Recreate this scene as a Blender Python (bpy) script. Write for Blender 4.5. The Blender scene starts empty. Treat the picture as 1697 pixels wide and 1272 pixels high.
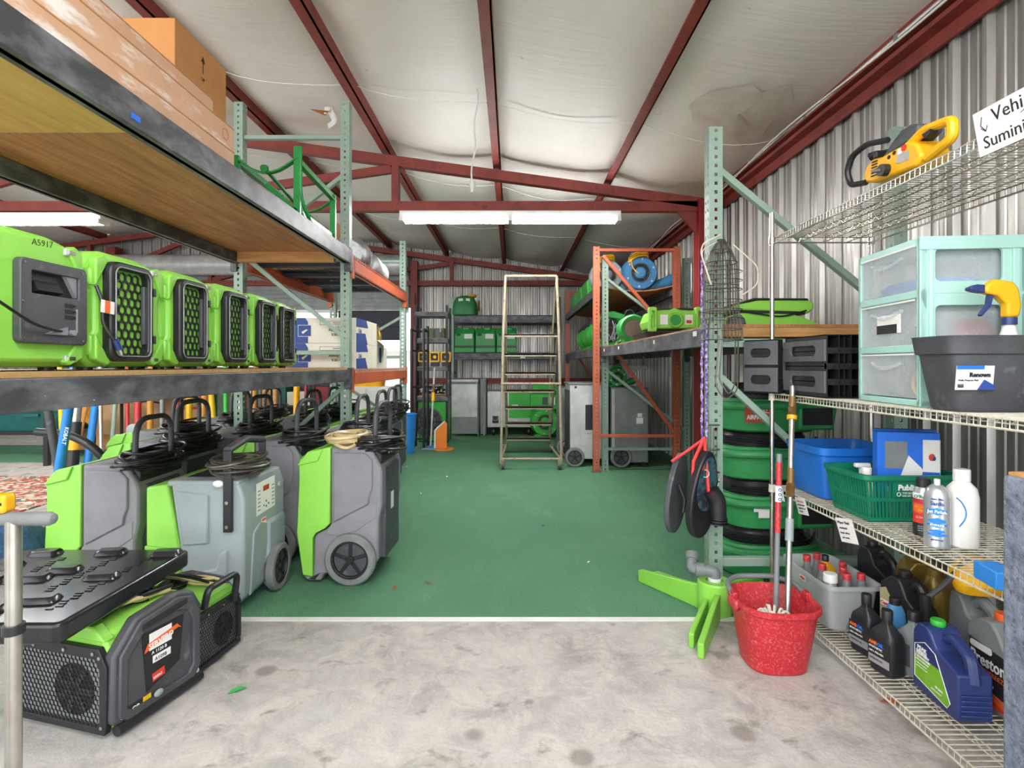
import bpy, bmesh, math, random
from math import pi, sin, cos, radians, sqrt
from mathutils import Vector as V, Matrix

S = bpy.context.scene
C = S.collection
rnd = random.Random(7)

# ---------------------------------------------------------------- camera, sky, exposure
H, F, CX, HY = 1.36, 900.0, 848.0, 605.0          # eye height, focal length in px, principal column, horizon row
cam = bpy.data.cameras.new('camera')
cam.sensor_width = 36.0
cam.lens = F / 1697 * 36.0
cam.shift_x = 0.0
cam.shift_y = -(636 - HY) / 1697
cam.clip_start = 0.05
cam.clip_end = 200
co = bpy.data.objects.new('camera', cam)
C.objects.link(co)
co.location = (0, 0, H)
co.rotation_euler = (pi / 2, 0, 0)
S.camera = co
S.view_settings.view_transform = 'Standard'
S.view_settings.look = 'None'
S.view_settings.gamma = 1.0
S.view_settings.use_curve_mapping = False
S.view_settings.exposure = 0.7
try:
    S.cycles.use_denoising = True
    S.cycles.max_bounces = 8
    S.cycles.diffuse_bounces = 4
    S.cycles.transparent_max_bounces = 16
    S.cycles.caustics_reflective = False
    S.cycles.caustics_refractive = False
    S.cycles.sample_clamp_indirect = 6.0
except Exception:
    pass
w = bpy.data.worlds.new('overcast_sky')
S.world = w
w.use_nodes = True
bg = w.node_tree.nodes['Background']
bg.inputs[0].default_value = (0.93, 0.97, 1.0, 1)
bg.inputs[1].default_value = 2.7


def area(name, loc, rot, sx, sy, power, col=(1, 1, 1)):
    l = bpy.data.lights.new(name, 'AREA')
    l.shape = 'RECTANGLE'
    l.size, l.size_y, l.energy, l.color = sx, sy, power, col
    o = bpy.data.objects.new(name, l)
    C.objects.link(o)
    o.location, o.rotation_euler = loc, rot
    return o


# the two openings the sky lights the place through (portals only guide the sky's own light)
for nm, lo, ro, sx, sy in (('front_opening_portal', (-2.5, -1.15, 1.6), 90, 12, 3.3), ('rear_opening_portal', (-5.3, 12.25, 1.35), -90, 6.2, 2.6)):
    area(nm, lo, (radians(ro), 0, 0), sx, sy, 1).data.cycles.is_portal = True


def P(px, py, D):
    return V(((px - CX) * D / F, D, H - (py - HY) * D / F))


def SZ(px, py, z):                                 # the point at height z seen at a pixel
    D = F * (H - z) / (py - HY)
    return V(((px - CX) * D / F, D, z))


def hx(h):
    h = h.lstrip('#')
    r = []
    for i in (0, 2, 4):
        c = int(h[i:i + 2], 16) / 255
        r.append(c / 12.92 if c <= 0.04045 else ((c + 0.055) / 1.055) ** 2.4)
    return (r[0], r[1], r[2], 1)


# ---------------------------------------------------------------- materials
def newmat(name):
    m = bpy.data.materials.new(name)
    m.use_nodes = True
    nt = m.node_tree
    return m, nt, nt.nodes['Principled BSDF'], nt.nodes, nt.links


def noise_fac(nt, sc, lo, hi, st=(1, 1, 1), detail=5, rough=.6, coord='Object', dist=0.0):
    n, l = nt.nodes, nt.links
    tc = n.new('ShaderNodeTexCoord')
    mp = n.new('ShaderNodeMapping')
    mp.inputs['Scale'].default_value = st
    l.new(tc.outputs[coord], mp.inputs[0])
    no = n.new('ShaderNodeTexNoise')
    no.inputs['Scale'].default_value = sc
    no.inputs['Detail'].default_value = detail
    no.inputs['Roughness'].default_value = rough
    no.inputs['Distortion'].default_value = dist
    l.new(mp.outputs[0], no.inputs[0])
    mr = n.new('ShaderNodeMapRange')
    mr.inputs[1].default_value, mr.inputs[2].default_value = lo, hi
    l.new(no.outputs[0], mr.inputs[0])
    return mr.outputs[0]


def mixc(nt, fac, a, b):
    m = nt.nodes.new('ShaderNodeMix')
    m.data_type = 'RGBA'
    for s, v in ((m.inputs[0], fac), (m.inputs[6], a), (m.inputs[7], b)):
        if hasattr(v, 'is_output'):
            nt.links.new(v, s)
        else:
            s.default_value = v
    return m.outputs[2]


def bump(nt, bs, h, st, d=.02):
    b = nt.nodes.new('ShaderNodeBump')
    b.inputs['Strength'].default_value = st
    b.inputs['Distance'].default_value = d
    nt.links.new(h, b.inputs['Height'])
    nt.links.new(b.outputs[0], bs.inputs['Normal'])


def mat(name, c, rough=.5, metal=0., c2=None, sc=6, lo=.35, hi=.7, bmp=0., st=(1, 1, 1), c3=None, sc3=25, lo3=.6, hi3=.7, st3=(1, 1, 1), alpha=1., emit=0, spec=.5):
    m, nt, bs, n, l = newmat(name)
    a = hx(c)
    b = hx(c2) if c2 else (a[0] * .86, a[1] * .86, a[2] * .86, 1)
    f = noise_fac(nt, sc, lo, hi, st)
    o = mixc(nt, f, a, b)
    if c3:
        o = mixc(nt, noise_fac(nt, sc3, lo3, hi3, st3), o, hx(c3))
    l.new(o, bs.inputs['Base Color'])
    bs.inputs['Roughness'].default_value = rough
    bs.inputs['Metallic'].default_value = metal
    bs.inputs['Specular IOR Level'].default_value = spec
    if bmp:
        bump(nt, bs, f, bmp)
    if alpha < 1:
        bs.inputs['Alpha'].default_value = alpha
    if emit:
        bs.inputs['Emission Color'].default_value = a
        bs.inputs['Emission Strength'].default_value = emit
    return m


def holes(m, pitch=.0508, rr=.0085, off=0.0):
    """punched slots through a rack post: see-through where the hole is"""
    nt = m.node_tree
    n, l = nt.nodes, nt.links
    bs = n['Principled BSDF']
    tc = n.new('ShaderNodeTexCoord')
    sp = n.new('ShaderNodeSeparateXYZ')
    l.new(tc.outputs['Object'], sp.inputs[0])

    def mth(op, a, b=None):
        q = n.new('ShaderNodeMath')
        q.operation = op
        for i, v in enumerate((a, b)):
            if v is None:
                continue
            if hasattr(v, 'is_output'):
                l.new(v, q.inputs[i])
            else:
                q.inputs[i].default_value = v
        return q.outputs[0]
    zz = mth('ABSOLUTE', mth('SUBTRACT', mth('MODULO', sp.outputs[2], pitch), pitch / 2))
    zin = mth('LESS_THAN', zz, rr * 1.15)
    xin = mth('LESS_THAN', mth('ABSOLUTE', sp.outputs[0]), rr)
    yin = mth('LESS_THAN', mth('ABSOLUTE', mth('SUBTRACT', mth('ABSOLUTE', sp.outputs[1]), .018)), rr * .7)
    fac = mth('MULTIPLY', zin, mth('MAXIMUM', xin, yin))
    tr = n.new('ShaderNodeBsdfTransparent')
    mx = n.new('ShaderNodeMixShader')
    out = n['Material Output']
    l.new(fac, mx.inputs[0])
    l.new(bs.outputs[0], mx.inputs[1])
    l.new(tr.outputs[0], mx.inputs[2])
    l.new(mx.outputs[0], out.inputs[0])
    return m


M = {}
M['lime'] = mat('lime_plastic', '#93D655', .42, c2='#87CB4A', sc=3)
M['lime2'] = mat('lime_shell', '#8ACC4E', .45, c2='#7DBE43', sc=3)
M['green'] = mat('green_plastic', '#2F9A46', .45, c2='#27873C', sc=4)
M['greenlt'] = mat('bright_green_plastic', '#38B23A', .45, c2='#2FA033', sc=4)
M['grey'] = mat('grey_plastic', '#86858A', .55, c2='#76757B', sc=4, bmp=.03)
M['greylt'] = mat('pale_grey_plastic', '#98A2A4', .5, c2='#8C9699', sc=3)
M['dgrey'] = mat('dark_grey_plastic', '#4A4B4F', .5, c2='#3B3C40', sc=7, c3='#6d6e72', sc3=14, lo3=.6, hi3=.75)
M['black'] = mat('black_plastic', '#232325', .42, c2='#1a1a1c', sc=8)
M['blackm'] = mat('black_powder_coat', '#1b1c1e', .5, c2='#141517', sc=8)
M['cord'] = mat('black_cord', '#1c1c1d', .38, c2='#111112', sc=30)
M['rubber'] = mat('grey_rubber', '#7f8180', .8, c2='#6d6f6e', sc=10)
M['chrome'] = mat('chrome_wire', '#d0cdc6', .25, 1., c2='#b5b0a6', sc=20)
M['cream'] = mat('epoxy_wire', '#d6d0bf', .42, c2='#beb7a5', sc=14, c3='#8a8274', sc3=40, lo3=.62, hi3=.7)
M['wire'] = mat('dull_wire', '#6e6b62', .45, .7, c2='#55524a', sc=20)
M['alu'] = mat('aluminium', '#c6c7c5', .42, .35, c2='#aeb0ae', sc=5, c3='#e0e0de', sc3=3, lo3=.5, hi3=.8)
M['alud'] = mat('dull_aluminium', '#8b8e8c', .5, .3, c2='#747876', sc=5)
M['steel'] = mat('steel_tube', '#c9c6c0', .3, .9, c2='#aaa69e', sc=9)
M['red'] = mat('red_plastic', '#BE2A32', .42, c2='#AE1F28', sc=5, c3='#d98080', sc3=85, lo3=.5, hi3=.9)
M['redm'] = mat('red_paint', '#8f201f', .5, c2='#761817', sc=5)
M['oxide'] = mat('red_oxide_steel', '#8a3a2e', .6, c2='#722d25', sc=4, c3='#5a231d', sc3=9, lo3=.58, hi3=.75)
M['orange'] = mat('orange_beam', '#C0603F', .5, c2='#AC5236', sc=5, c3='#8e3a22', sc3=20, lo3=.66, hi3=.74)
M['sage'] = mat('sage_steel', '#92A898', .5, c2='#869C8C', sc=4, c3='#63776a', sc3=24, lo3=.66, hi3=.76)
M['holes'] = holes(mat('sage_punched_post', '#92A898', .5, c2='#83998A', sc=4, c3='#5b6f61', sc3=24, lo3=.62, hi3=.76))
M['holeso'] = holes(mat('orange_punched_post', '#BC6445', .5, c2='#A55439', sc=5), .0508, .007)
M['holesk'] = holes(mat('dark_punched_post', '#3d4447', .5, c2='#2f3538', sc=5), .0508, .007)
M['beam'] = mat('scuffed_black_beam', '#3c3d40', .5, c2='#85868a', sc=5, st=(1, 1, 2.2), lo=.42, hi=.82, c3='#b9b8b4', sc3=34, lo3=.7, hi3=.76, st3=(1, 1, 1.5))
M['white'] = mat('white_plastic', '#ecebe6', .4, c2='#dedcd6', sc=6)
M['paper'] = mat('white_paper', '#f1efec', .7, c2='#e6e3de', sc=9)
M['yellow'] = mat('yellow_plastic', '#F5B81C', .4, c2='#E5A512', sc=6)
M['yel2'] = mat('yellow_paint', '#EFC31E', .45, c2='#dba90f', sc=6)
M['blue'] = mat('blue_plastic', '#1F6FCB', .4, c2='#1860b4', sc=5)
M['blued'] = mat('navy_plastic', '#2B3A72', .35, c2='#243164', sc=5)
M['bluem'] = mat('blue_moulded', '#4484B4', .45, c2='#3B76A3', sc=5)
M['bluelt'] = mat('bright_blue', '#2A86DA', .45, c2='#2478c4', sc=5)
M['teal'] = mat('teal_plastic', '#12625c', .5, c2='#0e4f4b', sc=5)
M['basket'] = mat('basket_green', '#0F7A58', .4, c2='#0c6c4e', sc=5)
M['aqua'] = mat('aqua_plastic', '#ABD6CA', .4, c2='#a2cec2', sc=3)
M['card'] = mat('cardboard', '#C48F5C', .8, c2='#B98350', sc=5)
M['cardp'] = mat('pink_cardboard', '#DBB190', .75, c2='#D0A380', sc=3, c3='#F2EAE2', sc3=5, lo3=.54, hi3=.66, st3=(1, .6, 2.4))
M['wood'] = mat('bare_wood', '#C9975F', .7, c2='#AE7B45', sc=5, st=(1, 8, 8))
M['ochre'] = mat('ochre_wood', '#C98F3C', .6, c2='#AC742C', sc=5, st=(8, 8, 1))
M['redd'] = mat('dark_red', '#8E1820', .5, c2='#741218', sc=6)
M['gold'] = mat('gold_plastic', '#8E7434', .35, .35, c2='#7a6229', sc=6)
M['silv'] = mat('silver_print', '#c5c8cb', .3, .6, c2='#b2b6ba', sc=6)
M['grey2'] = mat('jug_grey', '#7d8283', .45, c2='#6e7374', sc=6)
M['rail'] = mat('worn_cream_tube', '#ab9f8a', .5, c2='#978a74', sc=8, c3='#6d5a41', sc3=16, lo3=.58, hi3=.7)
M['clearhose'] = mat('clear_hose', '#d8c495', .3, c2='#bfa672', sc=12)
M['flex'] = mat('foil_duct', '#a9aaaa', .38, .8, c2='#8b8c8c', sc=18)
M['tape'] = mat('blue_tape', '#1E6FE0', .6)
M['ink'] = mat('black_ink', '#1d1d1f', .7)
M['inkw'] = mat('white_print', '#f4f4f2', .6)
M['inkr'] = mat('red_print', '#D83A26', .6)
M['inkb'] = mat('blue_print', '#24458F', .6)
M['inko'] = mat('orange_print', '#E8642A', .6)
M['signo'] = mat('sign_orange', '#F58A2C', .5)
M['inkg'] = mat('green_print', '#7DB92F', .5, c2='#6aa528', sc=12)
M['navyp'] = mat('navy_carton_print', '#2D4A8C', .65, c2='#284380', sc=8)
M['carton'] = mat('white_carton', '#E2DDCE', .7, c2='#D8D2C1', sc=6)
M['brown'] = mat('bronze_spring', '#8B6A3C', .5, .3, c2='#6d512c', sc=14)
M['rope'] = mat('purple_rope', '#5D4A8C', .8, c2='#B4A6CE', sc=60, lo=.45, hi=.55)
M['redstrap'] = mat('red_strap', '#E2403F', .6, c2='#cf3332', sc=10)
M['pattern'] = mat('teal_red_weave', '#27595f', .7, c2='#232a35', sc=26, lo=.45, hi=.55, c3='#9a3b3b', sc3=30, lo3=.6, hi3=.64)
M['carpetblue'] = mat('blue_grey_pile', '#767E8C', .95, c2='#565E6C', sc=24, bmp=.5, c3='#444b57', sc3=70, lo3=.55, hi3=.7)
M['denim'] = mat('blue_fabric', '#3d6290', .85, c2='#2a476c', sc=30, bmp=.3)
M['pcb'] = mat('circuit_green', '#6b7a55', .5, c2='#3c4636', sc=30)
M['leaf'] = mat('dry_leaf', '#9A5B33', .8)
M['gleaf'] = mat('green_scrap', '#2E9E4B', .5)
M['sky'] = mat('pale_sheet', '#e6e6e4', .8)
M['tarp'] = mat('dark_tarp', '#252b38', .6, c2='#1b202b', sc=8)
M['lampw'] = mat('lamp_housing', '#f2f2f0', .4)
M['tube'] = mat('fluorescent_tube', '#ffffff', .3, emit=48)
M['led'] = mat('red_display', '#c03a2c', .4)
M['spring'] = M['brown']
M['string'] = mat('mop_string', '#efeae0', .9, c2='#ddd5c6', sc=30)


def frosted(name, c, a, rough=.35):
    m, nt, bs, n, l = newmat(name)
    bs.inputs['Base Color'].default_value = hx(c)
    bs.inputs['Roughness'].default_value = rough
    f = noise_fac(nt, 3, .3, .7)
    mr = n.new('ShaderNodeMapRange')
    mr.inputs[3].default_value, mr.inputs[4].default_value = a - .06, a + .06
    l.new(f, mr.inputs[0])
    l.new(mr.outputs[0], bs.inputs['Alpha'])
    return m


M['frost'] = frosted('frosted_drawer', '#dfe6e8', .30)
M['tote'] = frosted('frosted_tote', '#d9dcdd', .46)
M['mesh'] = frosted('fine_black_mesh', '#202124', .8)


def mk_ceiling():
    m, nt, bs, n, l = newmat('vinyl_roof_insulation')
    f = noise_fac(nt, 1.1, .3, .75, (1, .5, 1), 6)
    a = mixc(nt, f, hx('#ece9e4'), hx('#dcd8d1'))
    d = noise_fac(nt, 9, .66, .74, (1, 1, 1), 8, .7)
    a = mixc(nt, d, a, hx('#877f74'))
    s = noise_fac(nt, 90, .72, .78)
    a = mixc(nt, s, a, hx('#6b645b'))
    l.new(a, bs.inputs['Base Color'])
    bs.inputs['Roughness'].default_value = .45
    wv = noise_fac(nt, 5, .2, .8, (.25, 3, 1), 4)
    bump(nt, bs, wv, .12, .03)
    return m


def mk_carpet():
    m, nt, bs, n, l = newmat('green_turf_carpet')
    f = noise_fac(nt, 1.0, .3, .75, (1, .6, 1), 6)
    a = mixc(nt, f, hx('#6d9b7c'), hx('#588a6a'))
    a = mixc(nt, noise_fac(nt, 3.2, .52, .72, (1, .35, 1), 6, .7), a, hx('#78a684'))
    g = noise_fac(nt, 160, .35, .7, (1, .5, 1), 2)
    a = mixc(nt, g, a, hx('#538363'))
    s = noise_fac(nt, 34, .72, .76)
    a = mixc(nt, s, a, hx('#2d5f42'))
    l.new(a, bs.inputs['Base Color'])
    bs.inputs['Roughness'].default_value = .95
    bs.inputs['Specular IOR Level'].default_value = .15
    ad = n.new('ShaderNodeMath')
    ad.operation = 'ADD'
    l.new(noise_fac(nt, 1.6, .3, .7, (1.6, .5, 1), 4, .5, dist=1.0), ad.inputs[0])
    l.new(g, ad.inputs[1])
    bump(nt, bs, ad.outputs[0], .5, .012)
    return m


def mk_concrete():
    m, nt, bs, n, l = newmat('worn_concrete')
    f = noise_fac(nt, 2.2, .3, .72, (1, 1, 1), 8, .65)
    a = mixc(nt, f, hx('#c2beb9'), hx('#8e8882'))
    a = mixc(nt, noise_fac(nt, 6, .42, .62, (1, 1, 1), 9, .75, dist=.8), a, hx('#c6c0b9'))
    g = noise_fac(nt, 5.5, .58, .70, (1, 1.3, 1), 7, .65, dist=.4)
    a = mixc(nt, g, a, hx('#888179'))
    w2 = noise_fac(nt, 9, .62, .7, (1, 1, 1), 7, .7)
    a = mixc(nt, w2, a, hx('#cbc5be'))
    v = n.new('ShaderNodeTexVoronoi')
    v.inputs['Scale'].default_value = 3.1
    v.inputs['Randomness'].default_value = 1
    l.new(n['Mapping'].outputs[0], v.inputs[0])
    mr = n.new('ShaderNodeMapRange')
    mr.inputs[1].default_value, mr.inputs[2].default_value, mr.inputs[3].default_value, mr.inputs[4].default_value = .10, .17, .75, 0
    l.new(v.outputs['Distance'], mr.inputs[0])
    a = mixc(nt, mr.outputs[0], a, hx('#7f7770'))
    s = noise_fac(nt, 75, .69, .75)
    a = mixc(nt, s, a, hx('#6f655d'))
    l.new(a, bs.inputs['Base Color'])
    bs.inputs['Roughness'].default_value = .75
    bump(nt, bs, noise_fac(nt, 30, .3, .7, (1, 1, 1), 8, .7), .35, .01)
    return m


def mk_ply(name, a, b, cdark):
    m, nt, bs, n, l = newmat(name)
    f = noise_fac(nt, 3.0, .36, .64, (6, .6, 1), 7, .65, dist=.3)
    o = mixc(nt, f, hx(a), hx(b))
    o = mixc(nt, noise_fac(nt, 5, .66, .76, (5, 1.1, 1), 5), o, hx(cdark))
    o = mixc(nt, noise_fac(nt, 90, .45, .7, (8, .5, 1), 3), o, hx(b))
    l.new(o, bs.inputs['Base Color'])
    bs.inputs['Roughness'].default_value = .6
    return m


def mk_galv():
    m, nt, bs, n, l = newmat('galvanised_sheet')
    f = noise_fac(nt, 3, .3, .7, (3, 3, .25), 5)
    a = mixc(nt, f, hx('#b4b1ab'), hx('#8f8c86'))
    l.new(a, bs.inputs['Base Color'])
    bs.inputs['Metallic'].default_value = .68
    g = noise_fac(nt, 14, .3, .7, (1, 1, .15), 4)
    mr = n.new('ShaderNodeMapRange')
    mr.inputs[3].default_value, mr.inputs[4].default_value = .30, .52
    l.new(g, mr.inputs[0])
    l.new(mr.outputs[0], bs.inputs['Roughness'])
    bump(nt, bs, noise_fac(nt, 4, .2, .8, (1, 1, .6), 3), .12, .02)
    return m


M['ceiling'] = mk_ceiling()
M['carpet'] = mk_carpet()
M['concrete'] = mk_concrete()
M['ply'] = mk_ply('plywood_underside', '#CC8F60', '#98653d', '#5e3c24')
M['plyt'] = mk_ply('pale_plywood', '#C9A56E', '#B08A55', '#7d6238')
M['galv'] = mk_galv()


def mk_rug():
    m, nt, bs, n, l = newmat('patterned_rug_pile')
    a = mixc(nt, noise_fac(nt, 7, .45, .52, (1, 1, 1), 2, .5, dist=1.5), hx('#cbb9a2'), hx('#a8473c'))
    a = mixc(nt, noise_fac(nt, 9, .56, .6, (1, 1, 1), 2, .5, dist=1.2), a, hx('#3f6f68'))
    a = mixc(nt, noise_fac(nt, 11, .6, .64, (1, 1, 1), 2, .5, dist=1.2), a, hx('#efe6d6'))
    l.new(a, bs.inputs['Base Color'])
    bs.inputs['Roughness'].default_value = .95
    return m


M['rug'] = mk_rug()
M['gloss'] = mat('glossy_black', '#26272a', .2, c2='#1c1d1f', sc=8)


# ---------------------------------------------------------------- mesh building
class G:
    """collects shapes; build() links them as ONE mesh object"""

    def __init__(s):
        s.v, s.f, s.m, s.mi, s.T = [], [], [], 0, None

    def add(s, vs, fs):
        b = len(s.v)
        for p in vs:
            p = V(p)
            s.v.append(s.T @ p if s.T else p)
        for q in fs:
            s.f.append([b + i for i in q])
            s.m.append(s.mi)
        return s

    def box(s, x0, x1, y0, y1, z0, z1):
        vs = [(x, y, z) for z in (z0, z1) for y in (y0, y1) for x in (x0, x1)]
        return s.add(vs, [(0, 2, 3, 1), (4, 5, 7, 6), (0, 1, 5, 4), (2, 6, 7, 3), (0, 4, 6, 2), (1, 3, 7, 5)])

    def bar(s, p0, p1, wx, wz, up=(0, 0, 1)):
        """rectangular bar between two points"""
        p0, p1 = V(p0), V(p1)
        d = (p1 - p0).normalized()
        u = V(up)
        if abs(d.dot(u)) > .98:
            u = V((0, 1, 0))
        r = d.cross(u).normalized()
        u = r.cross(d)
        vs = [p + r * a * wx / 2 + u * b * wz / 2 for p in (p0, p1) for a, b in ((-1, -1), (1, -1), (1, 1), (-1, 1))]
        return s.add(vs, [(3, 2, 1, 0), (4, 5, 6, 7)] + [(i, (i + 1) % 4, 4 + (i + 1) % 4, 4 + i) for i in range(4)])

    def cyl(s, p0, p1, r0, r1=None, n=14, cap=True):
        r1 = r0 if r1 is None else r1
        p0, p1 = V(p0), V(p1)
        d = (p1 - p0).normalized()
        a = d.orthogonal().normalized()
        b = d.cross(a)
        vs = [p + (a * cos(2 * pi * i / n) + b * sin(2 * pi * i / n)) * r for p, r in ((p0, r0), (p1, r1)) for i in range(n)]
        fs = [(i, (i + 1) % n, n + (i + 1) % n, n + i) for i in range(n)]
        if cap:
            fs += [tuple(range(n))[::-1], tuple(range(n, 2 * n))]
        return s.add(vs, fs)

    def tube(s, pts, r, n=8, closed=False):
        pts = [V(p) for p in pts]
        k = len(pts)
        vs, a = [], None
        for i, p in enumerate(pts):
            q0 = pts[i - 1] if (i or closed) else p
            q1 = pts[(i + 1) % k] if (i < k - 1 or closed) else p
            d = (q1 - q0)
            d = d.normalized() if d.length > 1e-9 else V((0, 0, 1))
            a = d.orthogonal() if a is None else a - d * a.dot(d)
            a = a.normalized() if a.length > 1e-6 else d.orthogonal().normalized()
            b = d.cross(a)
            rr = r[i] if isinstance(r, (list, tuple)) else r
            vs += [p + (a * cos(2 * pi * j / n) + b * sin(2 * pi * j / n)) * rr for j in range(n)]
        fs = []
        for i in range(k if closed else k - 1):
            i2 = (i + 1) % k
            fs += [(i * n + j, i * n + (j + 1) % n, i2 * n + (j + 1) % n, i2 * n + j) for j in range(n)]
        if not closed:
            fs += [tuple(range(n))[::-1], tuple(range((k - 1) * n, k * n))]
        return s.add(vs, fs)

    def arc(s, pts, r, n=8, k=5):
        """tube along a polyline whose corners are rounded"""
        return s.tube(rounded(pts, k), r, n)

    @staticmethod
    def _p(ax, u, v, t):
        return (t, u, v) if ax == 'x' else (u, t, v) if ax == 'y' else (u, v, t)

    def prism(s, poly, ax, lo, hi):
        n = len(poly)
        vs = [s._p(ax, u, v, t) for t in (lo, hi) for u, v in poly]
        fs = [tuple(range(n))[::-1], tuple(range(n, 2 * n))] + [(i, (i + 1) % n, n + (i + 1) % n, n + i) for i in range(n)]
        return s.add(vs, fs)

    def ring(s, a, b, ax, lo, hi):
        """plate with a hole: outer outline a, inner outline b (same count)"""
        n = len(a)
        vs = [s._p(ax, u, v, t) for t in (lo, hi) for pl in (a, b) for u, v in pl]
        fs = []
        for i in range(n):
            j = (i + 1) % n
            fs += [(i, j, n + j, n + i), (2 * n + i, 3 * n + i, 3 * n + j, 2 * n + j), (i, 2 * n + i, 2 * n + j, j), (n + i, n + j, 3 * n + j, 3 * n + i)]
        return s.add(vs, fs)

    def lathe(s, prof, c=(0, 0, 0), n=24, ax='z', cap=True):
        c = V(c)
        vs = []
        for r, t in prof:
            for i in range(n):
                a = 2 * pi * i / n
                vs.append(c + V(s._p(ax, r * cos(a), r * sin(a), t)))
        k = len(prof)
        fs = [(i * n + j, i * n + (j + 1) % n, (i + 1) * n + (j + 1) % n, (i + 1) * n + j) for i in range(k - 1) for j in range(n)]
        if cap:
            fs += [tuple(range(n))[::-1], tuple(range((k - 1) * n, k * n))]
        return s.add(vs, fs)

    def loft(s, secs, n=24, e=4., cap=(1, 1)):
        """stack of rounded-rectangle sections (z, width, depth, offset x, offset y)"""
        vs = []
        for q in secs:
            z, w_, d_ = q[:3]
            ox, oy = (q[3], q[4]) if len(q) > 3 else (0, 0)
            for i in range(n):
                a = 2 * pi * (i + .5) / n
                ca, sa = cos(a), sin(a)
                vs.append((ox + w_ / 2 * math.copysign(abs(ca) ** (2 / e), ca), oy + d_ / 2 * math.copysign(abs(sa) ** (2 / e), sa), z))
        k = len(secs)
        fs = [(i * n + j, i * n + (j + 1) % n, (i + 1) * n + (j + 1) % n, (i + 1) * n + j) for i in range(k - 1) for j in range(n)]
        if cap[0]:
            fs.append(tuple(range(n))[::-1])
        if cap[1]:
            fs.append(tuple(range((k - 1) * n, k * n)))
        return s.add(vs, fs)

    def torus(s, c, R, r, ax='z', n=28, m=8, ry=None):
        c = V(c)
        return s.tube([c + V(s._p(ax, R * cos(2 * pi * i / n), (ry or R) * sin(2 * pi * i / n), 0)) for i in range(n)], r, m, True)

    def ball(s, c, rx, ry=None, rz=None, n=16, k=8):
        ry, rz = ry or rx, rz or rx
        vs = [(c[0] + rx * sin(pi * (i + .02) / k if i < k else pi * .998) * cos(2 * pi * j / n), c[1] + ry * sin(pi * (i + .02) / k if i < k else pi * .998) * sin(2 * pi * j / n), c[2] + rz * cos(pi * i / k)) for i in range(k + 1) for j in range(n)]
        fs = [(i * n + j, (i + 1) * n + j, (i + 1) * n + (j + 1) % n, i * n + (j + 1) % n) for i in range(k) for j in range(n)]
        return s.add(vs, fs)

    def hexes(s, ax, u0, u1, v0, v1, t0, t1, R, wall):
        """perforated sheet: hexagonal holes in a lattice"""
        du, dv = R * sqrt(3), R * 1.5
        row, v = 0, v0 + R
        while v < v1 - R * .5:
            u = u0 + du / 2 + (du / 2 if row % 2 else 0)
            while u < u1 - du * .3:
                a = [(u + R * cos(pi / 6 + i * pi / 3), v + R * sin(pi / 6 + i * pi / 3)) for i in range(6)]
                b = [(u + (R - wall) * cos(pi / 6 + i * pi / 3), v + (R - wall) * sin(pi / 6 + i * pi / 3)) for i in range(6)]
                vs = [s._p(ax, p, q, t0) for p, q in a + b] + [s._p(ax, p, q, t1) for p, q in b]
                s.add(vs, [(i, (i + 1) % 6, 6 + (i + 1) % 6, 6 + i) for i in range(6)] + [(6 + i, 6 + (i + 1) % 6, 12 + (i + 1) % 6, 12 + i) for i in range(6)])
                u += du
            v += dv
            row += 1
        return s

    def build(s, name, m, parent=None, bev=0., loc=None, ang=32, seg=2):
        me = bpy.data.meshes.new(name)
        me.from_pydata([tuple(p) for p in s.v], [], s.f)
        for q in (m if isinstance(m, (list, tuple)) else [m]):
            me.materials.append(M[q] if isinstance(q, str) else q)
        me.polygons.foreach_set('material_index', s.m)
        if len(s.v) < 30000:
            bm = bmesh.new()
            bm.from_mesh(me)
            bmesh.ops.recalc_face_normals(bm, faces=bm.faces)
            bm.to_mesh(me)
            bm.free()
        me.shade_smooth()
        me.set_sharp_from_angle(angle=radians(ang))
        me.update()
        o = bpy.data.objects.new(name, me)
        C.objects.link(o)
        if parent:
            o.parent = parent
        if loc is not None:
            o.location = loc
        if bev:
            b = o.modifiers.new('bevel', 'BEVEL')
            b.width, b.segments, b.limit_method, b.angle_limit = bev, seg, 'ANGLE', radians(40)
            b.harden_normals = False
        return o


def rounded(pts, k=5, f=.35):
    pts = [V(p) for p in pts]
    out = [pts[0]]
    for i in range(1, len(pts) - 1):
        a, b, c = pts[i - 1], pts[i], pts[i + 1]
        d = min((a - b).length, (c - b).length) * f
        p, q = b + (a - b).normalized() * d, b + (c - b).normalized() * d
        for j in range(k + 1):
            t = j / k
            out.append(p * (1 - t) ** 2 + b * 2 * t * (1 - t) + q * t * t)
    return out + [pts[-1]]


def spline(pts, k=8):
    """Catmull-Rom through the points"""
    pts = [V(p) for p in pts]
    P_ = [pts[0]] + pts + [pts[-1]]
    out = []
    for i in range(1, len(P_) - 2):
        a, b, c, d = P_[i - 1:i + 3]
        for j in range(k):
            t = j / k
            out.append(.5 * ((2 * b) + (c - a) * t + (2 * a - 5 * b + 4 * c - d) * t * t + (3 * b - a - 3 * c + d) * t ** 3))
    return out + [pts[-1]]


def rrect(u0, u1, v0, v1, r, n=4):
    o = []
    for cx, cy, a0 in ((u1 - r, v1 - r, 0), (u0 + r, v1 - r, 90), (u0 + r, v0 + r, 180), (u1 - r, v0 + r, 270)):
        for i in range(n + 1):
            a = radians(a0 + 90 * i / n)
            o.append((cx + r * cos(a), cy + r * sin(a)))
    return o


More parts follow.
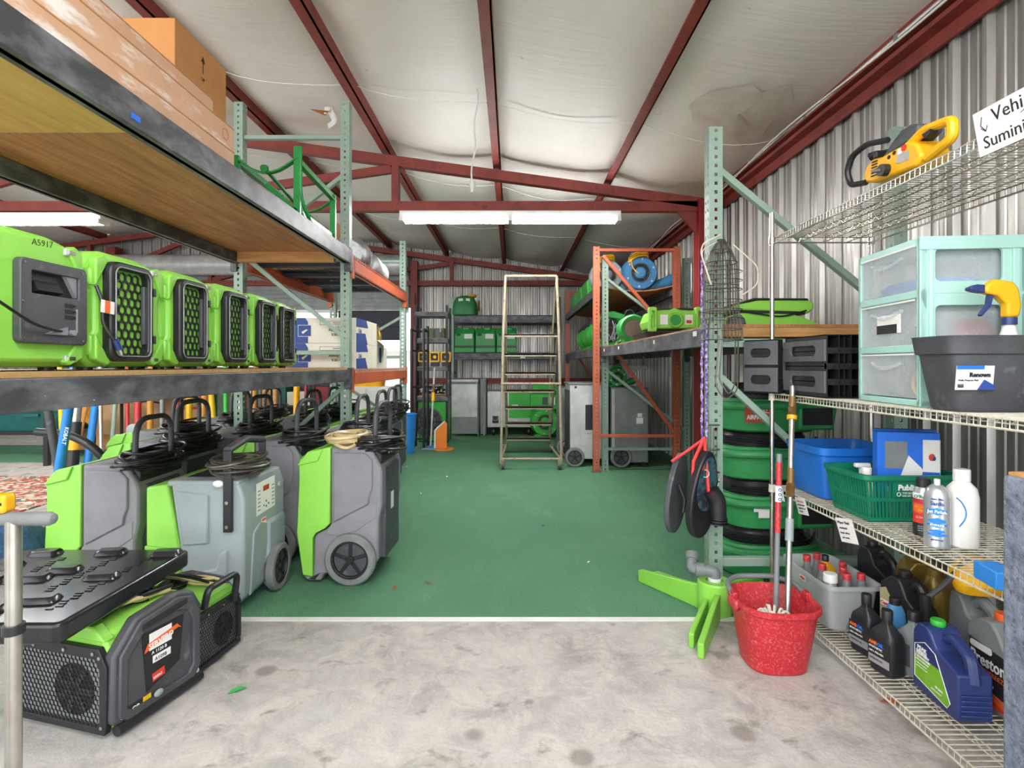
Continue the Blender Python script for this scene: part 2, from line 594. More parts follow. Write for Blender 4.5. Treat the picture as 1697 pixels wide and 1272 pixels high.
def coil(c, R, turns, r, spread=.02, rz=.03, seed=1, ry=None, n=6, seg=18):
    """a hank of cable wound round a centre"""
    q = random.Random(seed)
    pts, k = [], turns * seg
    ph = [q.uniform(0, 6.28) for _ in range(4)]
    for i in range(k + 1):
        t = i / seg
        a = 2 * pi * t
        rr = R + spread * (.6 * sin(t * 2.3 + ph[0]) + .4 * sin(t * 5.1 + ph[1]))
        ry_ = rr * ((ry or R) / R)
        z = rz * (.7 * sin(t * 1.7 + ph[2]) + .35 * sin(a + t * .9 + ph[3]))
        pts.append((c[0] + rr * cos(a), c[1] + ry_ * sin(a), c[2] + z))
    return G().tube(pts, r, n)


def tag(o, label=None, cat=None, group=None, kind=None):
    for k, v in (('label', label), ('category', cat), ('group', group), ('kind', kind)):
        if v:
            o[k] = v
    return o


def thing(name, label, cat, loc=(0, 0, 0), rz=0., group=None):
    o = bpy.data.objects.new(name, None)
    C.objects.link(o)
    o.empty_display_size = .1
    o.location = loc
    o.rotation_euler = (0, 0, rz)
    return tag(o, label, cat, group)


def one(name, g, m, label, cat, group=None, bev=0., loc=None, rz=0.):
    o = g.build(name, m, None, bev, loc)
    o.rotation_euler.z = rz
    return tag(o, label, cat, group)


def struct(name, g, m, bev=0., loc=None):
    return tag(g.build(name, m, None, bev, loc), kind='structure')


KIDS = {}


def dup(root, loc, rz=0., label=None, group=None, scale=None):
    r = root.copy()
    C.objects.link(r)
    r.location = loc
    r.rotation_euler = (0, 0, rz)
    if scale:
        r.scale = (scale, scale, scale)
    if label:
        r['label'] = label
    if group:
        r['group'] = group

    def rec(src, dst):
        for ch in list(src.children):
            c = ch.copy()
            C.objects.link(c)
            c.parent = dst
            rec(ch, c)
    rec(root, r)
    return r


def text(s, size, o, r, u, m, parent, name='lettering', ext=.0006, bold=0., align='LEFT', sx=1., off=0., label=None):
    """raised lettering on a face: o = origin, r = reading direction, u = up"""
    cu = bpy.data.curves.new(name, 'FONT')
    cu.body = s
    cu.size = size
    cu.extrude = ext
    cu.offset = bold
    cu.align_x = align
    cu.resolution_u = 2
    tmp = bpy.data.objects.new('tmp', cu)
    me = bpy.data.meshes.new_from_object(tmp)
    bpy.data.objects.remove(tmp)
    bpy.data.curves.remove(cu)
    r, u = V(r).normalized(), V(u).normalized()
    nrm = r.cross(u).normalized()
    o = V(o) + nrm * (ext + off)
    mt = Matrix(((r.x, u.x, nrm.x, o.x), (r.y, u.y, nrm.y, o.y), (r.z, u.z, nrm.z, o.z), (0, 0, 0, 1))) @ Matrix.Diagonal((sx, 1, 1, 1))
    me.transform(mt)
    me.name = name
    me.materials.clear()
    me.materials.append(M[m])
    ob = bpy.data.objects.new(name, me)
    C.objects.link(ob)
    ob.parent = parent
    return ob


def panel(name, o, r, u, w_, h_, m, parent, th=.0012, label=None):
    """thin printed sheet lying on a face, its lower corner at o"""
    r, u = V(r).normalized(), V(u).normalized()
    n = r.cross(u)
    o = V(o)
    g = G()
    b = [o, o + r * w_, o + r * w_ + u * h_, o + u * h_]
    g.add(b + [p + n * th for p in b], [(0, 3, 2, 1), (4, 5, 6, 7), (0, 1, 5, 4), (1, 2, 6, 5), (2, 3, 7, 6), (3, 0, 4, 7)])
    p = g.build(name, m, parent)
    if label:
        p['label'] = label
    return p

# ================================================================ THE SETTING
XW, YB, RX, FRONT = 2.42, 11.95, -6.5, -1.1       # side wall, rear wall, ridge, open front


def zr(x):                                         # centre line of the rafters
    return 3.2 + .133 * (2.1 - x) if x > RX else 3.2 + .133 * (2.1 - RX) - .133 * (RX - x)


def zc(x):
    return zr(x) + .2


g = G().box(-16, XW, FRONT - 8, 2.885, -.12, 0).box(-16, -3.62, 2.885, 12.2, -.12, 0).box(-3.62, XW, 2.885, 12.2, -.12, -.012)
struct('floor', g, 'concrete')
g = G().box(-3.62, XW - .03, 2.93, YB - .02, -.011, 0)
cp = one('turf_carpet', g, 'carpet', 'dark green turf carpet covering the aisle floor from the white edge to the rear wall', 'carpet')
G().box(-1.9, 1.45, 2.89, 2.93, -.011, .003).build('edge_strip', 'white', cp)['label'] = 'off-white edge strip'

# corrugated sheet: profile along one axis
def corrugated(x0, x1, ax, at, z0, zf, inward):
    prof, x = [], x0
    while x < x1:
        for dx, d in ((0, .0), (.016, .032), (.042, .032), (.058, .0), (.095, 0), (.101, .007), (.115, .007), (.121, 0), (.152, 0), (.158, .007), (.172, .007), (.178, 0)):
            if x + dx < x1:
                prof.append((x + dx, d))
        x += .212
    prof.append((x1, 0))
    g = G()
    vs = [((u, at + inward * d, z) if ax == 'x' else (at + inward * d, u, z)) for u, d in prof for z in (z0, zf(u))]
    k = len(prof)
    g.add(vs, [(2 * i, 2 * i + 2, 2 * i + 3, 2 * i + 1) for i in range(k - 1)])
    off = -inward * .03
    vs2 = [((p[0], p[1] + off, p[2]) if ax == 'x' else (p[0] + off, p[1], p[2])) for p in vs]
    g.add(vs2, [(2 * i, 2 * i + 1, 2 * i + 3, 2 * i + 2) for i in range(k - 1)])
    return g


struct('wall_right', corrugated(FRONT, YB, 'y', XW, -.06, lambda u: 3.36, -1), 'galv')
struct('wall_back', corrugated(-2.2, XW, 'x', YB, -.06, lambda u: zc(u), -1), 'galv')
struct('wall_back_upper', corrugated(-8.6, -2.2, 'x', YB, 2.62, lambda u: zc(u), -1), 'galv')
struct('wall_back_far', corrugated(-15.4, -8.6, 'x', YB, 0, lambda u: zc(u), -1), 'galv')
struct('wall_left', corrugated(FRONT, YB, 'y', -15.4, 0, lambda u: 3.2, 1), 'galv')

# roof insulation, sagging between the purlins
g = G()
nx, ny = 170, 40
xs = [XW + .05 - i * (XW + 15.5) / nx for i in range(nx + 1)]
ys = [FRONT + .1 + j * (YB + .05 - FRONT) / ny for j in range(ny + 1)]
vs = []
for x in xs:
    ph = (x - 1.08) / 1.25
    sag = .075 * abs(sin(pi * ph)) ** .8
    for y in ys:
        q = .02 * sin(y * 2.1 + 3 * sin(x * 1.1)) + .014 * sin(y * 4.3 + x * 2.3)
        vs.append((x, y, zc(x) + .02 - sag * (1 + .35 * sin(y * 1.05 + x)) + q * abs(sin(pi * ph))))
k = ny + 1
g.add(vs, [(i * k + j, i * k + j + 1, (i + 1) * k + j + 1, (i + 1) * k + j) for i in range(nx) for j in range(ny)])
ce = struct('ceiling', g, 'ceiling')
g = G()
g.add([(x, y, zc(x) + .2) for x in (XW + .3, RX, -15.7) for y in (FRONT - .3, YB + .3)], [(0, 1, 3, 2), (2, 3, 5, 4)])
struct('roof', g, 'galv')
def under(x, y):
    ph = (x - 1.08) / 1.25
    return zc(x) + .02 - .075 * abs(sin(pi * ph)) ** .8 * (1 + .35 * sin(y * 1.05 + x)) + (.02 * sin(y * 2.1 + 3 * sin(x * 1.1)) + .014 * sin(y * 4.3 + x * 2.3)) * abs(sin(pi * ph))


# grey patch of wrinkled foil tape on the insulation
fp = [(1.42, 4.35), (1.52, 4.55), (1.68, 4.5), (1.78, 4.62), (1.95, 4.75), (2.1, 4.95), (2.2, 4.8), (2.1, 4.45), (2.12, 4.1), (1.98, 3.85), (1.84, 4.0), (1.72, 3.9), (1.6, 4.02), (1.48, 4.1)]
g = G()
cx_, cy_ = 1.8, 4.3
ringv = []
for k_ in (0, .5, 1.0):
    for i, (x, y) in enumerate(fp):
        X_, Y_ = cx_ + (x - cx_) * max(k_, .02), cy_ + (y - cy_) * max(k_, .02)
        ringv.append((X_, Y_, under(X_, Y_) - .012 - .012 * ((i + int(k_ * 2)) % 2)))
m_ = len(fp)
g.add(ringv, [(r_ * m_ + i, r_ * m_ + (i + 1) % m_, (r_ + 1) * m_ + (i + 1) % m_, (r_ + 1) * m_ + i) for r_ in (0, 1) for i in range(m_)])
g.build('foil_patch', mat('wrinkled_foil', '#d6d1c8', .45, 0, c2='#bdb7ad', sc=5), ce)
# white tie wires crossing below the insulation
n = 0
for y in (2.6, 4.83, 7.0, 9.2):
    pts = []
    for i in range(60):
        x = XW - .1 - i * .17
        ph = (x - 1.08) / 1.25
        pts.append((x, y + .02 * sin(i * .7), zc(x) + .005 - .08 * abs(sin(pi * ph)) ** .8 * (1 + .35 * sin(y * 1.05 + x)) - .015))
    o = G().tube(pts, .0035, 5).build('tie_wire', 'white', ce)

n = 1
for i in range(-1, 12):
    x = 1.08 - 1.25 * i if i >= 0 else 2.30
    wd = .085
    z = zr(x) + .08
    g = G().box(x - wd / 2, x + wd / 2, FRONT + .1, YB - .04, z, z + .012).box(x + wd / 2 - .012, x + wd / 2, FRONT + .1, YB - .04, z, z + .13)
    if i < 0:
        g.box(XW - .14, XW - .035, FRONT + .1, YB - .04, 3.2, 3.23).box(XW - .06, XW - .04, FRONT + .1, YB - .04, 3.12, 3.2)
    struct('trim_%d' % n, g, 'oxide')
    n += 1


def truss(y, x1=2.12):
    g = G()
    g.bar((-15.2, y, 3.13), (x1, y, 3.13), .09, .11)
    g.bar((RX, y, zr(RX)), (x1, y, zr(x1) - .03), .09, .11).bar((RX, y, zr(RX)), (-15.2, y, zr(-15.2)), .09, .11)
    for k, x in enumerate((-1.3, -3.9, -6.5, -9.1)):
        g.bar((x, y, 3.15), (x, y, zr(x) - .03), .08, .1)
        if x > -9:
            g.bar((x - .05, y, zr(x) - .1), (x - 2.55, y, 3.2), .06, .09)
    return g


g = truss(6.08)
g.prism([(2.06, 3.1), (1.82, 3.1), (2.06, 2.84)], 'y', 6.06, 6.10)
struct('trim_%d' % n, g, 'oxide'); n += 1
g = truss(11.72, 2.3)
g.bar((-2.2, 11.8, 3.15), (XW, 11.8, 3.15), .06, .1).bar((-2.2, 11.85, 1.02), (XW, 11.85, 1.02), .06, .12)
struct('trim_%d' % n, g, 'oxide'); n += 1
g = G().box(2.06, 2.3, 5.99, 6.17, 0, 3.2)
struct('wall_column', g, 'redm', bev=.006)
g = G().box(-2.17, -2.03, 11.62, 11.86, 0, 3.6).bar((-2.1, 11.66, 2.9), (-2.1, 11.66, 2.3), .06, .2)
struct('wall_column_rear', g, 'oxide')
g = G().box(-8.7, -8.5, 11.62, 11.86, 0, 3.9)
struct('wall_column_far', g, 'oxide')

# electrical conduit along the eave
cd = one('conduit', G().tube([(2.275, y, 3.29 + .004 * sin(y * 3)) for y in [FRONT + .2 + .4 * i for i in range(32)]], .014, 8), 'alu',
         'grey metal conduit running along the eave above the corrugated side wall', 'conduit')
G().tube([(2.24 + .02 * sin(y * 2.3), y, 3.265 + .022 * sin(y * 1.9)) for y in [FRONT + .2 + .15 * i for i in range(84)]], .007, 6).build('loose_cable', 'white', cd)
for y in (1.2, 2.2, 3.2, 4.2, 5.2):
    G().box(2.255, 2.295, y - .012, y + .012, 3.26, 3.31).build('clip', 'alud', cd)

# roll-up door, raised, in the rear opening
g = G()
for i in range(13):
    z = 2.56 + i * .085
    g.box(-8.45, -2.25, 11.80 - (.012 if i % 2 else 0), 11.83, z, z + .082)
dr = struct('door_1', g, 'alud')
G().box(-8.45, -2.25, 11.77, 11.85, 2.5, 2.56).build('bottom_bar', 'alu', dr)
G().cyl((-8.45, 11.6, 3.5), (-2.3, 11.6, 3.5), .22, n=20).build('curtain_roll', 'alu', dr)
G().box(-4.6, -4.2, 11.3, 11.44, 3.3, 3.5).build('operator_box', 'white', dr)

# outdoors beyond the opening
struct('ground', G().box(-30, 20, 12.2, 60, -.13, .004), 'concrete')
g = G().box(-9, 1.0, 21, 24, 0, 1.9).prism([(20.4, 1.9), (24.5, 1.9), (24.5, 2.9)], 'x', -9.4, 1.4)
struct('exterior_shed', g, 'sky')
tag(one('hanging_tarp', G().box(-3.75, -2.4, 11.70, 11.765, 2.10, 2.54).box(-3.0, -2.4, 11.69, 11.765, 1.9, 2.2), 'tarp', 'dark folded tarpaulin hung across the top of the bright rear opening', 'tarp', bev=.02))


# ================================================================ LAMPS
def strip_light(name, label, x0, x1, y, z, pw):
    t = thing(name, label, 'light', ((x0 + x1) / 2, y, z))
    L = (x1 - x0) / 2
    G().box(-L, L, -.065, .065, -.02, .055).build('housing', 'lampw', t, .006)
    for q in (-.055, .055):
        G().cyl((-L + .05, q, -.042), (L - .05, q, -.042), .019, n=12).build('tube', 'tube', t)
    for q in (-L + .025, L - .025, 0):
        G().box(q - .022, q + .022, -.085, .085, -.062, -.02).build('tube_holder', 'lampw', t)
    a = area('strip_light_glow', (0, 0, -.075), (0, 0, 0), 2 * L - .1, .16, pw, (1, .98, .95))
    a.parent = t
    return t


strip_light('strip_light', 'long white fluorescent strip light fixed beneath the roof truss over the aisle', -1.25, 1.21, 6.08, 3.02, 22)
strip_light('strip_light', 'fluorescent strip light under the truss beyond the high shelf of pale boxes', -7.0, -4.56, 6.08, 3.0, 22)
strip_light('strip_light', 'fluorescent strip light over the shop entrance', -1.2, 1.2, .1, 3.1, 18)  # added lamp, out of view above the camera, to brighten the aisle
strip_light('strip_light', 'fluorescent strip light over the tool bay near the entrance', -5.4, -3.0, 1.2, 3.1, 18)  # second added lamp, also out of view, to brighten the tool bay side

# white extension cord hanging from the roof
a, b = P(790, 60, 4.6), P(794, 302, 4.6)
t = thing('drop_cable', 'thin white extension cord hanging from the roof over the aisle', 'cable', (a.x, a.y, 0))
pts = [(0.01 * sin(i * .9) - .003 * i, 0, zc(0) + .02 - i * (zc(0) + .02 - b.z) / 14) for i in range(15)]
G().tube(spline(pts, 4), .008, 6).build('cable', 'white', t)
q = pts[-1]
G().lathe([(.012, q[2] + .02), (.022, q[2]), (.024, q[2] - .03), (.016, q[2] - .05), (.016, q[2] - .085), (.01, q[2] - .09)], (q[0], 0, 0), 12).build('socket', 'white', t)

# torn insulation facing hanging from the roof
p = P(540, 197, 5.35)
t = thing('torn_facing', 'torn flap of roof facing hanging down with tan backing over the sage rack frame', 'torn paper', (p.x, p.y, p.z))
g = G()
g.add([(-.17, 0, .10), (.04, -.03, .065), (.06, 0, .10), (-.02, .03, .045)], [(0, 1, 2, 3), (0, 3, 1)])
g.build('tan_backing', 'card', t)['label'] = 'tan backing'
pts = [(.03, 0, .16), (.08, -.02, .07), (.115, 0, .0), (.10, -.03, -.065), (.025, 0, -.10), (.02, -.02, -.06), (.055, 0, -.015), (.02, .01, .06)]
g = G().add(pts, [(0, 1, 6, 7), (1, 2, 6), (2, 3, 6), (3, 4, 5, 6)])
fl = g.build('flap', 'white', t)
so = fl.modifiers.new('thickness', 'SOLIDIFY')
so.thickness = .002
G().prism([(-.02, .05), (.06, .06), (.09, .26), (.0, .27)], 'y', -.002, .003).build('shred', 'white', t)


# ================================================================ RACKS
def post(t, x, y, h, m='holes', w_=.076):
    g = G()
    a = w_ / 2
    for s_ in (-1, 1):
        g.box(s_ * a - .0015, s_ * a + .0015, -a, a, 0, h)
    g.box(-a, a, -a - .0015, -a + .0015, 0, h)
    o = g.build('upright_post', m, t, loc=(x, y, 0))
    G().box(-a - .02, a + .02, -a - .02, a + .02, 0, .008).build('foot_plate', 'sage' if m == 'holes' else 'beam', o)
    return o


def brace(t, p, q, m='sage', w_=.045, h_=.036):
    return G().bar(p, q, w_, h_).build('brace', m, t, .004)


def beam(t, x, y0, y1, z0, z1, m='beam', w_=.05, lip=1):
    g = G().box(x - w_ / 2, x + w_ / 2, y0, y1, z0, z1)
    if lip:
        g.box(x - w_ / 2 + lip * .02, x + w_ / 2 + lip * .02, y0, y1, z0, z1 - .035)
    o = g.build('beam', m, t, .004)
    for y in (y0, y1):
        s_ = 1 if y == y0 else -1
        G().box(x - w_ / 2 - .006, x + w_ / 2, min(y, y - s_ * .03) - .02, max(y, y - s_ * .03) + .02, z0 - .07, z1 + .015).build('beam_connector', m, o, .003)
    return o


# --- the rack along the tool bay (near bay black beams)
LX, LXR, LD, LD2 = -1.43, -2.42, 4.78, 7.28
t = thing('pallet_rack', 'tall sage pallet rack with scuffed black beams holding the row of lime scrubbers', 'pallet rack', (0, 0, 0))
for y, h in ((1.02, 3.66), (LD, 3.66)):
    post(t, LX - .03, y, h)
    post(t, LXR + .03, y, h)
    for z in (3.36, 1.47, .25):
        brace(t, (LX - .06, y, z), (LXR + .06, y, z))
    brace(t, (LX - .06, y, 3.02), (LXR + .06, y, 2.36))
    brace(t, (LXR + .06, y, 2.32), (LX - .06, y, 1.62))
    brace(t, (LX - .06, y, 1.16), (LXR + .06, y, .38))
for z0, z1 in ((2.247, 2.37), (1.222, 1.322)):
    beam(t, LX, 1.06, LD - .04, z0, z1, lip=-1)
    beam(t, LXR, 1.06, LD - .04, z0, z1, lip=1)
G().box(LXR + .03, LX - .03, 1.06, 2.28, 2.335, 2.355).build('shelf_board', mat('golden_plywood', '#DDB26A', .6, c2='#C4954F', sc=4, st=(5, .6, 1)), t)['label'] = 'golden plywood shelf board'
G().box(LXR + .03, LX - .03, 2.285, LD - .04, 2.335, 2.355).build('shelf_board', 'ply', t)
G().box(LXR - .01, LX - .0, 1.0, LD + .1, 1.323, 1.341).build('shelf_board', 'plyt', t)
G().box(LXR + .06, LX - .1, LD - .12, LD - .06, 2.25, 2.335).build('cross_timber', 'wood', t)
panel('tape_scrap', (LX + .026, 2.0, 2.272), (0, 1, 0), (0, .1, 1), .05, .022, 'tape', t)

# --- the orange bay behind it
t = thing('pallet_rack', 'orange beamed pallet rack bay holding the flex duct and the sheeting cartons', 'pallet rack', (0, 0, 0))
post(t, LX - .03, LD2, 3.02)
post(t, LXR + .03, LD2, 3.02)
for z in (2.75, 1.47, .25):
    brace(t, (LX - .06, LD2, z), (LXR + .06, LD2, z))
brace(t, (LX - .06, LD2, 2.0), (LXR + .06, LD2, 1.5))
brace(t, (LX - .06, LD2, .6), (LXR + .06, LD2, 1.16))
for z0, z1 in ((2.2, 2.33), (1.19, 1.322)):
    beam(t, LX, LD + .05, LD2 - .04, z0, z1, 'orange', lip=-1)
    beam(t, LXR, LD + .05, LD2 - .04, z0, z1, 'orange', lip=1)
    g = G()
    for i in range(46):
        y = LD + .08 + i * .052
        g.tube([(LX + .03, y, z1 - .03), (LX + .028, y, z1 + .004), (LXR - .028, y, z1 + .004)], .0035, 5)
    for i in range(14):
        x = LXR + i * (LX - LXR) / 13
        g.tube([(x, LD + .06, z1), (x, LD2 - .06, z1)], .0035, 5)
    g.build('wire_deck', 'blackm' if z0 > 2 else 'cream', t)
    for k in range(4):
        y = LD + .35 + k * .58
        G().box(LXR, LX, y - .05, y + .05, z1 - .045, z1 - .008).build('deck_support', 'tarp', t)

# --- rack along the corrugated wall: sage bay then orange bay
QX, QXR, QD, QD2, QD3 = 1.18, 2.25, 3.18, 7.0, 11.0
t = thing('pallet_rack', 'sage pallet rack with weathered black beams standing along the corrugated wall', 'pallet rack', (0, 0, 0))
post(t, QX, QD, 2.74)
post(t, QXR, QD, 2.74)
post(t, QX + .02, QD2 + .02, 2.74)
post(t, QXR, QD2 + .02, 2.74)
brace(t, (QX + .03, QD, 2.50), (QXR - .02, QD, 1.66))
brace(t, (QX + .03, QD, 1.49), (QXR - .02, QD, 1.49), h_=.05)
brace(t, (QX + .03, QD, 1.30), (QXR - .02, QD, .36))
brace(t, (QX + .03, QD, .215), (QXR - .02, QD, .215), h_=.05)
y = QD2 + .02
brace(t, (QX + .04, y, 2.48), (QXR - .02, y, 1.72))
brace(t, (QX + .04, y, 1.30), (QXR - .02, y, .52))
brace(t, (QX + .04, y, .28), (QXR - .02, y, .28))
beam(t, QX - .02, QD + .04, QD2 - .04, 1.47, 1.585, lip=1)
beam(t, QXR, QD + .04, QD2 - .04, 1.47, 1.585, lip=-1)
G().box(QX + .01, QXR + .03, QD + .05, QD2 - .05, 1.586, 1.604).build('shelf_board', 'ply', t)
G().box(QX + .06, QXR, QD + .055, QD + .115, 1.53, 1.586).build('edge_timber', 'wood', t)
for py_, pz, w_ in ((3.4, 1.54, .07), (4.35, 1.53, .035), (5.8, 1.53, .06), (6.7, 1.53, .05)):
    panel('shelf_label', (QX - .047, py_, pz), (0, -1, 0), (0, 0, 1), w_, .03, 'paper', t)
t = thing('pallet_rack', 'orange pallet rack in the rear corner with the bowed plywood upper deck', 'pallet rack', (0, 0, 0))
for y in (QD2 - .065, QD3):
    post(t, QX - .105 if y < 8 else QX - .06, y, 2.87, 'holeso')
    post(t, QXR - .15, y, 2.87, 'holeso')
    for z in (2.83, .46):
        brace(t, (QX - .07, y, z), (QXR - .18, y, z), 'orange', .04, .04)
    brace(t, (QX - .02, y, 2.76), (QXR - .18, y, 1.70), 'orange', .04, .04)
    brace(t, (QX + .1, y, 1.6), (QXR - .18, y, .5), 'orange', .04, .04)
for z0, z1 in ((2.27, 2.38), (1.47, 1.585)):
    beam(t, QX - .07, QD2 + .08, QD3 - .04, z0, z1, lip=1)
    beam(t, QXR - .12, QD2 + .08, QD3 - .04, z0, z1, lip=-1)
g = G()
vs = []
for i in range(13):
    u = i / 12
    x = QX - .05 + u * 1.0
    zz = 2.395 - .075 * sin(pi * u)
    for y, dz in ((QD2 + .09, 0), (QD3 - .1, .0)):
        vs += [(x, y, zz + dz), (x, y, zz + .016 + dz)]
fs = []
for i in range(12):
    b = 4 * i
    fs += [(b, b + 4, b + 6, b + 2), (b + 1, b + 3, b + 7, b + 5), (b, b + 1, b + 5, b + 4), (b + 2, b + 6, b + 7, b + 3)]
g.add(vs, fs)
g.build('shelf_board', 'ply', t)
G().box(QX - .05, QXR - .1, QD2 + .09, QD3 - .1, 1.586, 1.604).build('shelf_board', 'ply', t)

# --- rack against the rear wall
BX0, BX1, BY = -1.22, .95, 11.05
t = thing('pallet_rack', 'dark pallet rack with two black shelves against the corrugated rear wall', 'pallet rack', (0, 0, 0))
for x in (BX0, BX1 + .0):
    post(t, x, BY, 2.75, 'holes' if x < 0 else 'holesk')
    post(t, x, BY + .65, 2.75, 'holesk')
    for z in (2.3, 1.2, .3):
        brace(t, (x, BY + .03, z), (x, BY + .62, z), 'beam')
for z0, z1, in ((2.22, 2.36), (1.48, 1.6)):
    for y in (BY, BY + .65):
        G().box(BX0 + .045, BX1 - .045, y - .03, y + .03, z0, z1).build('beam', 'beam', t, .004)
    G().box(BX0 + .045, BX1 - .045, BY - .03, BY + .68, z1, z1 + .018).build('shelf_board', 'blackm', t)
panel('shelf_label', (.17, BY - .032, 1.5), (1, 0, 0), (0, 0, 1), .1, .035, 'paper', t)

# ================================================================ LIME AIR SCRUBBERS ON THE LOWER SHELF
def scrubber(label, tagtext, panelled=False):
    t = thing('air_scrubber', label, 'air scrubber', (0, 0, 0), 0, 'lime air scrubbers on the shelf')
    a, h = .203, .44
    poly = [(-a + .05, .012), (a - .03, .012), (a, .05), (a, .13), (a - .012, .15), (a - .012, .29), (a, .31), (a, .375), (a - .035, h - .015), (a - .11, h), (-a + .1, h), (-a + .03, h - .02), (-a, h - .07), (-a, .32), (-a + .018, .295), (-a + .018, .14), (-a, .115), (-a, .045)]
    b = G().prism(poly, 'x', -.5, -.03).build('body', 'lime', t, .016)
    G().prism([(u * .93, .216 + (v - .216) * .93) for u, v in poly], 'x', -.05, 0).build('front_shell', 'lime', t, .014)
    for s_ in (-1, 1):
        G().prism([(s_ * .185, .30), (s_ * .185, .40), (s_ * .15, .42), (s_ * .12, .405), (s_ * .165, .33)], 'x', -.02, .012).build('corner_rib', 'lime2', t, .006)
        G().prism([(s_ * .185, .13), (s_ * .185, .04), (s_ * .13, .016), (s_ * .11, .03), (s_ * .165, .10)], 'x', -.02, .012).build('corner_rib', 'lime2', t, .006)
    for y in (-.13, .13):
        for x in (-.07, -.42):
            G().cyl((x, y, 0), (x, y, .016), .022).build('foot', 'black', t)
    for z in (.395, .04):
        l = G().box(-.008, .009, .115, .165, z - .012, z + .012).build('latch', 'alu', t, .003)
        G().box(.004, .014, .125, .15, z - .006, z + .006).build('latch_lever', 'chrome', l)
    if panelled:
        before = set(t.children)
        g = G()
        g.ring(rrect(-.15, .175, .045, .38, .022), rrect(-.10, .13, .245, .335, .006), 'x', .0, .026)
        g.build('control_panel', 'dgrey', t, .005)
        G().box(.001, .006, -.10, .125, .24, .34).build('display_recess', 'black', t)
        g = G().prism([(.007, .30), (.026, .26), (.007, .25)], 'y', -.07, .05).build('display', 'black', t)
        G().prism([(.125, .335), (.125, .25), (.07, .335)], 'x', .006, .02).build('recess_wedge', 'grey', t)
        g = G()
        for k in range(3):
            g.box(.026, .029, .055, .095, .155 + k * .025, .17 + k * .025)
            g.box(.026, .029, .10, .108, .158 + k * .025, .166 + k * .025)
        g.build('switch_bank', 'ink', t)
        G().box(.026, .028, .112, .12, .1, .2).build('scale_strip', 'silv', t)
        G().cyl((.026, .085, .097), (.04, .085, .097), .012).build('knob', 'silv', t)
        G().prism([(-.05, .085), (.06, .085), (.06, .12)], 'x', .026, .034).build('cord_bracket', 'grey', t)
        for y, z in ((-.135, .36), (-.135, .065), (.145, .36), (.145, .065), (-.14, .21)):
            G().cyl((.026, y, z), (.03, y, z), .006, n=8).build('screw', 'chrome', t)
        G().tube(spline([(.03, .03, .1), (.045, -.05, .105), (.05, -.15, .13), (.06, -.34, .22)], 6), .0055, 7).build('power_cord', 'cord', t)
        for o in t.children:
            if o not in before:
                o.scale = (1, .785, .776)
                o.location = (0, .0477, .0501)
    else:
        g = G().ring(rrect(-.145, .09, .032, .402, .045), rrect(-.118, .063, .058, .376, .028), 'x', 0, .036)
        g.build('grille_frame', 'black', t, .008)
        g = G().hexes('x', -.118, .063, .054, .38, .008, -.004, .0205, .0034)
        g.build('honeycomb_grille', 'black', t)
        G().box(-.012, -.004, -.118, .063, .056, .378).build('filter', 'lime2', t)
        pts = rrect(-.124, .069, .052, .382, .03, 5)
        G().tube([(.038, u, v) for u, v in pts], .0028, 6, True).build('bail_wire', 'alud', t)
        for s_ in (-1, 1):
            G().box(.012, .026, -.0275 + s_ * .083 - .010, -.0275 + s_ * .083 + .010, .1, .33).build('side_louver', 'dgrey', t, .003)
        for z in (.12, .31):
            G().box(.02, .044, .08, .092, z - .016, z + .016).build('hinge', 'blackm', t, .002)
    text(tagtext, .03, (.0, -.005 if panelled else .10, .393 if panelled else .36), (0, 1, .06), (0, 0, 1), 'ink', t, off=.0005, bold=-.0006)
    return t


SZ_ = 1.342
q = [('lime air scrubber with a charcoal control panel at the end of the shelf row', 'A5917'),
     ('lime air scrubber with honeycomb grille and an orange cord tag beside the panelled scrubber', 'A5911'),
     ('lime air scrubber with black honeycomb grille, third along the shelf row from the panelled one', 'A5909'),
     ('lime air scrubber with black honeycomb grille, fourth along the shelf row from the panelled one', 'A5924'),
     ('lime air scrubber with black honeycomb grille, second from the sheeting cartons', 'A5903'),
     ('lime air scrubber with black honeycomb grille standing next to the sheeting cartons', 'A5918')]
for i, (y, x) in enumerate(((1.69, -1.492), (2.112, -1.487), (2.515, -1.487), (2.905, -1.487), (3.285, -1.494), (3.65, -1.525))):
    if i < 2:
        sc_ = scrubber(q[i][0], q[i][1], i == 0)
        if i == 1:
            proto = sc_
    else:
        sc_ = dup(proto, (0, 0, 0), 0, q[i][0])
    sc_.location = (x, y, SZ_)
    sc_.scale = (1, 1 if i < 2 else .95 if i < 4 else .91, 1)
t = bpy.data.objects['air_scrubber.001']
# cord with tag hanging on the second scrubber only
G().tube(spline([(.012, -.185, .30), (.03, -.18, .24), (.03, -.175, .17), (.045, -.155, .12), (.05, -.14, .10)], 6), .006, 7).build('power_cord', 'cord', t)
G().tube([(.05, -.145, .11), (.055, -.13, .075)], .011, 8).build('plug', 'blued', t)
G().tube([(.055, -.13, .075), (.057, -.123, .055)], .006, 6).build('plug_prong', 'chrome', t)
lb = panel('cord_tag', (.042, -.205, .205), (0, 1, -.05), (0, .05, 1), .065, .045, 'paper', t)
panel('orange_band', (.0435, -.187, .205), (0, 1, -.05), (0, .05, 1), .024, .044, 'inko', lb)


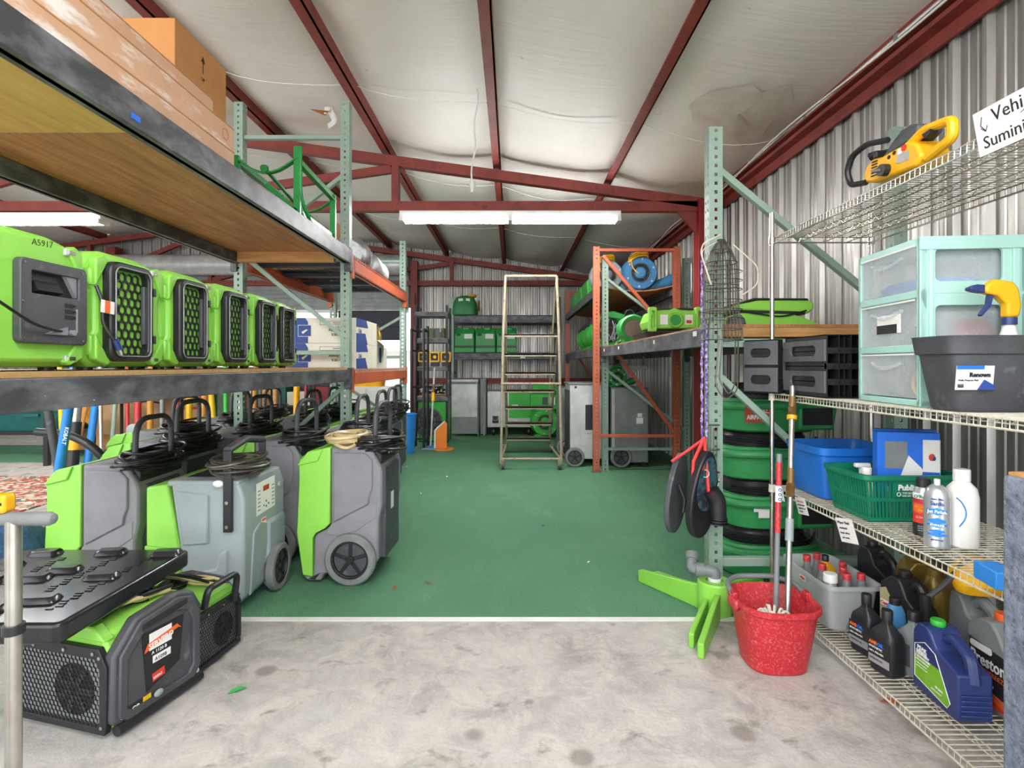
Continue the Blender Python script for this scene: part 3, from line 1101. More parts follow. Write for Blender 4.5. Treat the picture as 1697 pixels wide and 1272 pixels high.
# ================================================================ DEHUMIDIFIERS
def wheel(t, c, r, wd, ax='y'):
    g = G()
    p = [(r * .74, -wd / 2), (r * .93, -wd / 2), (r, -wd / 3.4), (r, wd / 3.4), (r * .93, wd / 2), (r * .74, wd / 2)]
    g.lathe(p + [p[0]], c, 32, ax, cap=False)
    tyre = g.build('wheel', 'rubber', t)
    g = G()
    k = [(r * .75, -wd * .4), (r * .75, wd * .4), (r * .66, wd * .4), (r * .62, 0), (r * .66, -wd * .4), (r * .75, -wd * .4)]
    g.lathe(k, c, 32, ax, cap=False)
    cc = V(c)
    d = V(G._p(ax, 0, 0, 1))
    g.cyl(cc - d * wd * .5, cc + d * wd * .5, r * .15, n=14)
    for i in range(5):
        a = 2 * pi * i / 5 + .3
        v1 = V(G._p(ax, cos(a), sin(a), 0))
        g.bar(cc + v1 * r * .1, cc + v1 * r * .68, wd * .45, r * .14, up=tuple(V(G._p(ax, -sin(a), cos(a), 0))))
    g.build('rim', 'black', tyre, .002)
    G().cyl(cc - d * .006, cc + d * .006, r * .66, n=24).build('rim_back', 'dgrey', tyre)
    return tyre


def dehu(label, seed=1, group='lime and grey dehumidifiers under the rack', cordc='cord', hose=False):
    t = thing('dehumidifier', label, 'dehumidifier', (0, 0, 0), 0, group)
    W = .25
    lime = [(-.26, .745), (-.255, .77), (-.195, .825), (-.06, .852), (-.065, .375), (-.095, .345), (-.155, .315), (-.172, .285), (-.173, .045), (-.235, .055), (-.272, .315), (-.256, .66)]
    g = G().prism(lime, 'y', -W, W)
    g.prism([(-.262, .745), (-.2, .822), (-.105, .842), (-.135, .765), (-.262, .735)], 'y', -W - .012, W + .012)
    lm = g.build('front_shell', 'lime', t, .012)
    grey = [(-.058, .85), (.15, .852), (.205, .82), (.25, .74), (.262, .70), (.262, .50), (.24, .40), (.24, .16), (.20, .10), (-.11, .06), (-.12, .018), (-.205, .018), (-.238, .05), (-.17, .042), (-.166, .28), (-.15, .308), (-.09, .338), (-.058, .37)]
    G().prism(grey, 'y', -W + .006, W - .006).build('rear_shell', 'grey', t, .014)
    for s_ in (-1, 1):
        y0 = s_ * (W - .01)
        G().prism([(-.04, .82), (.16, .815), (.205, .77), (.205, .60), (.185, .545), (.18, .50), (-.04, .385)], 'y', min(y0, y0 + s_ * .016), max(y0, y0 + s_ * .016)).build('side_panel', 'grey', t, .01)
        G().prism([(-.055, .375), (.17, .49), (.23, .52), (.23, .42), (.1, .33), (-.02, .30), (-.09, .31)], 'y', min(y0, y0 + s_ * .008), max(y0, y0 + s_ * .008)).build('wheel_arch', 'grey', t, .006)
        wheel(t, (.07, s_ * (W + .005), .16), .16, .055)
    G().box(.225, .268, -.17, .17, .14, .72).build('rear_panel', 'dgrey', t, .01)
    panel('rating_plate', (.2685, .02, .42), (0, -1, 0), (0, 0, 1), .07, .11, 'paper', t)
    g = G().arc([(.20, -.18, .70), (.205, -.18, 1.11), (.205, .18, 1.11), (.20, .18, .70)], .0165, 10, 6)
    g.build('handle', 'dgrey', t)
    G().prism([(.1, .80), (.255, .74), (.255, .80), (.17, .875), (.1, .875)], 'y', -.215, .215).build('cord_hook', 'black', t, .01)
    coil((.185, 0, .85), .135, 10, .0085, .03, .06, seed, ry=.235).build('power_cord', cordc, t)
    for k, y in enumerate((-.06, 0, .06)):
        G().cyl((.25, y, .79), (.262, y, .79), .008, n=8).build('button', 'silv', t)
    if hose:
        for k in range(1):
            coil((-.0, -.06, .892), .115, 8, .0125, .03, .026, 5 + seed, ry=.16).build('drain_hose', 'clearhose', t)
        G().tube(spline([(-.1, -.1, .87), (-.02, -.24, .862), (.06, -.255, .85), (.1, -.12, .89), (.02, .05, .905)], 6), .011, 8).build('drain_hose', 'clearhose', t)
    return t


d0 = dehu('lime and grey dehumidifier with a pale hose coiled on top, wheels by the open aisle', 1, hose=True)
d0.location = (-1.06, 3.62, 0)
d0.rotation_euler.z = radians(-2)
d1 = dehu('lime and grey dehumidifier behind the black embossed lid, black cable round its handle', 3)
d1.location = (-2.335, 3.245, 0)
d1.scale = (.95, .95, .95)
d1.rotation_euler.z = radians(2)
rows = [(-1.68, 3.92, 'lime and grey dehumidifier wedged between the control panel unit and the hose topped unit'),
        (-2.44, 3.82, 'lime and grey dehumidifier beyond the cable hung unit, second back along the tool bay side'),
        (-1.42, 4.43, 'lime and grey dehumidifier directly behind the hose topped unit'),
        (-2.24, 4.42, 'lime and grey dehumidifier in the middle of the third rank under the rack'),
        (-2.84, 4.40, 'lime and grey dehumidifier at the tool bay end of the third rank'),
        (-1.46, 5.24, 'dehumidifier just inside the sage rack frame, beside the aisle'),
        (-2.16, 5.36, 'dehumidifier in the fourth rank below the orange beam, away from the aisle'),
        (-2.86, 5.32, 'dehumidifier at the tool bay end of the fourth rank'),
        (-1.52, 5.98, 'dehumidifier with its wheel showing by the aisle below the orange beam'),
        (-2.2, 6.1, 'dehumidifier in the fifth rank below the orange beam, away from the aisle'),
        (-2.86, 6.04, 'dehumidifier at the tool bay end of the fifth rank'),
        (-1.62, 6.74, 'dehumidifier by the far sage post of the orange bay, beside the aisle'),
        (-2.28, 6.8, 'dehumidifier in the last rank below the orange beam')]
for i, (x, y, lb) in enumerate(rows):
    o = dup(d1, (x, y, 0), radians(rnd.uniform(-2.5, 2.5)), lb)
    o.scale = (1, 1, 1)


# the older grey unit with the control panel
t = thing('dehumidifier', 'boxy pale grey dehumidifier with lime wedge, red display and cable on its handle', 'dehumidifier', (-1.985, 2.95, 0))
X1, Y1, Z1 = .53, .52, .72
body = [(.0, .06), (X1 - .03, .06), (X1, .12), (X1, .60), (X1 - .02, Z1), (.1, Z1), (0, Z1 - .02)]
g = G().prism([(.10, .03), (X1 - .06, .03), (X1, .1), (X1, .63), (X1 - .03, Z1), (.13, Z1), (.19, .3), (.17, .1)], 'y', 0, Y1)
g.build('body', 'greylt', t, .015)
G().prism([(0, .05), (.165, .05), (.195, .30), (.115, .715), (0, .70)], 'y', -.006, Y1 + .006).build('front_wedge', 'lime', t, .012)
G().prism([(0, .05), (.15, .05), (.155, .33), (.135, .37), (0, .385)], 'y', -.02, 0).build('wedge_panel', 'lime2', t, .006)
G().prism([(.20, .38), (.34, .39), (.34, .66), (.16, .68)], 'y', -.012, .01).build('side_panel', 'greylt', t, .012)
G().prism([(.27, .24), (.38, .26), (.40, .34), (.44, .36), (.44, .12), (.27, .12)], 'y', -.016, .01).build('side_panel', 'greylt', t, .012)
G().box(.11, .5, .0, .12, Z1 - .02, Z1 + .012).build('top_rail', 'greylt', t, .01)
g = G()
for i in range(20):
    x = .14 + i * .015
    g.box(x, x + .004, .12, .40, Z1, Z1 + .008)
for i in range(14):
    y = .12 + i * .02
    g.box(.14, .43, y, y + .004, Z1, Z1 + .008)
g.build('intake_mesh', 'black', t)
G().prism([(.02, .63), (.22, .65), (.24, .70), (.24, .85), (.2, .905), (.02, .905)], 'x', X1 - .005, X1 + .0).build('edge_seam', 'dgrey', t) if 0 else None
for y, z0, z1 in ((.06, .46, .90), (.42, .62, .90)):
    st = G().box(X1 - .10 if y < .1 else X1 - .12, X1 - .055 if y < .1 else X1 - .08, y - .09 if y < .1 else y, (y - .065) if y < .1 else y + .02, z0, z1).build('handle_strap', 'black', t, .003)
    for z in (z0 + .03, z0 + .16):
        if y < .1:
            G().cyl((X1 - .078, -.031, z), (X1 - .078, -.036, z), .01, n=10).build('rivet', 'chrome', st)
G().tube([(X1 - .08, -.02, .90), (X1 - .09, .2, .935), (X1 - .1, .43, .90)], .022, 10).build('handle', 'dgrey', t)
coil((X1 - .10, .15, .80), .13, 8, .008, .02, .045, 11, ry=.19).build('power_cord', 'wire', t)
G().ball((X1 - .13, -.02, .72), .03, .012, .02).build('plug', 'white', t)
# control face towards the aisle
panel('control_plate', (X1 + .001, .14, .50), (0, 1, .02), (0, -.02, 1), .24, .185, 'paper', t)
panel('display', (X1 + .0025, .22, .625), (0, 1, 0), (0, 0, 1), .075, .03, 'led', t)
g = G()
for k in range(6):
    for yy in (.155, .335):
        g.box(X1 + .002, X1 + .003, yy, yy + .032, .525 + k * .022, .529 + k * .022)
for yy, zz in ((.23, .54), (.26, .56), (.29, .54), (.26, .53)):
    g.cyl((X1 + .002, yy, zz), (X1 + .0035, yy, zz), .006, n=8)
g.build('printed_mark', 'ink', t)
lb = panel('warning_label', (X1 + .001, .20, .20), (0, 1, 0), (0, 0, 1), .06, .27, 'paper', t)
for z, h_, m_ in ((.452, .014, 'inko'), (.412, .014, 'inko'), (.31, .045, 'basket'), (.24, .03, 'ink')):
    panel('label_stripe', (X1 + .0025, .205, z), (0, 1, 0), (0, 0, 1), .05, h_, m_, lb)
G().cyl((X1, .44, .62), (X1 + .012, .44, .62), .016).build('knob', 'alu', t)
G().prism([(.06, .08), (.24, .2), (.3, .42), (.18, .46), (.1, .42)], 'x', X1 - .01, X1 + .008).build('side_rib', 'greylt', t, .008)
G().box(X1 - .02, X1 + .02, .26, .5, .05, .44).build('side_rib', 'greylt', t, .02)
wheel(t, (X1 + .03, .36, .14), .14, .05, 'x')
wheel(t, (.1, .44, .14), .13, .05, 'y') if 0 else None


# ================================================================ THE TWO LOW UNITS AND THE BLACK LID IN FRONT
def lunchbox(label, covers=True):
    t = thing('portable_dehumidifier', label, 'dehumidifier')
    W, Dp, h = .50, .385, .385
    poly = [(-W, .03), (-.0, .03), (0, .27), (-.05, h - .02), (-.10, h), (-W + .1, h), (-W + .05, h - .02), (-W, .27)]
    g = G().prism(poly, 'y', .012, Dp)
    g.build('body', 'lime', t, .012)
    G().prism([(-W + .02, h - .04), (-.03, h - .04), (-.09, h + .01), (-W + .09, h + .01)], 'y', .004, .05).build('brow', 'lime2', t, .006)
    a = [(-W + .015, .02), (-.01, .02), (-.002, .05), (-.002, .265), (-.04, .33), (-W + .04, .33), (-W + .008, .265), (-W + .008, .05)]
    b = [(-W + .04, .045), (-.05, .045), (-.035, .06), (-.035, .255), (-.06, .29), (-W + .07, .29), (-W + .045, .255), (-W + .04, .06)]
    fr = G().ring(a, b, 'y', -.012, .012).build('grille_frame', 'blackm', t, .003)
    G().hexes('y', -W + .04, -.03, .04, .30, -.012, -.008, .0112, .0014).build('hex_grille', 'blackm', t)
    G().box(-W + .03, -.03, .004, .010, .04, .29).build('coil_face', 'silv', t)
    g = G().cyl((-.17, -.001, .16), (-.17, .003, .16), .095, n=26)
    g.build('fan_shroud', 'black', t)
    for k in range(7):
        a_ = k * 2 * pi / 7
        G().bar((-.17, -.003, .16), (-.17 + .09 * cos(a_), -.003, .16 + .09 * sin(a_)), .003, .022, up=(-sin(a_), 0, cos(a_))).build('fan_blade', 'dgrey', t)
    for x, z in ((-.03, .30), (-.06, .312), (-W + .05, .31), (-.02, .05), (-.2, .31), (-.35, .31)):
        G().cyl((x, -.013, z), (x, -.018, z), .007, n=8).build('screw', 'chrome', t)
    # side cover
    c = [(.03, .03), (Dp - .02, .03), (Dp + .01, .07), (Dp + .01, .33), (Dp - .03, .405), (Dp - .11, .43), (.09, .405), (.0, .30), (-.005, .06)]
    G().prism(c, 'x', -.03, .018).build('side_cover', 'dgrey', t, .012)
    G().ring([(Dp / 2 + (u - Dp / 2) * .9, .22 + (v - .22) * .92) for u, v in c], [(Dp / 2 + (u - Dp / 2) * .74, .21 + (v - .22) * .72) for u, v in c], 'x', .012, .03).build('side_bumper', 'dgrey', t, .006)
    G().bar((.024, .10, .36), (.024, .31, .385), .016, .03).build('grip', 'black', t, .006)
    G().tube([(.02, .01, .03), (.02, Dp, .03)], .02, 10).build('skid_rail', 'blackm', t)
    for y, z in ((.03, .28), (Dp - .02, .06), (.03, .07)):
        G().cyl((.018, y, z), (.026, y, z), .009, n=10).build('bolt', 'alu', t)
    # cables lying in the top tray
    q = random.Random(3)
    for k in range(7):
        x0 = -.10 - .015 * k
        pts = [(x0 + q.uniform(-.02, .02), .06 + .1 * j + q.uniform(-.015, .015), h + .022 + .02 * sin(j * 1.1 + k) + .005 * k) for j in range(4)]
        G().tube(spline(pts, 6), .0095, 7).build('stowed_hose', 'clearhose' if k % 3 else 'cord', t)
    coil((-.2, .26, h + .02), .07, 5, .008, .02, .016, 4, ry=.05).build('power_cord', 'cord', t)
    return t


u1 = lunchbox('low lime dehumidifier with hex mesh front and charcoal sticker side under the black lid')
u1.location = (-1.46, 1.97, 0)
u1.rotation_euler.z = radians(-15)
u2 = dup(u1, (-1.335, 2.66, 0), radians(82), 'low lime dehumidifier with black mesh face towards the aisle, behind the stickered unit')
u2.scale = (.68, .95, .80)
# sticker and badge on the first one only
lb = G().prism([(.11, .33), (.30, .33), (.28, .15), (.13, .10)], 'x', .018, .0205).build('label_plate', 'ink', u1)
panel('label_field', (.022, .14, .255), (0, 1, 0), (0, 0, 1), .10, .065, 'paper', lb)
G().prism([(.12, .255), (.14, .262), (.27, .29), (.285, .283), (.265, .305), (.135, .285)], 'x', .021, .0245).build('orange_house_mark', 'inko', lb)
text('SERVPRO', .027, (.0245, .137, .263), (0, 1, .1), (0, -.1, 1), 'inkw', lb, bold=.0006)
panel('label_field', (.022, .155, .20), (0, 1, 0), (0, 0, 1), .08, .028, 'paper', lb)
text('A1098', .02, (.0232, .163, .205), (0, 1, 0), (0, 0, 1), 'ink', lb)
text('A 1120 B', .018, (.022, .15, .236), (0, 1, 0), (0, 0, 1), 'inkw', lb)
panel('maker_mark', (.022, .155, .128), (0, 1, .1), (0, -.1, 1), .055, .032, 'inkr', lb)
text('DRIEAZ', .014, (.0232, .158, .136), (0, 1, .1), (0, -.1, 1), 'inkw', lb, sx=.8)
bd = panel('badge', (.0185, .05, .055), (0, 1, .0), (0, 0, 1), .10, .036, 'ink', u1)
panel('badge_field', (.02, .115, .055), (0, 1, 0), (0, 0, 1), .034, .036, 'yel2', bd)
text('LGR', .026, (.0202, .056, .062), (0, 1, 0), (0, 0, 1), 'inkw', bd, bold=.0006)
G().ball((.035, .17, .08), .008, .02, .014).build('cap', 'greylt', u1)
# second unit: loop handle
G().arc([(-.1, -.02, .3), (-.1, -.04, .47), (-.40, -.04, .47), (-.40, -.02, .36)], .017, 10).build('handle', 'blackm', u2)

# upturned black lid resting on them
t = thing('embossed_cover', 'glossy black embossed lid with raised feet lying upside down across the low lime units', 'lid', (-1.5, 2.54, .43))
rz = 0
t.rotation_euler.z = rz
G().prism(rrect(-.78, 0, -.74, 0, .035, 5), 'z', 0, .072).build('tray', 'gloss', t, .014, seg=3)
k = 0
for x, y in ((-.07, -.07), (-.33, -.06), (-.62, -.07), (-.16, -.34), (-.37, -.27), (-.42, -.36), (-.66, -.22), (-.58, -.38), (-.62, -.48), (-.22, -.56), (-.34, -.64), (-.66, -.6)):
    ft = G()
    ft.loft([(.07, .13, .07), (.086, .115, .055), (.092, .10, .045)], 16, 7)
    o = ft.build('raised_foot', 'gloss', t, loc=(x, y, 0))
    o.rotation_euler.z = radians(6)
for r0 in (-.12, -.27, -.5):
    g = G()
    for j in range(24):
        g.box(r0 + .010 * sin(j * 2.1) - .012, r0 + .010 * sin(j * 2.1) + .012, -.12 - j * .022 - .006, -.12 - j * .022 + .004, .071, .0755)
    g.build('embossed_pattern', 'gloss', t)

# steel pole with a grey grip
p = P(22, 862, 1.5)
t = thing('grip_pole', 'bare steel upright pole with a grey rubber crossbar grip by the black lid', 'handle', (p.x, p.y, 0))
G().cyl((0, 0, 0), (0, 0, p.z), .019, n=18).build('pole', 'steel', t)
G().cyl((0, 0, .62), (0, 0, .645), .026, n=18).build('collar', 'black', t)
G().lathe([(.0, -.06), (.016, -.055), (.019, -.03), (.019, .10), (.014, .112), (0, .115)], (0, 0, p.z + .005), 16, 'x').build('grip', 'rubber', t)
G().prism(rrect(-.10, -.008, p.z + .022, p.z + .075, .012), 'y', -.02, .02).build('lever', 'yellow', t, .008)
G().box(-.035, -.015, -.021, -.019, p.z + .045, p.z + .053).build('lever_slot', 'ink', t)
G().cyl((0, 0, 0), (0, 0, .03), .05, n=18).build('foot', 'black', t)

# blue bag at the edge
t = thing('canvas_bag', 'soft blue canvas bag slumped beside the black lid and the lime dehumidifier', 'bag', (-2.86, 2.98, 0))
G().ball((0, 0, .25), .30, .30, .26, 24, 14).build('body', 'denim', t)
G().arc([(-.1, -.2, .42), (-.1, -.3, .5), (.12, -.3, .5), (.12, -.2, .42)], .02).build('strap', 'blued', t)

# ================================================================ ON THE HIGH SHELF OF THE TOOL BAY RACK
US = 2.356
for i, (z0, z1, xf, y1, lb) in enumerate(((US, US + .125, -1.462, 2.86, 'long flat pinkish cardboard carton at the bottom of the high shelf pile'),
                                          (US + .126, US + .25, -1.468, 2.87, 'long flat pinkish cardboard carton in the middle of the high shelf pile'),
                                          (US + .251, US + .375, -1.54, 2.80, 'long flat pinkish cardboard carton topmost of the high shelf pile'))):
    t = thing('cardboard_carton', lb, 'cardboard box', (xf, y1, z0), 0, 'flat cartons on the high shelf')
    h = z1 - z0
    G().box(-.7, 0, -1.72, 0, 0, h).build('carton', 'cardp', t, .004)
    G().box(-.69, .002, -1.72, .0, h * .93, h * .97).build('flap_edge', 'card', t)
    if i == 1:
        G().torus((.0015, -.09, .06), .028, .002, 'x', 16, 4).build('printed_ring', 'card', t)
t = thing('cardboard_carton', 'tall orange brown cardboard carton printed with an upward arrow behind the flat pinkish cartons', 'cardboard box', (-1.80, 2.90, US))
G().box(-.45, 0, 0, .52, 0, .86).build('carton', mat('amber_cardboard', '#CC9156', .8, c2='#BD8348', sc=4), t, .004)
g = G().box(0, .001, .26, .268, .70, .77).prism([(.244, .765), (.284, .765), (.264, .80)], 'x', 0, .001)
g.build('arrow_mark', 'ink', t)
text('UP', .03, (.0005, .245, .655), (0, 1, 0), (0, 0, 1), 'ink', t)

t = thing('drum_cradle', 'green welded steel cradle frame with curved cross bars on the high shelf end', 'steel frame', (0, 0, US))
xa, xb, ya, yb = -1.47, -1.89, 3.72, 4.46
GR = mat('green_enamel', '#1F9A45', .4, c2='#17833a', sc=8)
for x in (xa, xb):
    for y, h in ((ya, .50 if x == xa else .44), (yb, .40)):
        G().bar((x, y, 0), (x, y, h), .045, .03).build('leg', GR, t, .003)
    g = G().bar((x, ya, .415), (x, yb, .385), .012, .05).bar((x, ya, .39), (x, yb, .36), .04, .008)
    g.build('side_rail', GR, t, .002)
    G().bar((x, ya + .02, .06), (x, yb - .02, .06), .012, .045).build('foot_rail', GR, t, .002)
for y, z in ((ya, .42), (yb, .36)):
    pts = [(xb + (xa - xb) * i / 10, y, z - .10 * sin(pi * i / 10)) for i in range(11)]
    g = G()
    for i in range(10):
        g.bar(pts[i], pts[i + 1], .04, .010)
    g.build('curved_bar', GR, t)
    G().bar((xa, y, .05), ((xa + xb) / 2, y, .24), .03, .03).build('strut', GR, t)
G().cyl(((xa + xb) / 2, ya - .03, .34), ((xa + xb) / 2, yb, .22), .014).build('centre_rod', GR, t)
G().cyl(((xa + xb) / 2, ya - .05, .335), ((xa + xb) / 2, ya - .02, .345), .024).build('rod_socket', GR, t)
G().arc([(xa + .02, ya, .5), (xa + .02, ya, .15), (xa + .03, ya + .2, .0)], .014).build('bent_bar', GR, t)

# ================================================================ ON THE ORANGE BAY
t = thing('flex_duct', 'crumpled silver foil flexible duct lying on the orange bay top deck', 'duct', (-1.62, 5.3, 2.338))
pts = spline([(0, .1, .13), (.03, .35, .16), (-.02, .6, .13), (.02, .85, .14), (0, 1.15, .12), (-.05, 1.4, .11)], 22)
g = G()
g.tube(pts, [.115 + .02 * (1 if i % 4 < 1 else -1 if i % 4 == 2 else 0) + .015 * sin(i * .15) for i in range(len(pts))], 20)
g.build('duct', 'flex', t)
pts = spline([(.02, .25, .2), (-.12, .4, .25), (-.22, .6, .16), (-.2, .9, .13)], 22)
G().tube(pts, [.105 + .02 * (1 if i % 4 < 1 else -1 if i % 4 == 2 else 0) for i in range(len(pts))], 20).build('duct', 'flex', t)
t = thing('cardboard_carton', 'open tan cardboard carton behind the silver foil duct on the orange bay', 'cardboard box', (-2.21, 5.55, 2.338))
G().box(-.25, .25, 0, .7, 0, .34).build('carton', 'card', t, .004)
G().add([(.25, 0, .34), (.25, .7, .34), (.42, .68, .48), (.42, .02, .48), (.252, 0, .335), (.252, .7, .335), (.425, .68, .475), (.425, .02, .475)], [(0, 1, 2, 3), (4, 7, 6, 5), (2, 6, 7, 3), (0, 3, 7, 4), (1, 5, 6, 2)]).build('flap', 'card', t)

LS = 1.328
for k in range(2):
    t = thing('sheeting_carton', 'navy and white plastic sheeting carton, %s of the two on the orange deck' % ('topmost' if k else 'lower'), 'carton', (-1.985, 4.90, LS + .231 * k), 0, 'plastic sheeting cartons')
    W, h = .58, .23
    G().box(0, W, 0, .74, 0, h).build('carton', 'carton', t, .003)
    G().prism([(0.001, .001), (.145, .001), (.145, h - .001), (.115, h - .001), (.115, h * .6), (.001, h * .6)] if 0 else [(.001, .001), (.145, .001), (.145, .19), (.12, .229), (.001, .229)], 'y', -.0015, 0).build('navy_end', 'navyp', t)
    pm = panel('printed_box', (.055, -.0015, .06), (1, 0, 0), (0, 0, 1), .12, .105, 'carton', t)
    panel('printed_box_fill', (.059, -.0028, .064), (1, 0, 0), (0, 0, 1), .112, .097, 'navyp', pm)
    G().prism([(.085, .10), (.13, .125), (.145, .12), (.115, .095), (.10, .082)], 'y', -.0055, -.004).build('printed_mark', 'carton', pm)
    for j, (s_, sz, z) in enumerate((('6 mil', .034, .03), ('20 ft x 100 ft', .034, .066), ('Plastic Sheeting', .034, .102), ('L\u00e1minas de pl\u00e1stico', .026, .132), ('CLEAR / TRANSPARENTE', .015, .178))):
        text(s_, sz, (.50, 0, z + sz * .7), (-1, 0, 0), (0, 0, -1), 'ink', t, bold=.0006 if j < 3 else 0, sx=.8)
    G().ring([(.25, .165), (.51, .165), (.51, .20), (.25, .20)], [(.253, .168), (.507, .168), (.507, .197), (.253, .197)], 'y', -.0012, 0).build('printed_rule', 'ink', t)
    G().prism([(.0, .0), (.38, .0), (.30, h * .45), (.0, h * .4)], 'x', W, W + .0015).build('side_print', 'navyp', t)
    G().prism([(.0, h * .65), (.40, h * .7), (.34, h), (.0, h)], 'x', W, W + .0015).build('side_print', 'navyp', t)
    text('CAJA', .05, (W, .06, .10), (0, 1, 0), (0, 0, 1), 'navyp', t, bold=.001)
t = thing('carton', 'small torn white carton just beyond the plastic sheeting cartons', 'carton', (-1.84, 5.72, LS))
G().box(0, .42, 0, .32, 0, .30).build('carton', 'carton', t, .003)
G().add([(.42, 0, .30), (.42, .3, .30), (.54, .28, .22), (.53, .03, .20), (.422, 0, .295), (.422, .3, .295), (.542, .28, .215), (.532, .03, .195)], [(0, 1, 2, 3), (4, 7, 6, 5), (2, 6, 7, 3), (0, 3, 7, 4), (1, 5, 6, 2)]).build('flap', 'carton', t)
panel('printed_block', (.421, .08, .06), (0, 1, 0), (0, 0, 1), .1, .16, 'navyp', t)
t = thing('spray_bottle_caddy', 'wire caddy of amber bottles behind the torn white carton', 'caddy', (-1.75, 6.5, LS))
G().box(-.16, .16, 0, .4, 0, .25).build('box', 'white', t, .006)
for i in range(4):
    b = G().loft([(.25, .075, .075), (.42, .075, .075), (.46, .03, .03), (.5, .026, .026)], 14, 2).build('bottle', 'gold', t, loc=(-.1 + .07 * i, .12 + .05 * (i % 2), .0))
    G().cyl((0, 0, .5), (0, 0, .53), .018, n=10).build('cap', 'black', b)
t = thing('plastic_bag', 'white plastic sack slumped near the far end of the orange deck', 'bag', (-1.62, 6.2, LS))
g = G().loft([(0, .26, .26), (.08, .3, .3, .01, .0), (.2, .24, .26, .03, 0), (.27, .1, .12, .05, 0), (.31, .16, .14, .07, 0)], 18, 2.4)
g.build('sack', 'paper', t)

# ================================================================ THE TOOL BAY BEYOND THE RACK
def pole(name, label, cat, p0, p1, r, m, extra=None):
    t = thing(name, label, cat, (p0[0], p0[1], 0))
    o = V((p0[0], p0[1], 0))
    G().cyl(V(p0) - o, V(p1) - o, r, n=12).build('shaft', m, t)
    if extra:
        extra(t, V(p0) - o, V(p1) - o)
    return t


def blade(m):
    def f(t, a, b):
        d = (b - a).normalized()
        G().prism([(-.11, 0), (.11, 0), (.12, .22), (.04, .28), (-.04, .28), (-.12, .22)], 'y', -.012, .012).build('blade', m, t, .006, loc=(a.x, a.y, a.z))
    return f


def foot(m, h=.1, k=1.3):
    def f(t, a, b):
        d = (b - a).normalized()
        G().cyl(a, a + d * h, .02 * k, n=12).build('end_sleeve', m, t)
    return f


DT = 7.0
for nm, lb, ct, pa, pb, r, m, ex in (
        ('broom_pole', 'yellow fibreglass tool handle standing in the tool bay beside the plywood sheet', 'tool', 105, 97, .062, 'yel2', foot('white', .12, 3.2)),
        ('silver_pole', 'thin silver pole standing between the painter pole and the sage pole', 'tool', 168, 165, .05, 'steel', None),
        ('sage_pole', 'sage green pole standing by the grey squeegee in the tool bay', 'tool', 182, 190, .055, 'sage', None),
        ('tool_pole', 'slim red handle standing beside the thick red post', 'tool', 212, 204, .045, 'red', None),
        ('tool_pole', 'thick red post standing in the tool bay beside an ochre one', 'tool', 227, 223, .085, 'red', None),
        ('tool_pole', 'ochre timber handle standing next to the thick red post', 'tool', 247, 247, .075, 'ochre', foot('alu', .12, 3.4)),
        ('tool_pole', 'grey steel pole standing in front of the leaning cream boards', 'tool', 268, 266, .06, 'alud', None),
        ('tool_pole', 'black rod leaning across the cream boards', 'tool', 300, 282, .03, 'black', None),
        ('tool_pole', 'brick red pole leaning beside the black rod', 'tool', 297, 292, .06, 'oxide', None),
        ('tool_pole', 'yellow post standing between the cream boards and the white batten', 'tool', 311, 309, .085, 'yel2', None),
        ('tool_pole', 'ochre timber leaning inward beside the slanted yellow pole', 'tool', 327, 344, .075, 'ochre', None),
        ('tool_pole', 'yellow pole slanting to the side above the dehumidifier handles', 'tool', 360, 345, .07, 'yel2', None),
        ('tool_pole', 'dark green pole behind the slanted yellow pole', 'tool', 356, 352, .05, 'teal', None),
        ('tool_pole', 'sea green pole among the crowded tool handles', 'tool', 386, 384, .07, 'sage', None),
        ('tool_pole', 'bright green pole among the crowded tool handles', 'tool', 375, 373, .06, 'greenlt', None),
        ('tool_pole', 'dark red pole seen through the dehumidifier handles', 'tool', 411, 409, .05, 'redd', None),
        ('tool_pole', 'first ochre shaft after the dark red pole', 'tool', 420, 422, .05, 'ochre', None),
        ('tool_pole', 'grey shaft standing between two ochre shafts', 'tool', 428, 428, .045, 'alud', None),
        ('tool_pole', 'ochre shaft standing after the grey shaft', 'tool', 436, 438, .055, 'ochre', None),
        ('tool_pole', 'brown shaft near the sage brace of the rack', 'tool', 455, 452, .055, 'wood', None),
        ('tool_pole', 'yellow post near the sage brace of the rack', 'tool', 490, 490, .08, 'yellow', None),
        ('tool_pole', 'red shaft standing past the yellow post by the rack brace', 'tool', 503, 505, .04, 'red', None)):
    dy = .08 * (int(pa) % 3)
    a = P(pa, 780, DT + dy)
    b = P(pb, 600, DT + .22)
    pole(nm, lb, ct, (a.x, DT + dy, 0), (b.x, DT + .22 + dy * .4, 1.42), r * .5, m, ex)
t = thing('tool_rail', 'steel rail on posts that the long tool handles lean against', 'rail', (0, DT + .36, 0))
G().box(-6.4, -2.6, -.03, .03, 1.24, 1.34).build('rail', 'blackm', t)
for x in (-6.3, -4.5, -2.7):
    G().box(x - .03, x + .03, -.03, .03, 0, 1.24).build('leg', 'blackm', t)


def painter(t, a, b):
    for z0, z1, m, k in ((.0, .26, 'black', 1.5), (.26, .42, 'yellow', 1.3), (.42, .62, 'black', 1.35)):
        d = (b - a)
        G().cyl(a + d * (z0 / 1.42), a + d * (z1 / 1.42), .05 * k, n=14).build('grip_band', m, t)


a = P(137, 780, DT)
pole('extension_pole', 'silver extension pole with black and yellow grip bands in the tool bay', 'tool', (a.x - .15, DT, 0), (a.x - .2, DT + .22, 1.42), .055, 'steel', painter)
a = P(141, 780, DT + .1)
pole('tool_pole', 'blue shaft just behind the banded extension pole', 'tool', (a.x, DT + .12, 0), (a.x + .06, DT + .3, 1.42), .045, 'bluelt')
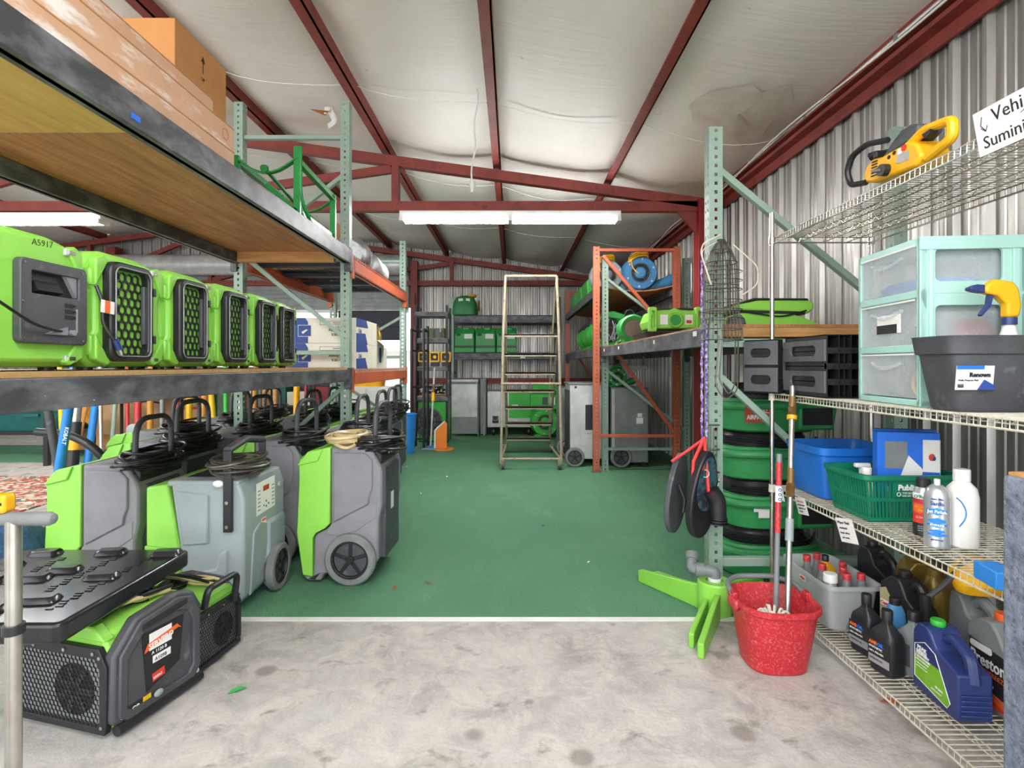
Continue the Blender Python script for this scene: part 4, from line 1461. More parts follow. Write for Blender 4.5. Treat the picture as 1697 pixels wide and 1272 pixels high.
# near blue tool with KOBALT lettering
t = thing('shovel', 'blue handled shovel lettered along its shaft, leaning on the rack by the blue bag', 'shovel', (-2.88, 3.42, 0))
G().cyl((0, 0, .52), (.18, -.05, 1.42), .027, n=16).build('shaft', 'bluelt', t)
G().cyl((-.035, .01, .38), (.003, 0, .54), .029, n=16).build('sleeve', 'dgrey', t)
G().arc([(-.035, .01, .38), (-.06, .01, .25), (-.2, .02, .12)], .024).build('neck', 'dgrey', t)
G().prism([(-.35, .02), (-.1, .02), (-.12, .2), (-.3, .22)], 'y', .0, .025).build('blade', 'dgrey', t, .01)
G().cyl((.17, -.047, 1.37), (.2, -.055, 1.52), .03).build('grip', 'black', t)
text('KOBALT', .036, (.118, -.062, .98), (-.18, 0, -.9), (.9, 0, -.18), 'inkw', t, sx=.8)
t = pole('tool_pole', 'dark grey tube leaning on the rack between the blue shovel and the dehumidifier', 'tool', (-3.02, 3.75, 0), (-3.15, 3.6, 1.5), .026, 'dgrey')
pts = [(-2.95, 4.1, .0), (-2.97, 4.05, .5), (-3.05, 4.0, .72), (-3.25, 4.0, .84), (-3.5, 4.0, .87)]
one('curved_pipe', G().tube(spline(pts, 8), .03, 12), 'black', 'black bent pipe standing behind the grey tube in the tool bay', 'pipe')
# squeegee head hanging
p = P(207, 722, 6.6)
t = thing('squeegee', 'grey moulded squeegee head propped against the red posts in the tool bay', 'squeegee', (p.x, 6.6, 0))
G().prism([(-.10, .30), (.14, .30), (.17, .36), (.10, .40), (.14, .52), (.05, .60), (-.02, .45), (-.14, .36)], 'y', -.03, .03).build('head', 'greylt', t, .015)
G().ball((.10, 0, .56), .09, .04, .09).build('knob', 'greylt', t)
G().cyl((0, 0, 0), (0, 0, .32), .025).build('stem', 'blued', t)

# boards, totes, cords further back
for i, (px, w_, h, D, m, lb) in enumerate(((118, .18, 1.0, 8.0, 'ochre', 'narrow plywood offcut standing by the teal totes'), (277, .30, 1.25, 8.3, 'carton', 'cream board leaning behind the grey steel pole'),
                                           (325, .22, 1.3, 8.2, 'paper', 'white batten board standing past the yellow post'), (296, .2, 1.1, 8.6, 'carton', 'second cream board leaning behind the brick red pole'),
                                           (398, .10, 1.1, 8.1, 'paper', 'white strip leaning among the tool handles'), (365, .35, 1.0, 8.5, 'sage', 'pale green panel leaning at the rear of the tool bay'), (158, .5, 1.2, 8.7, 'wood', 'wide pegboard panel holding the yellow cord'))):
    x = (px - CX) * D / F
    one('board', G().bar((0, 0, 0.0), (.02, .22, h), w_, .03, up=(0, -1, .2)), m, lb, 'board', 'boards in the tool bay', .003, (x, D, .0))
x = (154 - CX) * 8.45 / F
t = thing('extension_cable', 'yellow cord hank hung on the pegboard panel', 'cord', (x, 8.50, .62))
coil((0, 0, 0), .14, 9, .012, .05, .02, 6, n=6).build('cord_loop', 'yellow', t).rotation_euler.x = radians(80)
t = thing('hose', 'pale hose hank hung beside the yellow cord', 'hose', (-5.55, 7.72, 0))
coil((0, 0, .85), .14, 7, .014, .06, .02, 8).build('hose_loop', 'clearhose', t).rotation_euler.x = 0
G().cyl((0, 0, 0), (0, 0, 1.0), .02).build('stand', 'blackm', t)
t = thing('hose', 'purple hose hank hung by the slim red handle', 'hose', (-5.15, 7.75, 0))
coil((0, 0, .95), .15, 7, .016, .05, .12, 9).build('hose_loop', mat('purple_hose', '#7a2f5c', .5, c2='#43224a', sc=12), t)
G().cyl((0, 0, 0), (0, 0, 1.1), .02).build('stand', 'blackm', t)
for i, (x, z) in enumerate(((-7.6, .38), (-7.55, .78))):
    t = thing('storage_tote', 'dark teal storage tote, %s of two on the low black trestle' % ('lower' if i == 0 else 'upper'), 'tote', (x, 8.4, z), 0, 'teal totes')
    G().loft([(0, 1.6, .6), (.3, 1.75, .7)], 28, 9).build('tub', 'teal', t)
    G().loft([(.301, 1.8, .75), (.33, 1.8, .75), (.36, 1.7, .65)], 28, 9).build('lid', 'teal', t)
    G().box(.35, .6, -.38, -.34, .22, .26).build('handle', 'teal', t)
t = thing('trestle', 'low black trestle under the dark teal totes', 'trestle', (-7.6, 8.4, 0))
G().box(-1, 1, -.38, .38, .33, .38).build('top', 'blackm', t)
for sx in (-1, 1):
    for sy in (-1, 1):
        G().box(sx * .9 - .03, sx * .9 + .03, sy * .3 - .03, sy * .3 + .03, 0, .33).build('leg', 'blackm', t)
one('patterned_rug', G().box(-9, -4.55, 4.4, 6.6, .0, .012), 'rug', 'patterned red and cream rug on the concrete in the tool bay', 'rug')
one('turf_runner', G().box(-9, -5.2, 7.6, 9.2, .0, .010), 'carpet', 'dark green turf runner beneath the teal totes and boards', 'carpet')
t = thing('hand_truck', 'red two wheeled hand truck parked in the tool bay', 'hand truck', (-4.62, 7.72, 0))
for x in (-.18, .18):
    G().tube([(x, 0, .12), (x, .06, 1.3)], .025, 10).build('rail', 'red', t)
    wheel(t, (x * 1.25, .08, .13), .13, .05, 'x')
for z in (.4, .75, 1.1):
    G().tube([(-.18, .03, z), (.18, .03, z)], .018, 8).build('crossbar', 'red', t)
G().box(-.22, .22, -.22, 0, .0, .02).build('toe_plate', 'red', t)
t = thing('cabinet', 'low white steel cabinet beyond the dehumidifiers in the orange bay', 'cabinet', (-2.58, 8.6, 0))
G().box(-.2, .75, 0, .5, .08, 1.02).build('body', 'white', t, .01)
G().box(-.17, .26, -.012, 0, .12, .98).build('door', 'white', t, .004)
G().box(.29, .72, -.012, 0, .12, .98).build('door', 'white', t, .004)
G().box(.2, .22, -.03, -.012, .5, .62).build('handle', 'alu', t)
for x in (-.16, .7):
    G().box(x - .02, x + .03, .05, .45, 0, .08).build('foot', 'black', t)
t = thing('yellow_crate', 'yellow plastic crate sitting on the low white steel cabinet', 'crate', (-2.35, 8.85, 1.02))
G().loft([(0, .5, .36), (.2, .56, .4), (.2, .53, .37), (.02, .47, .33)], 20, 8, cap=(1, 1)).build('crate', 'yellow', t)

# ================================================================ REAR WALL
t = thing('shelving_unit', 'black boltless shelving unit with loose electronics at the end of the orange bay', 'shelving unit', (-1.70, 9.6, 0))
for x in (0, .55):
    for y in (0, .5):
        G().box(x - .02, x + .02, y - .02, y + .02, 0, 2.42).build('post', 'blackm', t)
for z in (2.30, 1.83, 1.33, .80):
    G().box(-.02, .57, -.03, .53, z - .07, z).build('shelf', 'beam', t)
    G().box(0, .55, -.0, .5, z, z + .008).build('shelf_board', 'plyt', t)
q = random.Random(5)
for k in range(4):
    x = .12 + .11 * k
    o = one('circuit_assembly', G().box(-.05, .05, -.08, .08, 0, .12).box(-.06, .02, -.1, -.02, .0, .18).cyl((.02, 0, .12), (.02, 0, .19), .025), 'pcb' if k % 2 else 'grey2',
            ('first', 'second', 'third', 'fourth')[k] + ' piece of loose salvaged electronics on the black shelving unit', 'electronics', 'salvaged electronics', loc=(-1.70 + x, 9.78, 1.838), rz=q.uniform(-1, 1))
for k in range(3):
    t = thing('power_distribution_box', 'yellow framed power distribution box, %s of three on the black shelving unit' % ('by the wall side', 'in the middle', 'by the aisle side')[k], 'power box', (-1.58 + .2 * k, 9.75, 1.338), 0, 'yellow power boxes')
    G().ring(rrect(-.09, .09, .08, .26, .02), rrect(-.065, .065, .105, .235, .01), 'y', -.1, .1).build('frame', 'yellow', t)
    G().box(-.064, .064, -.05, .09, .106, .234).build('case', 'black', t)
    G().cyl((0, -.052, .17), (0, -.06, .17), .03).build('socket', 'yellow' if k == 1 else 'greylt', t)
    G().box(-.07, .07, -.08, .08, 0, .085).build('base', 'black', t)
t = thing('cable_heap', 'heap of black cables with pale plugs on the bottom shelf of the black shelving', 'cables', (-1.43, 9.84, .80 + .06))
coil((0, 0, .05), .14, 10, .014, .09, .06, 21, ry=.13).build('cable', 'cord', t)
for k in range(6):
    G().cyl((q.uniform(-.2, .2), -.18, q.uniform(0, .1)), (q.uniform(-.2, .2), -.16, q.uniform(.02, .14)), .012, n=8).build('plug', 'white', t)
t = thing('fan_cabinet', 'bright green square cabinet fan with dark grille below the black shelving', 'fan', (-1.66, 9.52, 0))
G().box(0, .52, .1, .55, .02, .72).build('cabinet', 'greenlt', t, .006)
g = G().cyl((.16, .085, .36), (.16, .10, .36), .27, n=32)
g.build('fan_disc', 'dgrey', t)
for k in range(10):
    a = k * pi / 5
    G().bar((.16, .08, .36), (.16 + .25 * cos(a), .08, .36 + .25 * sin(a)), .008, .03, up=(-sin(a), 0, cos(a))).build('blade', 'black', t)
G().torus((.16, .075, .36), .14, .004, 'y', 26, 5).build('guard_ring', 'alud', t)
G().torus((.16, .075, .36), .26, .006, 'y', 30, 5).build('guard_ring', 'alud', t)
G().box(.0, .52, .12, .5, 0, .02).build('base', 'black', t)
# black pipe frame with bin
t = thing('pipe_frame', 'open black pipe frame standing in front of the green cabinet fan', 'frame', (-1.5, 8.75, 0))
for x in (-.12, .08):
    for y in (0, .4):
        G().cyl((x, y, 0), (x, y, 2.02 if y else 1.95), .022, n=10).build('upright', 'blackm', t)
for z in (.12, 1.0, 1.6, 1.93):
    G().cyl((-.12, 0, z), (-.12, .4, z), .015, n=8).build('rung', 'blackm', t)
    G().cyl((-.12, .4, z), (.08, .4, z), .015, n=8).build('rung', 'blackm', t)
    G().cyl((.08, 0, z), (.08, .4, z), .015, n=8).build('rung', 'blackm', t)
t = thing('plastic_bin', 'bright blue round bin beside the black pipe frame', 'bin', (-1.64, 8.45, 0))
G().loft([(0, .24, .24), (.6, .3, .3), (.6, .27, .27), (.04, .22, .22)], 22, 2.2).build('bin', 'bluelt', t)
G().torus((0, 0, .6), .15, .012).build('rim', 'bluelt', t)
t = thing('wet_floor_sign', 'orange and white floor sign on a round foot before the green cabinet fan', 'floor sign', (-1.14, 8.78, 0))
G().prism([(-.09, .02), (.09, .02), (.09, .42), (.06, .45), (-.06, .34), (-.09, .30)], 'y', -.03, .03).build('panel', 'signo', t, .004)
G().prism([(-.115, .01), (-.09, .01), (-.09, .30), (-.06, .34), (.06, .45), (.055, .465), (-.075, .36), (-.115, .31)], 'y', -.035, .035).build('edge', 'paper', t, .003)
G().lathe([(.0, 0), (.17, 0), (.17, .012), (.15, .022), (0, .022)], (.03, 0, 0), 26).build('foot', 'signo', t)
t = thing('dust_mop', 'flat dust mop with a silver handle and yellow clip leaning by the orange floor sign', 'mop', (-1.31, 8.74, 0))
G().cyl((0, 0, .06), (.045, .13, 1.32), .013, n=10).build('handle', 'alu', t)
G().cyl((.027, .078, .78), (.031, .09, .92), .028, n=12).build('clip', 'yellow', t)
G().cyl((.031, .09, .92), (.036, .105, 1.05), .02, n=12).build('grip', 'brown', t)
G().prism([(-.14, -.06), (.1, -.06), (.14, .06), (-.1, .06)], 'z', .0, .03).build('pad', 'greylt', t, .008)
G().box(-.05, .05, -.03, .03, .03, .07).build('swivel', 'bluelt', t)

# aluminium cart, crate, blower along the rear wall
t = thing('steel_cart', 'upright aluminium cabinet cart standing against the rear rack', 'cart', (-.93, 10.42, 0))
G().box(-.27, .27, 0, .5, .04, 1.04).build('body', 'alu', t, .01)
G().box(-.29, .29, -.03, .55, 1.04, 1.09).build('lid', 'alu', t, .006)
G().box(-.26, .26, -.008, 0, .05, .37).build('kick_plate', 'alud', t)
G().tube([(-.24, -.03, 1.02), (.24, -.03, 1.02)], .012).build('handle', 'alud', t)
for x in (-.25, .25):
    G().tube([(x * 1.12, -.01, 0), (x * 1.12, -.01, 1.06)], .014).build('frame_tube', 'alud', t)
t = thing('steel_cart', 'second aluminium cart edge on behind the upright cabinet cart', 'cart', (-.56, 10.55, 0))
G().box(-.06, .06, 0, .5, .02, 1.1).build('body', 'alud', t, .01)
G().tube([(.02, -.03, .0), (.02, -.03, 1.1)], .015).build('frame_tube', 'alu', t)
t = thing('equipment_case', 'low aluminium equipment case on castors with a recessed handle and green end panel', 'case', (-.48, 10.5, 0))
G().box(0, .93, 0, .55, .16, .86).build('case', 'alu', t, .012)
G().box(.42, .9, -.008, 0, .34, .85).build('end_panel', 'greenlt', t)
G().box(.1, .22, -.006, 0, .24, .38).build('handle_recess', 'black', t)
G().arc([(.115, -.006, .36), (.115, -.035, .3), (.205, -.035, .3), (.205, -.006, .36)], .008).build('handle', 'alud', t)
for x in (.12, .8):
    G().cyl((x - .02, .08, .07), (x + .02, .08, .07), .07, n=16).build('caster', 'black', t)
    G().cyl((x - .02, .45, .07), (x + .02, .45, .07), .07, n=16).build('caster', 'black', t)
G().box(.48, .60, -.012, -.008, .55, .60).build('label', 'paper', t)


def snail(label, m, cat='air mover', cyl=.2, wd=.26, name='air_mover', grp=None, yel=None, out=1):
    """centrifugal blower: drum with a spout along the floor; the inlet faces -y"""
    t = thing(name, label, cat, (0, 0, 0), 0, grp)
    R = cyl
    g = G()
    pts = []
    n = 30
    for i in range(n):
        a = -pi / 2 + i * 1.62 * pi / (n - 1)
        r = R * (1.12 - .14 * i / n)
        pts.append((r * cos(a), R * 1.12 + r * sin(a)))
    pts = [(out * u, v) for u, v in pts]
    sp = [(out * R * 1.9, .06 * R), (out * R * 1.95, R * .75)]
    poly = [(0, 0), ] + [(u, v) for u, v in pts[4:]] + []
    g.lathe([(R * .55, -wd / 2), (R * .98, -wd / 2), (R * 1.1, -wd * .3), (R * 1.12, 0), (R * 1.1, wd * .3), (R * .98, wd / 2), (0, wd / 2)], (0, 0, R * 1.12), 36, 'y', cap=False)
    g.build('housing', m, t)
    g = G()
    sp = spline([(-out * R * .5, 0, R * .36), (out * R * .3, 0, R * .34), (out * R * 1.1, 0, R * .42), (out * R * 1.75, 0, R * .62), (out * R * 2.15, 0, R * .78)], 6)
    g.tube(sp, [R * (.26 + .14 * i / (len(sp) - 1)) for i in range(len(sp))], 20)
    g.torus(sp[-1], R * .37, R * .045, 'x', 22, 8)
    g.build('spout', m, t)
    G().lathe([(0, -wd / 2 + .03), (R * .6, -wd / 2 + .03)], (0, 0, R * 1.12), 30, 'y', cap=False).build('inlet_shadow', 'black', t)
    g = G()
    for i in range(3):
        g.torus((0, -wd / 2 - .004, R * 1.12), R * (.32 + .14 * i), .004, 'y', 28, 5)
    for i in range(6):
        a = i * pi / 3
        g.tube([(R * .1 * cos(a), -wd / 2 - .006, R * 1.12 + R * .1 * sin(a)), (R * .62 * cos(a), -wd / 2 - .003, R * 1.12 + R * .62 * sin(a))], .004, 5)
    g.build('inlet_guard', 'wire', t)
    G().lathe([(0, -wd / 2 - .03), (R * .25, -wd / 2 - .03), (R * .36, -wd / 2 - .01), (R * .38, -wd / 2 + .02)], (0, 0, R * 1.12), 24, 'y', cap=False).build('motor_cap', m, t)
    for i in range(6):
        a = i * pi / 3 + .4
        G().cyl((R * .85 * cos(a), -wd / 2 - .006, R * 1.12 + R * .85 * sin(a)), (R * .85 * cos(a), -wd / 2 + .01, R * 1.12 + R * .85 * sin(a)), .014, n=8).build('bolt', 'alu', t)
    G().arc([(-out * R * .5, -wd * .2, R * 2.0), (-out * R * .5, -wd * .2, R * 2.35), (out * R * .35, -wd * .2, R * 2.4), (out * R * .45, -wd * .2, R * 2.05)], .02, 10).build('handle', m, t)
    G().prism([(-R * .9, 0), (R * .2, 0), (0, R * .4), (-R * .5, R * .3)], 'y', -wd * .4, wd * .4).build('foot', m, t, .01)
    if yel:
        pts = spline([(-out * R * .75, -wd * .5, R * 1.9), (-out * R * .3, -wd * .62, R * 2.2), (out * R * .3, -wd * .62, R * 2.28), (out * R * .5, -wd * .4, R * 2.1)], 8)
        for k in range(5):
            G().tube([(p.x, p.y + .014 * (k % 2), p.z + .014 * k - .03) for p in pts], .01, 6).build('power_cord', yel, t)
        G().tube(spline([(-out * R * .6, -wd * .55, R * 1.95), (-out * R * .5, -wd * .6, R * 1.4), (-out * R * .15, -wd * .58, R * 1.05)], 8), .008, 6).build('power_cord', yel, t)
    return t


o = snail('green electric blower standing by the aluminium equipment case at the rear', 'greenlt', cyl=.25, wd=.4)
o.location = (.62, 10.3, 0.02)
G().box(-.27, .25, -.1, .35, .5, .80).build('motor_box', 'greenlt', o, .02)
G().box(-.22, .22, -.06, .3, .8, .84).build('top_cover', 'green', o, .02)
G().prism([(-.27, .84), (.25, .84), (.22, .98), (-.2, .98)], 'y', -.1, .32).build('cowl', 'greenlt', o, .02)
for k in range(2):
    panel('label', (-.05 + .14 * k, -.101, .6), (1, 0, 0), (0, 0, 1), .1, .14, 'paper' if k else 'dgrey', o)
G().box(-.22, .25, .0, .3, -.02, .01).build('skid', 'black', o)

RS = 1.619
for k in range(3):
    t = thing('air_mover', 'green boxy air mover, %s on the middle rear rack shelf' % ('first from the sage post', 'second from the sage post', 'third from the sage post')[k], 'air mover', (-.97 + .43 * k, 11.05, RS), 0, 'green boxy air movers')
    G().prism([(0, .0), (.44, 0), (.46, .2), (.42, .42), (.3, .5), (.08, .5), (-.01, .38), (-.02, .16)], 'x', -.205, .205).build('body', 'green', t, .02)
    G().prism([(-.03, .06), (-.015, .16), (.02, .17), (.02, .05)], 'x', -.19, .19).build('outlet', 'black', t, .008)
    G().box(-.205, .205, -.03, .1, 0, .10).build('lip', 'green', t, .01)
    g = panel('sticker', (.0, -.022, .28), (1, 0, 0), (0, .1, 1), .16, .1, 'paper', t)
    G().ball((-.12, -.005, .36), .05, .015, .03).build('handle_recess', 'black', t)
    G().box(-.04, .1, .02, .08, .46, .515).build('handle', 'green', t, .01)
t = thing('air_mover', 'dark green rounded air mover alone on the top shelf of the rear rack', 'air mover', (-.96, 11.15, 2.38))
G().loft([(0, .5, .44), (.05, .53, .46), (.25, .48, .42), (.36, .36, .34), (.39, .2, .2)], 24, 4).build('body', mat('deep_green_plastic', '#1f7f42', .5, c2='#196d38', sc=5), t)
panel('sticker', (-.12, -.2, .27), (1, 0, 0), (0, .3, 1), .09, .06, 'paper', t)
panel('sticker', (.03, -.2, .27), (1, 0, 0), (0, .3, 1), .08, .06, 'paper', t)
coil((.12, .02, .40), .09, 4, .014, .02, .02, 2).build('power_cord', 'yellow', t)
G().torus((.28, 0, .2), .1, .012, 'x').build('handle', 'gold', t)

# rolling ladder, seen from behind
t = thing('rolling_ladder', 'tall worn cream rolling warehouse ladder standing in the aisle', 'ladder', (.25, 7.08, 0))
for s_ in (-1, 1):
    G().arc([(s_ * .395, 0, .08), (s_ * .365, .02, 1.76), (s_ * .335, .04, 2.53)], .018, 10).build('upright', 'rail', t)
    G().tube([(s_ * .33, 1.42, .1), (s_ * .35, .06, 1.76)], .02, 10).build('stringer', 'rail', t)
    G().tube([(s_ * .39, .03, .13), (s_ * .34, 1.42, .12)], .016, 8).build('base_rail', 'rail', t)
    G().arc([(s_ * .33, 1.3, .25), (s_ * .33, 1.25, 1.1), (s_ * .335, .35, 2.3), (s_ * .335, .04, 2.5)], .013, 8).build('handrail', 'rail', t)
    for y in (0, 1.4):
        c = G().cyl((s_ * .37 - .016, y, .05), (s_ * .37 + .016, y, .05), .05, n=16).build('caster', 'dgrey', t)
        G().prism([(y - .02, .05), (y + .02, .05), (y + .03, .13), (y - .03, .13)], 'x', s_ * .37 - .024, s_ * .37 + .024).build('caster_fork', 'rail', c)
for z in (.14, 1.12):
    G().tube([(-.39, .0, z), (.39, .0, z)], .015, 8).build('crossbar', 'rail', t)
G().tube([(-.335, .04, 2.53), (.335, .04, 2.53)], .018, 10).build('top_rail', 'rail', t)
for k in range(7):
    u = k / 6
    y, z = 1.30 - 1.16 * u, .24 + 1.52 * u
    g = G().box(-.335 - .02 * u, .335 + .02 * u, y - .10, y + .08, z - .012, z + .012).box(-.335 - .02 * u, .335 + .02 * u, y - .10, y - .085, z - .03, z + .012)
    g.build('tread', 'rail', t, .003)

# ================================================================ UNDER AND ON THE RACK ALONG THE CORRUGATED WALL
t = thing('box_dehumidifier', 'tall brushed aluminium box dehumidifier with a slot window and one wheel by the orange post', 'dehumidifier', (.78, 7.3, 0))
G().box(0, .50, 0, .62, .10, 1.10).build('body', 'alu', t, .008)
G().box(-.015, .0, .02, .6, .12, 1.02).build('coil_side', 'black', t)
G().box(-.02, .52, -.012, .64, 1.10, 1.125).build('lid', 'alud', t, .004)
a = G().ring(rrect(.18, .36, .45, .86, .012), rrect(.205, .335, .49, .83, .01), 'y', -.008, 0).build('window_frame', 'alu', t)
G().box(.205, .335, -.003, .0, .49, .83).build('window_pane', 'black', t)
G().box(.06, .09, -.004, 0, 1.05, 1.08).build('latch', 'black', t)
wheel(t, (.06, -.03, .13), .13, .05)
wheel(t, (.06, .65, .13), .13, .05)
G().box(.43, .48, .0, .06, 0, .12).build('leg', 'alud', t)
G().box(.43, .48, .56, .62, 0, .12).build('leg', 'alud', t)
t = thing('box_dehumidifier', 'dark aluminium box dehumidifier with a paper tag and black wheel behind the rack braces', 'dehumidifier', (1.33, 7.25, 0))
G().box(0, .49, 0, .62, .06, 1.06).build('body', 'alud', t, .008)
G().box(-.0, .04, -.006, 0, .08, 1.04).build('edge_trim', 'alu', t)
panel('paper_tag', (.33, -.001, .58), (1, 0, 0), (0, 0, 1), .09, .08, 'paper', t)
panel('paper_tag', (.345, -.001, .67), (1, 0, 0), (0, 0, 1), .06, .05, 'paper', t)
wheel(t, (.12, -.03, .14), .14, .05)
wheel(t, (.12, .65, .14), .14, .05)
G().box(.4, .46, 0, .06, 0, .07).build('leg', 'black', t)
G().box(.4, .46, .5, .56, 0, .07).build('leg', 'black', t)
o = snail('green blower lying on the dark aluminium box dehumidifier', 'green', cyl=.12, wd=.2)
o.location = (1.45, 7.55, 1.062)
t = thing('box_dehumidifier', 'aluminium box dehumidifier deep in the corner under the orange rack', 'dehumidifier', (.72, 8.2, 0))
G().box(0, .5, 0, .6, .1, 1.02).build('body', 'alud', t, .008)
wheel(t, (.08, -.03, .13), .13, .05)
G().box(0, .5, .1, .5, 0, .1).build('base', 'black', t)
t = thing('work_light', 'long grey lamp housing hung under the shelf board by the orange brace', 'light', (1.5, 7.6, 1.30))
G().box(-.35, .40, 0, .08, .0, .06).build('housing', 'alu', t, .006)
for x in (-.3, .35):
    G().box(x - .008, x + .008, .03, .05, .06, .19).build('hanger', 'alud', t)

# rack decks
DK = 1.605
t = thing('black_tray', 'shallow black tray under the lime air mover on the wall rack', 'tray', (1.24, 4.95, DK))
G().loft([(0, .5, .62, .25, .3), (.06, .54, .66, .25, .3), (.06, .5, .62, .25, .3), (.02, .48, .6, .25, .3)], 24, 10).build('tray', 'black', t)
t = thing('air_mover', 'flat lime air mover with two round windows and paper stickers on the black tray', 'air mover', (1.29, 5.0, DK + .062))
G().prism([(0, .03), (.44, .03), (.46, .10), (.42, .2), (.27, .205), (.22, .225), (.17, .205), (.02, .2), (-.02, .10)], 'y', .02, .42).build('body', 'lime', t, .015)
for x in (-.01, .42):
    G().ring(rrect(x - .02, x + .05, .0, .23, .015), rrect(x, x + .03, .04, .19, .01), 'y', -.02, .05).build('corner_guard', 'lime', t, .008)
G().torus((.22, .012, .11), .06, .014, 'y', 24, 8).build('port_ring', 'lime2', t)
G().cyl((.22, .005, .11), (.22, .021, .11), .05).build('port', 'green', t)
panel('sticker', (.08, .018, .07), (1, 0, 0), (0, 0, 1), .07, .09, 'paper', t)
panel('sticker', (.31, .018, .07), (1, 0, 0), (0, 0, 1), .07, .09, 'paper', t)
panel('sticker_band', (.32, .0165, .08), (1, 0, 0), (0, 0, 1), .05, .03, 'inkr', t)
G().box(.04, .4, .05, .38, .2, .225).build('top_grille', 'black', t, .01)
t = thing('axial_fan', 'small round green fan with a rusty guard on the wall rack', 'fan', (1.32, 6.0, DK + .155))
g = G().lathe([(.10, -.10), (.135, -.115), (.155, -.09), (.15, .1), (.10, .12)], (0, 0, 0), 32, 'y', cap=False)
g.build('shroud', 'green', t)
G().cyl((0, -.085, 0), (0, -.075, 0), .105, n=28).build('guard', mat('rusty_guard', '#8a7468', .7, c2='#6c574c', sc=60), t)
for k in range(4):
    G().torus((0, -.09, 0), .03 + .024 * k, .003, 'y', 24, 4).build('guard_ring', 'alud', t)
G().box(-.1, .1, -.09, .09, -.155, -.12).build('foot', 'green', t)
G().torus((-.02, 0, .16), .05, .008, 'y', 18, 6).build('handle', 'blackm', t)


def drumfan(label, cord=False):
    t = thing('drum_fan', label, 'fan', (0, 0, 0), 0, 'green drum fans on the wall rack')
    g = G().lathe([(.17, -.22), (.2, -.235), (.215, -.2), (.215, .2), (.2, .22), (.17, .22), (.165, -.2), (.17, -.22)], (0, 0, .22), 32, 'y', cap=False)
    g.build('drum', 'greenlt', t)
    G().cyl((0, -.12, .22), (0, -.11, .22), .168, n=26).build('fan_disc', 'black', t)
    for k in range(3):
        G().torus((0, -.21, .22), .05 + .05 * k, .003, 'y', 24, 4).build('guard_ring', 'wire', t)
    G().box(-.19, .19, -.24, .24, 0, .035).build('base', 'greenlt', t, .01)
    G().prism([(-.12, .40), (.16, .36), (.22, .42), (.05, .475), (-.08, .46)], 'y', -.25, .1).build('cowl', 'green', t, .015)
    for k in range(4):
        G().box(-.2 + .03 * k, -.185 + .03 * k, -.2, .2, .33 + .03 * k, .36 + .03 * k).build('cord_peg', 'black', t)
    if cord:
        q = random.Random(4)
        for k in range(12):
            x = q.uniform(-.12, .12)
            G().tube(spline([(x, -.24, .38 - abs(x)), (x + q.uniform(-.05, .05), -.27, .22), (x * .6 + q.uniform(-.05, .05), -.26, .07 + abs(x) * .3)], 5), .006, 5).build('power_cord', 'greylt', t)
    return t


o = drumfan('green drum fan with a bunched grey cord across its mouth by the orange post', True)
o.location = (1.30, 7.45, DK)
o2 = drumfan('green drum fan behind the corded one on the orange rack')
o2.location = (1.32, 8.1, DK)
dup(o2, (1.35, 8.75, DK), 0, 'green drum fan third from the orange post on the lower deck')
dup(o2, (1.36, 9.4, DK), 0, 'green drum fan deepest in the corner of the lower deck')
UD = 2.36
o = snail('blue moulded centrifugal air mover with yellow cord on the bowed upper deck', 'bluem', cyl=.215, wd=.3, yel='yellow')
o.location = (1.70, 7.32, UD - .02)
o = snail('pale grey centrifugal air mover with yellow cord on the bowed upper deck', 'greylt', cyl=.2, wd=.3, yel='yellow')
o.location = (1.28, 7.42, UD - .015)
for k in range(3):
    t = thing('air_mover', 'green ribbed air mover, %s in the row along the upper deck' % ('first', 'second', 'third')[k], 'air mover', (1.12, 8.05 + .75 * k, 2.405), 0, 'green air movers along the upper deck')
    G().prism([(0, 0), (.5, 0), (.52, .15), (.36, .30), (.12, .34), (-.02, .2)], 'y', 0, .6).build('body', 'greenlt', t, .02)
    for j in range(4):
        G().prism([(.03, .24), (.13, .35), (.2, .33), (.12, .2)], 'y', .05 + .14 * j, .10 + .14 * j).build('rib', 'green', t)
    G().prism([(.05, .2), (.12, .345), (.3, .32), (.2, .2)], 'y', .2, .3).build('strap', 'blued', t)

# panels and shelving standing behind the tool handles
t = thing('pegboard_panel', 'wide tan pegboard panel standing on legs behind the long tool handles', 'panel', (-5.2, 8.05, 0))
G().box(-1.0, .75, -.012, .012, .34, 1.5).build('board', mat('tan_board', '#a98a63', .8, c2='#97784f', sc=5), t)
for x in (-.95, -.1, .7):
    G().box(x - .025, x + .025, .012, .06, 0, 1.5).build('leg', 'wood', t)
t = thing('parts_rack', 'dark low parts rack with mixed stock behind the leaning boards', 'rack', (-3.9, 8.9, 0))
for x in (-.5, .95):
    for y in (0, .45):
        G().box(x - .025, x + .025, y - .025, y + .025, 0, 1.5).build('post', 'blackm', t)
for z in (.2, .7, 1.2):
    G().box(-.52, .97, -.02, .47, z - .03, z).build('shelf', 'blackm', t)
G().box(-.52, .97, .45, .47, .1, 1.5).build('back_panel', 'beam', t)
q = random.Random(12)
k = 0
for z in (.2, .7):
    x, k = -.45, 0
    while x < .8:
        w_ = q.uniform(.14, .26)
        h_ = q.uniform(.2, .4)
        mm = q.choice(['card', 'paper', 'tarp', 'carton', 'redd', 'teal', 'grey2'])
        k += 1
        one('stock_box', G().box(0, w_ - .02, 0, .3, 0, h_), mm, '%s stock box, %s along the %s shelf of the dark parts rack' % (dict(card='tan', paper='white', tarp='dark blue', carton='cream', redd='dark red', teal='teal', grey2='grey')[mm], ('first', 'second', 'third', 'fourth', 'fifth', 'sixth', 'seventh', 'eighth')[k - 1], 'lower' if z < .5 else 'middle'), 'box', 'stock boxes on the parts rack', .004, (-3.9 + x, 8.95, z + .001))
        x += w_

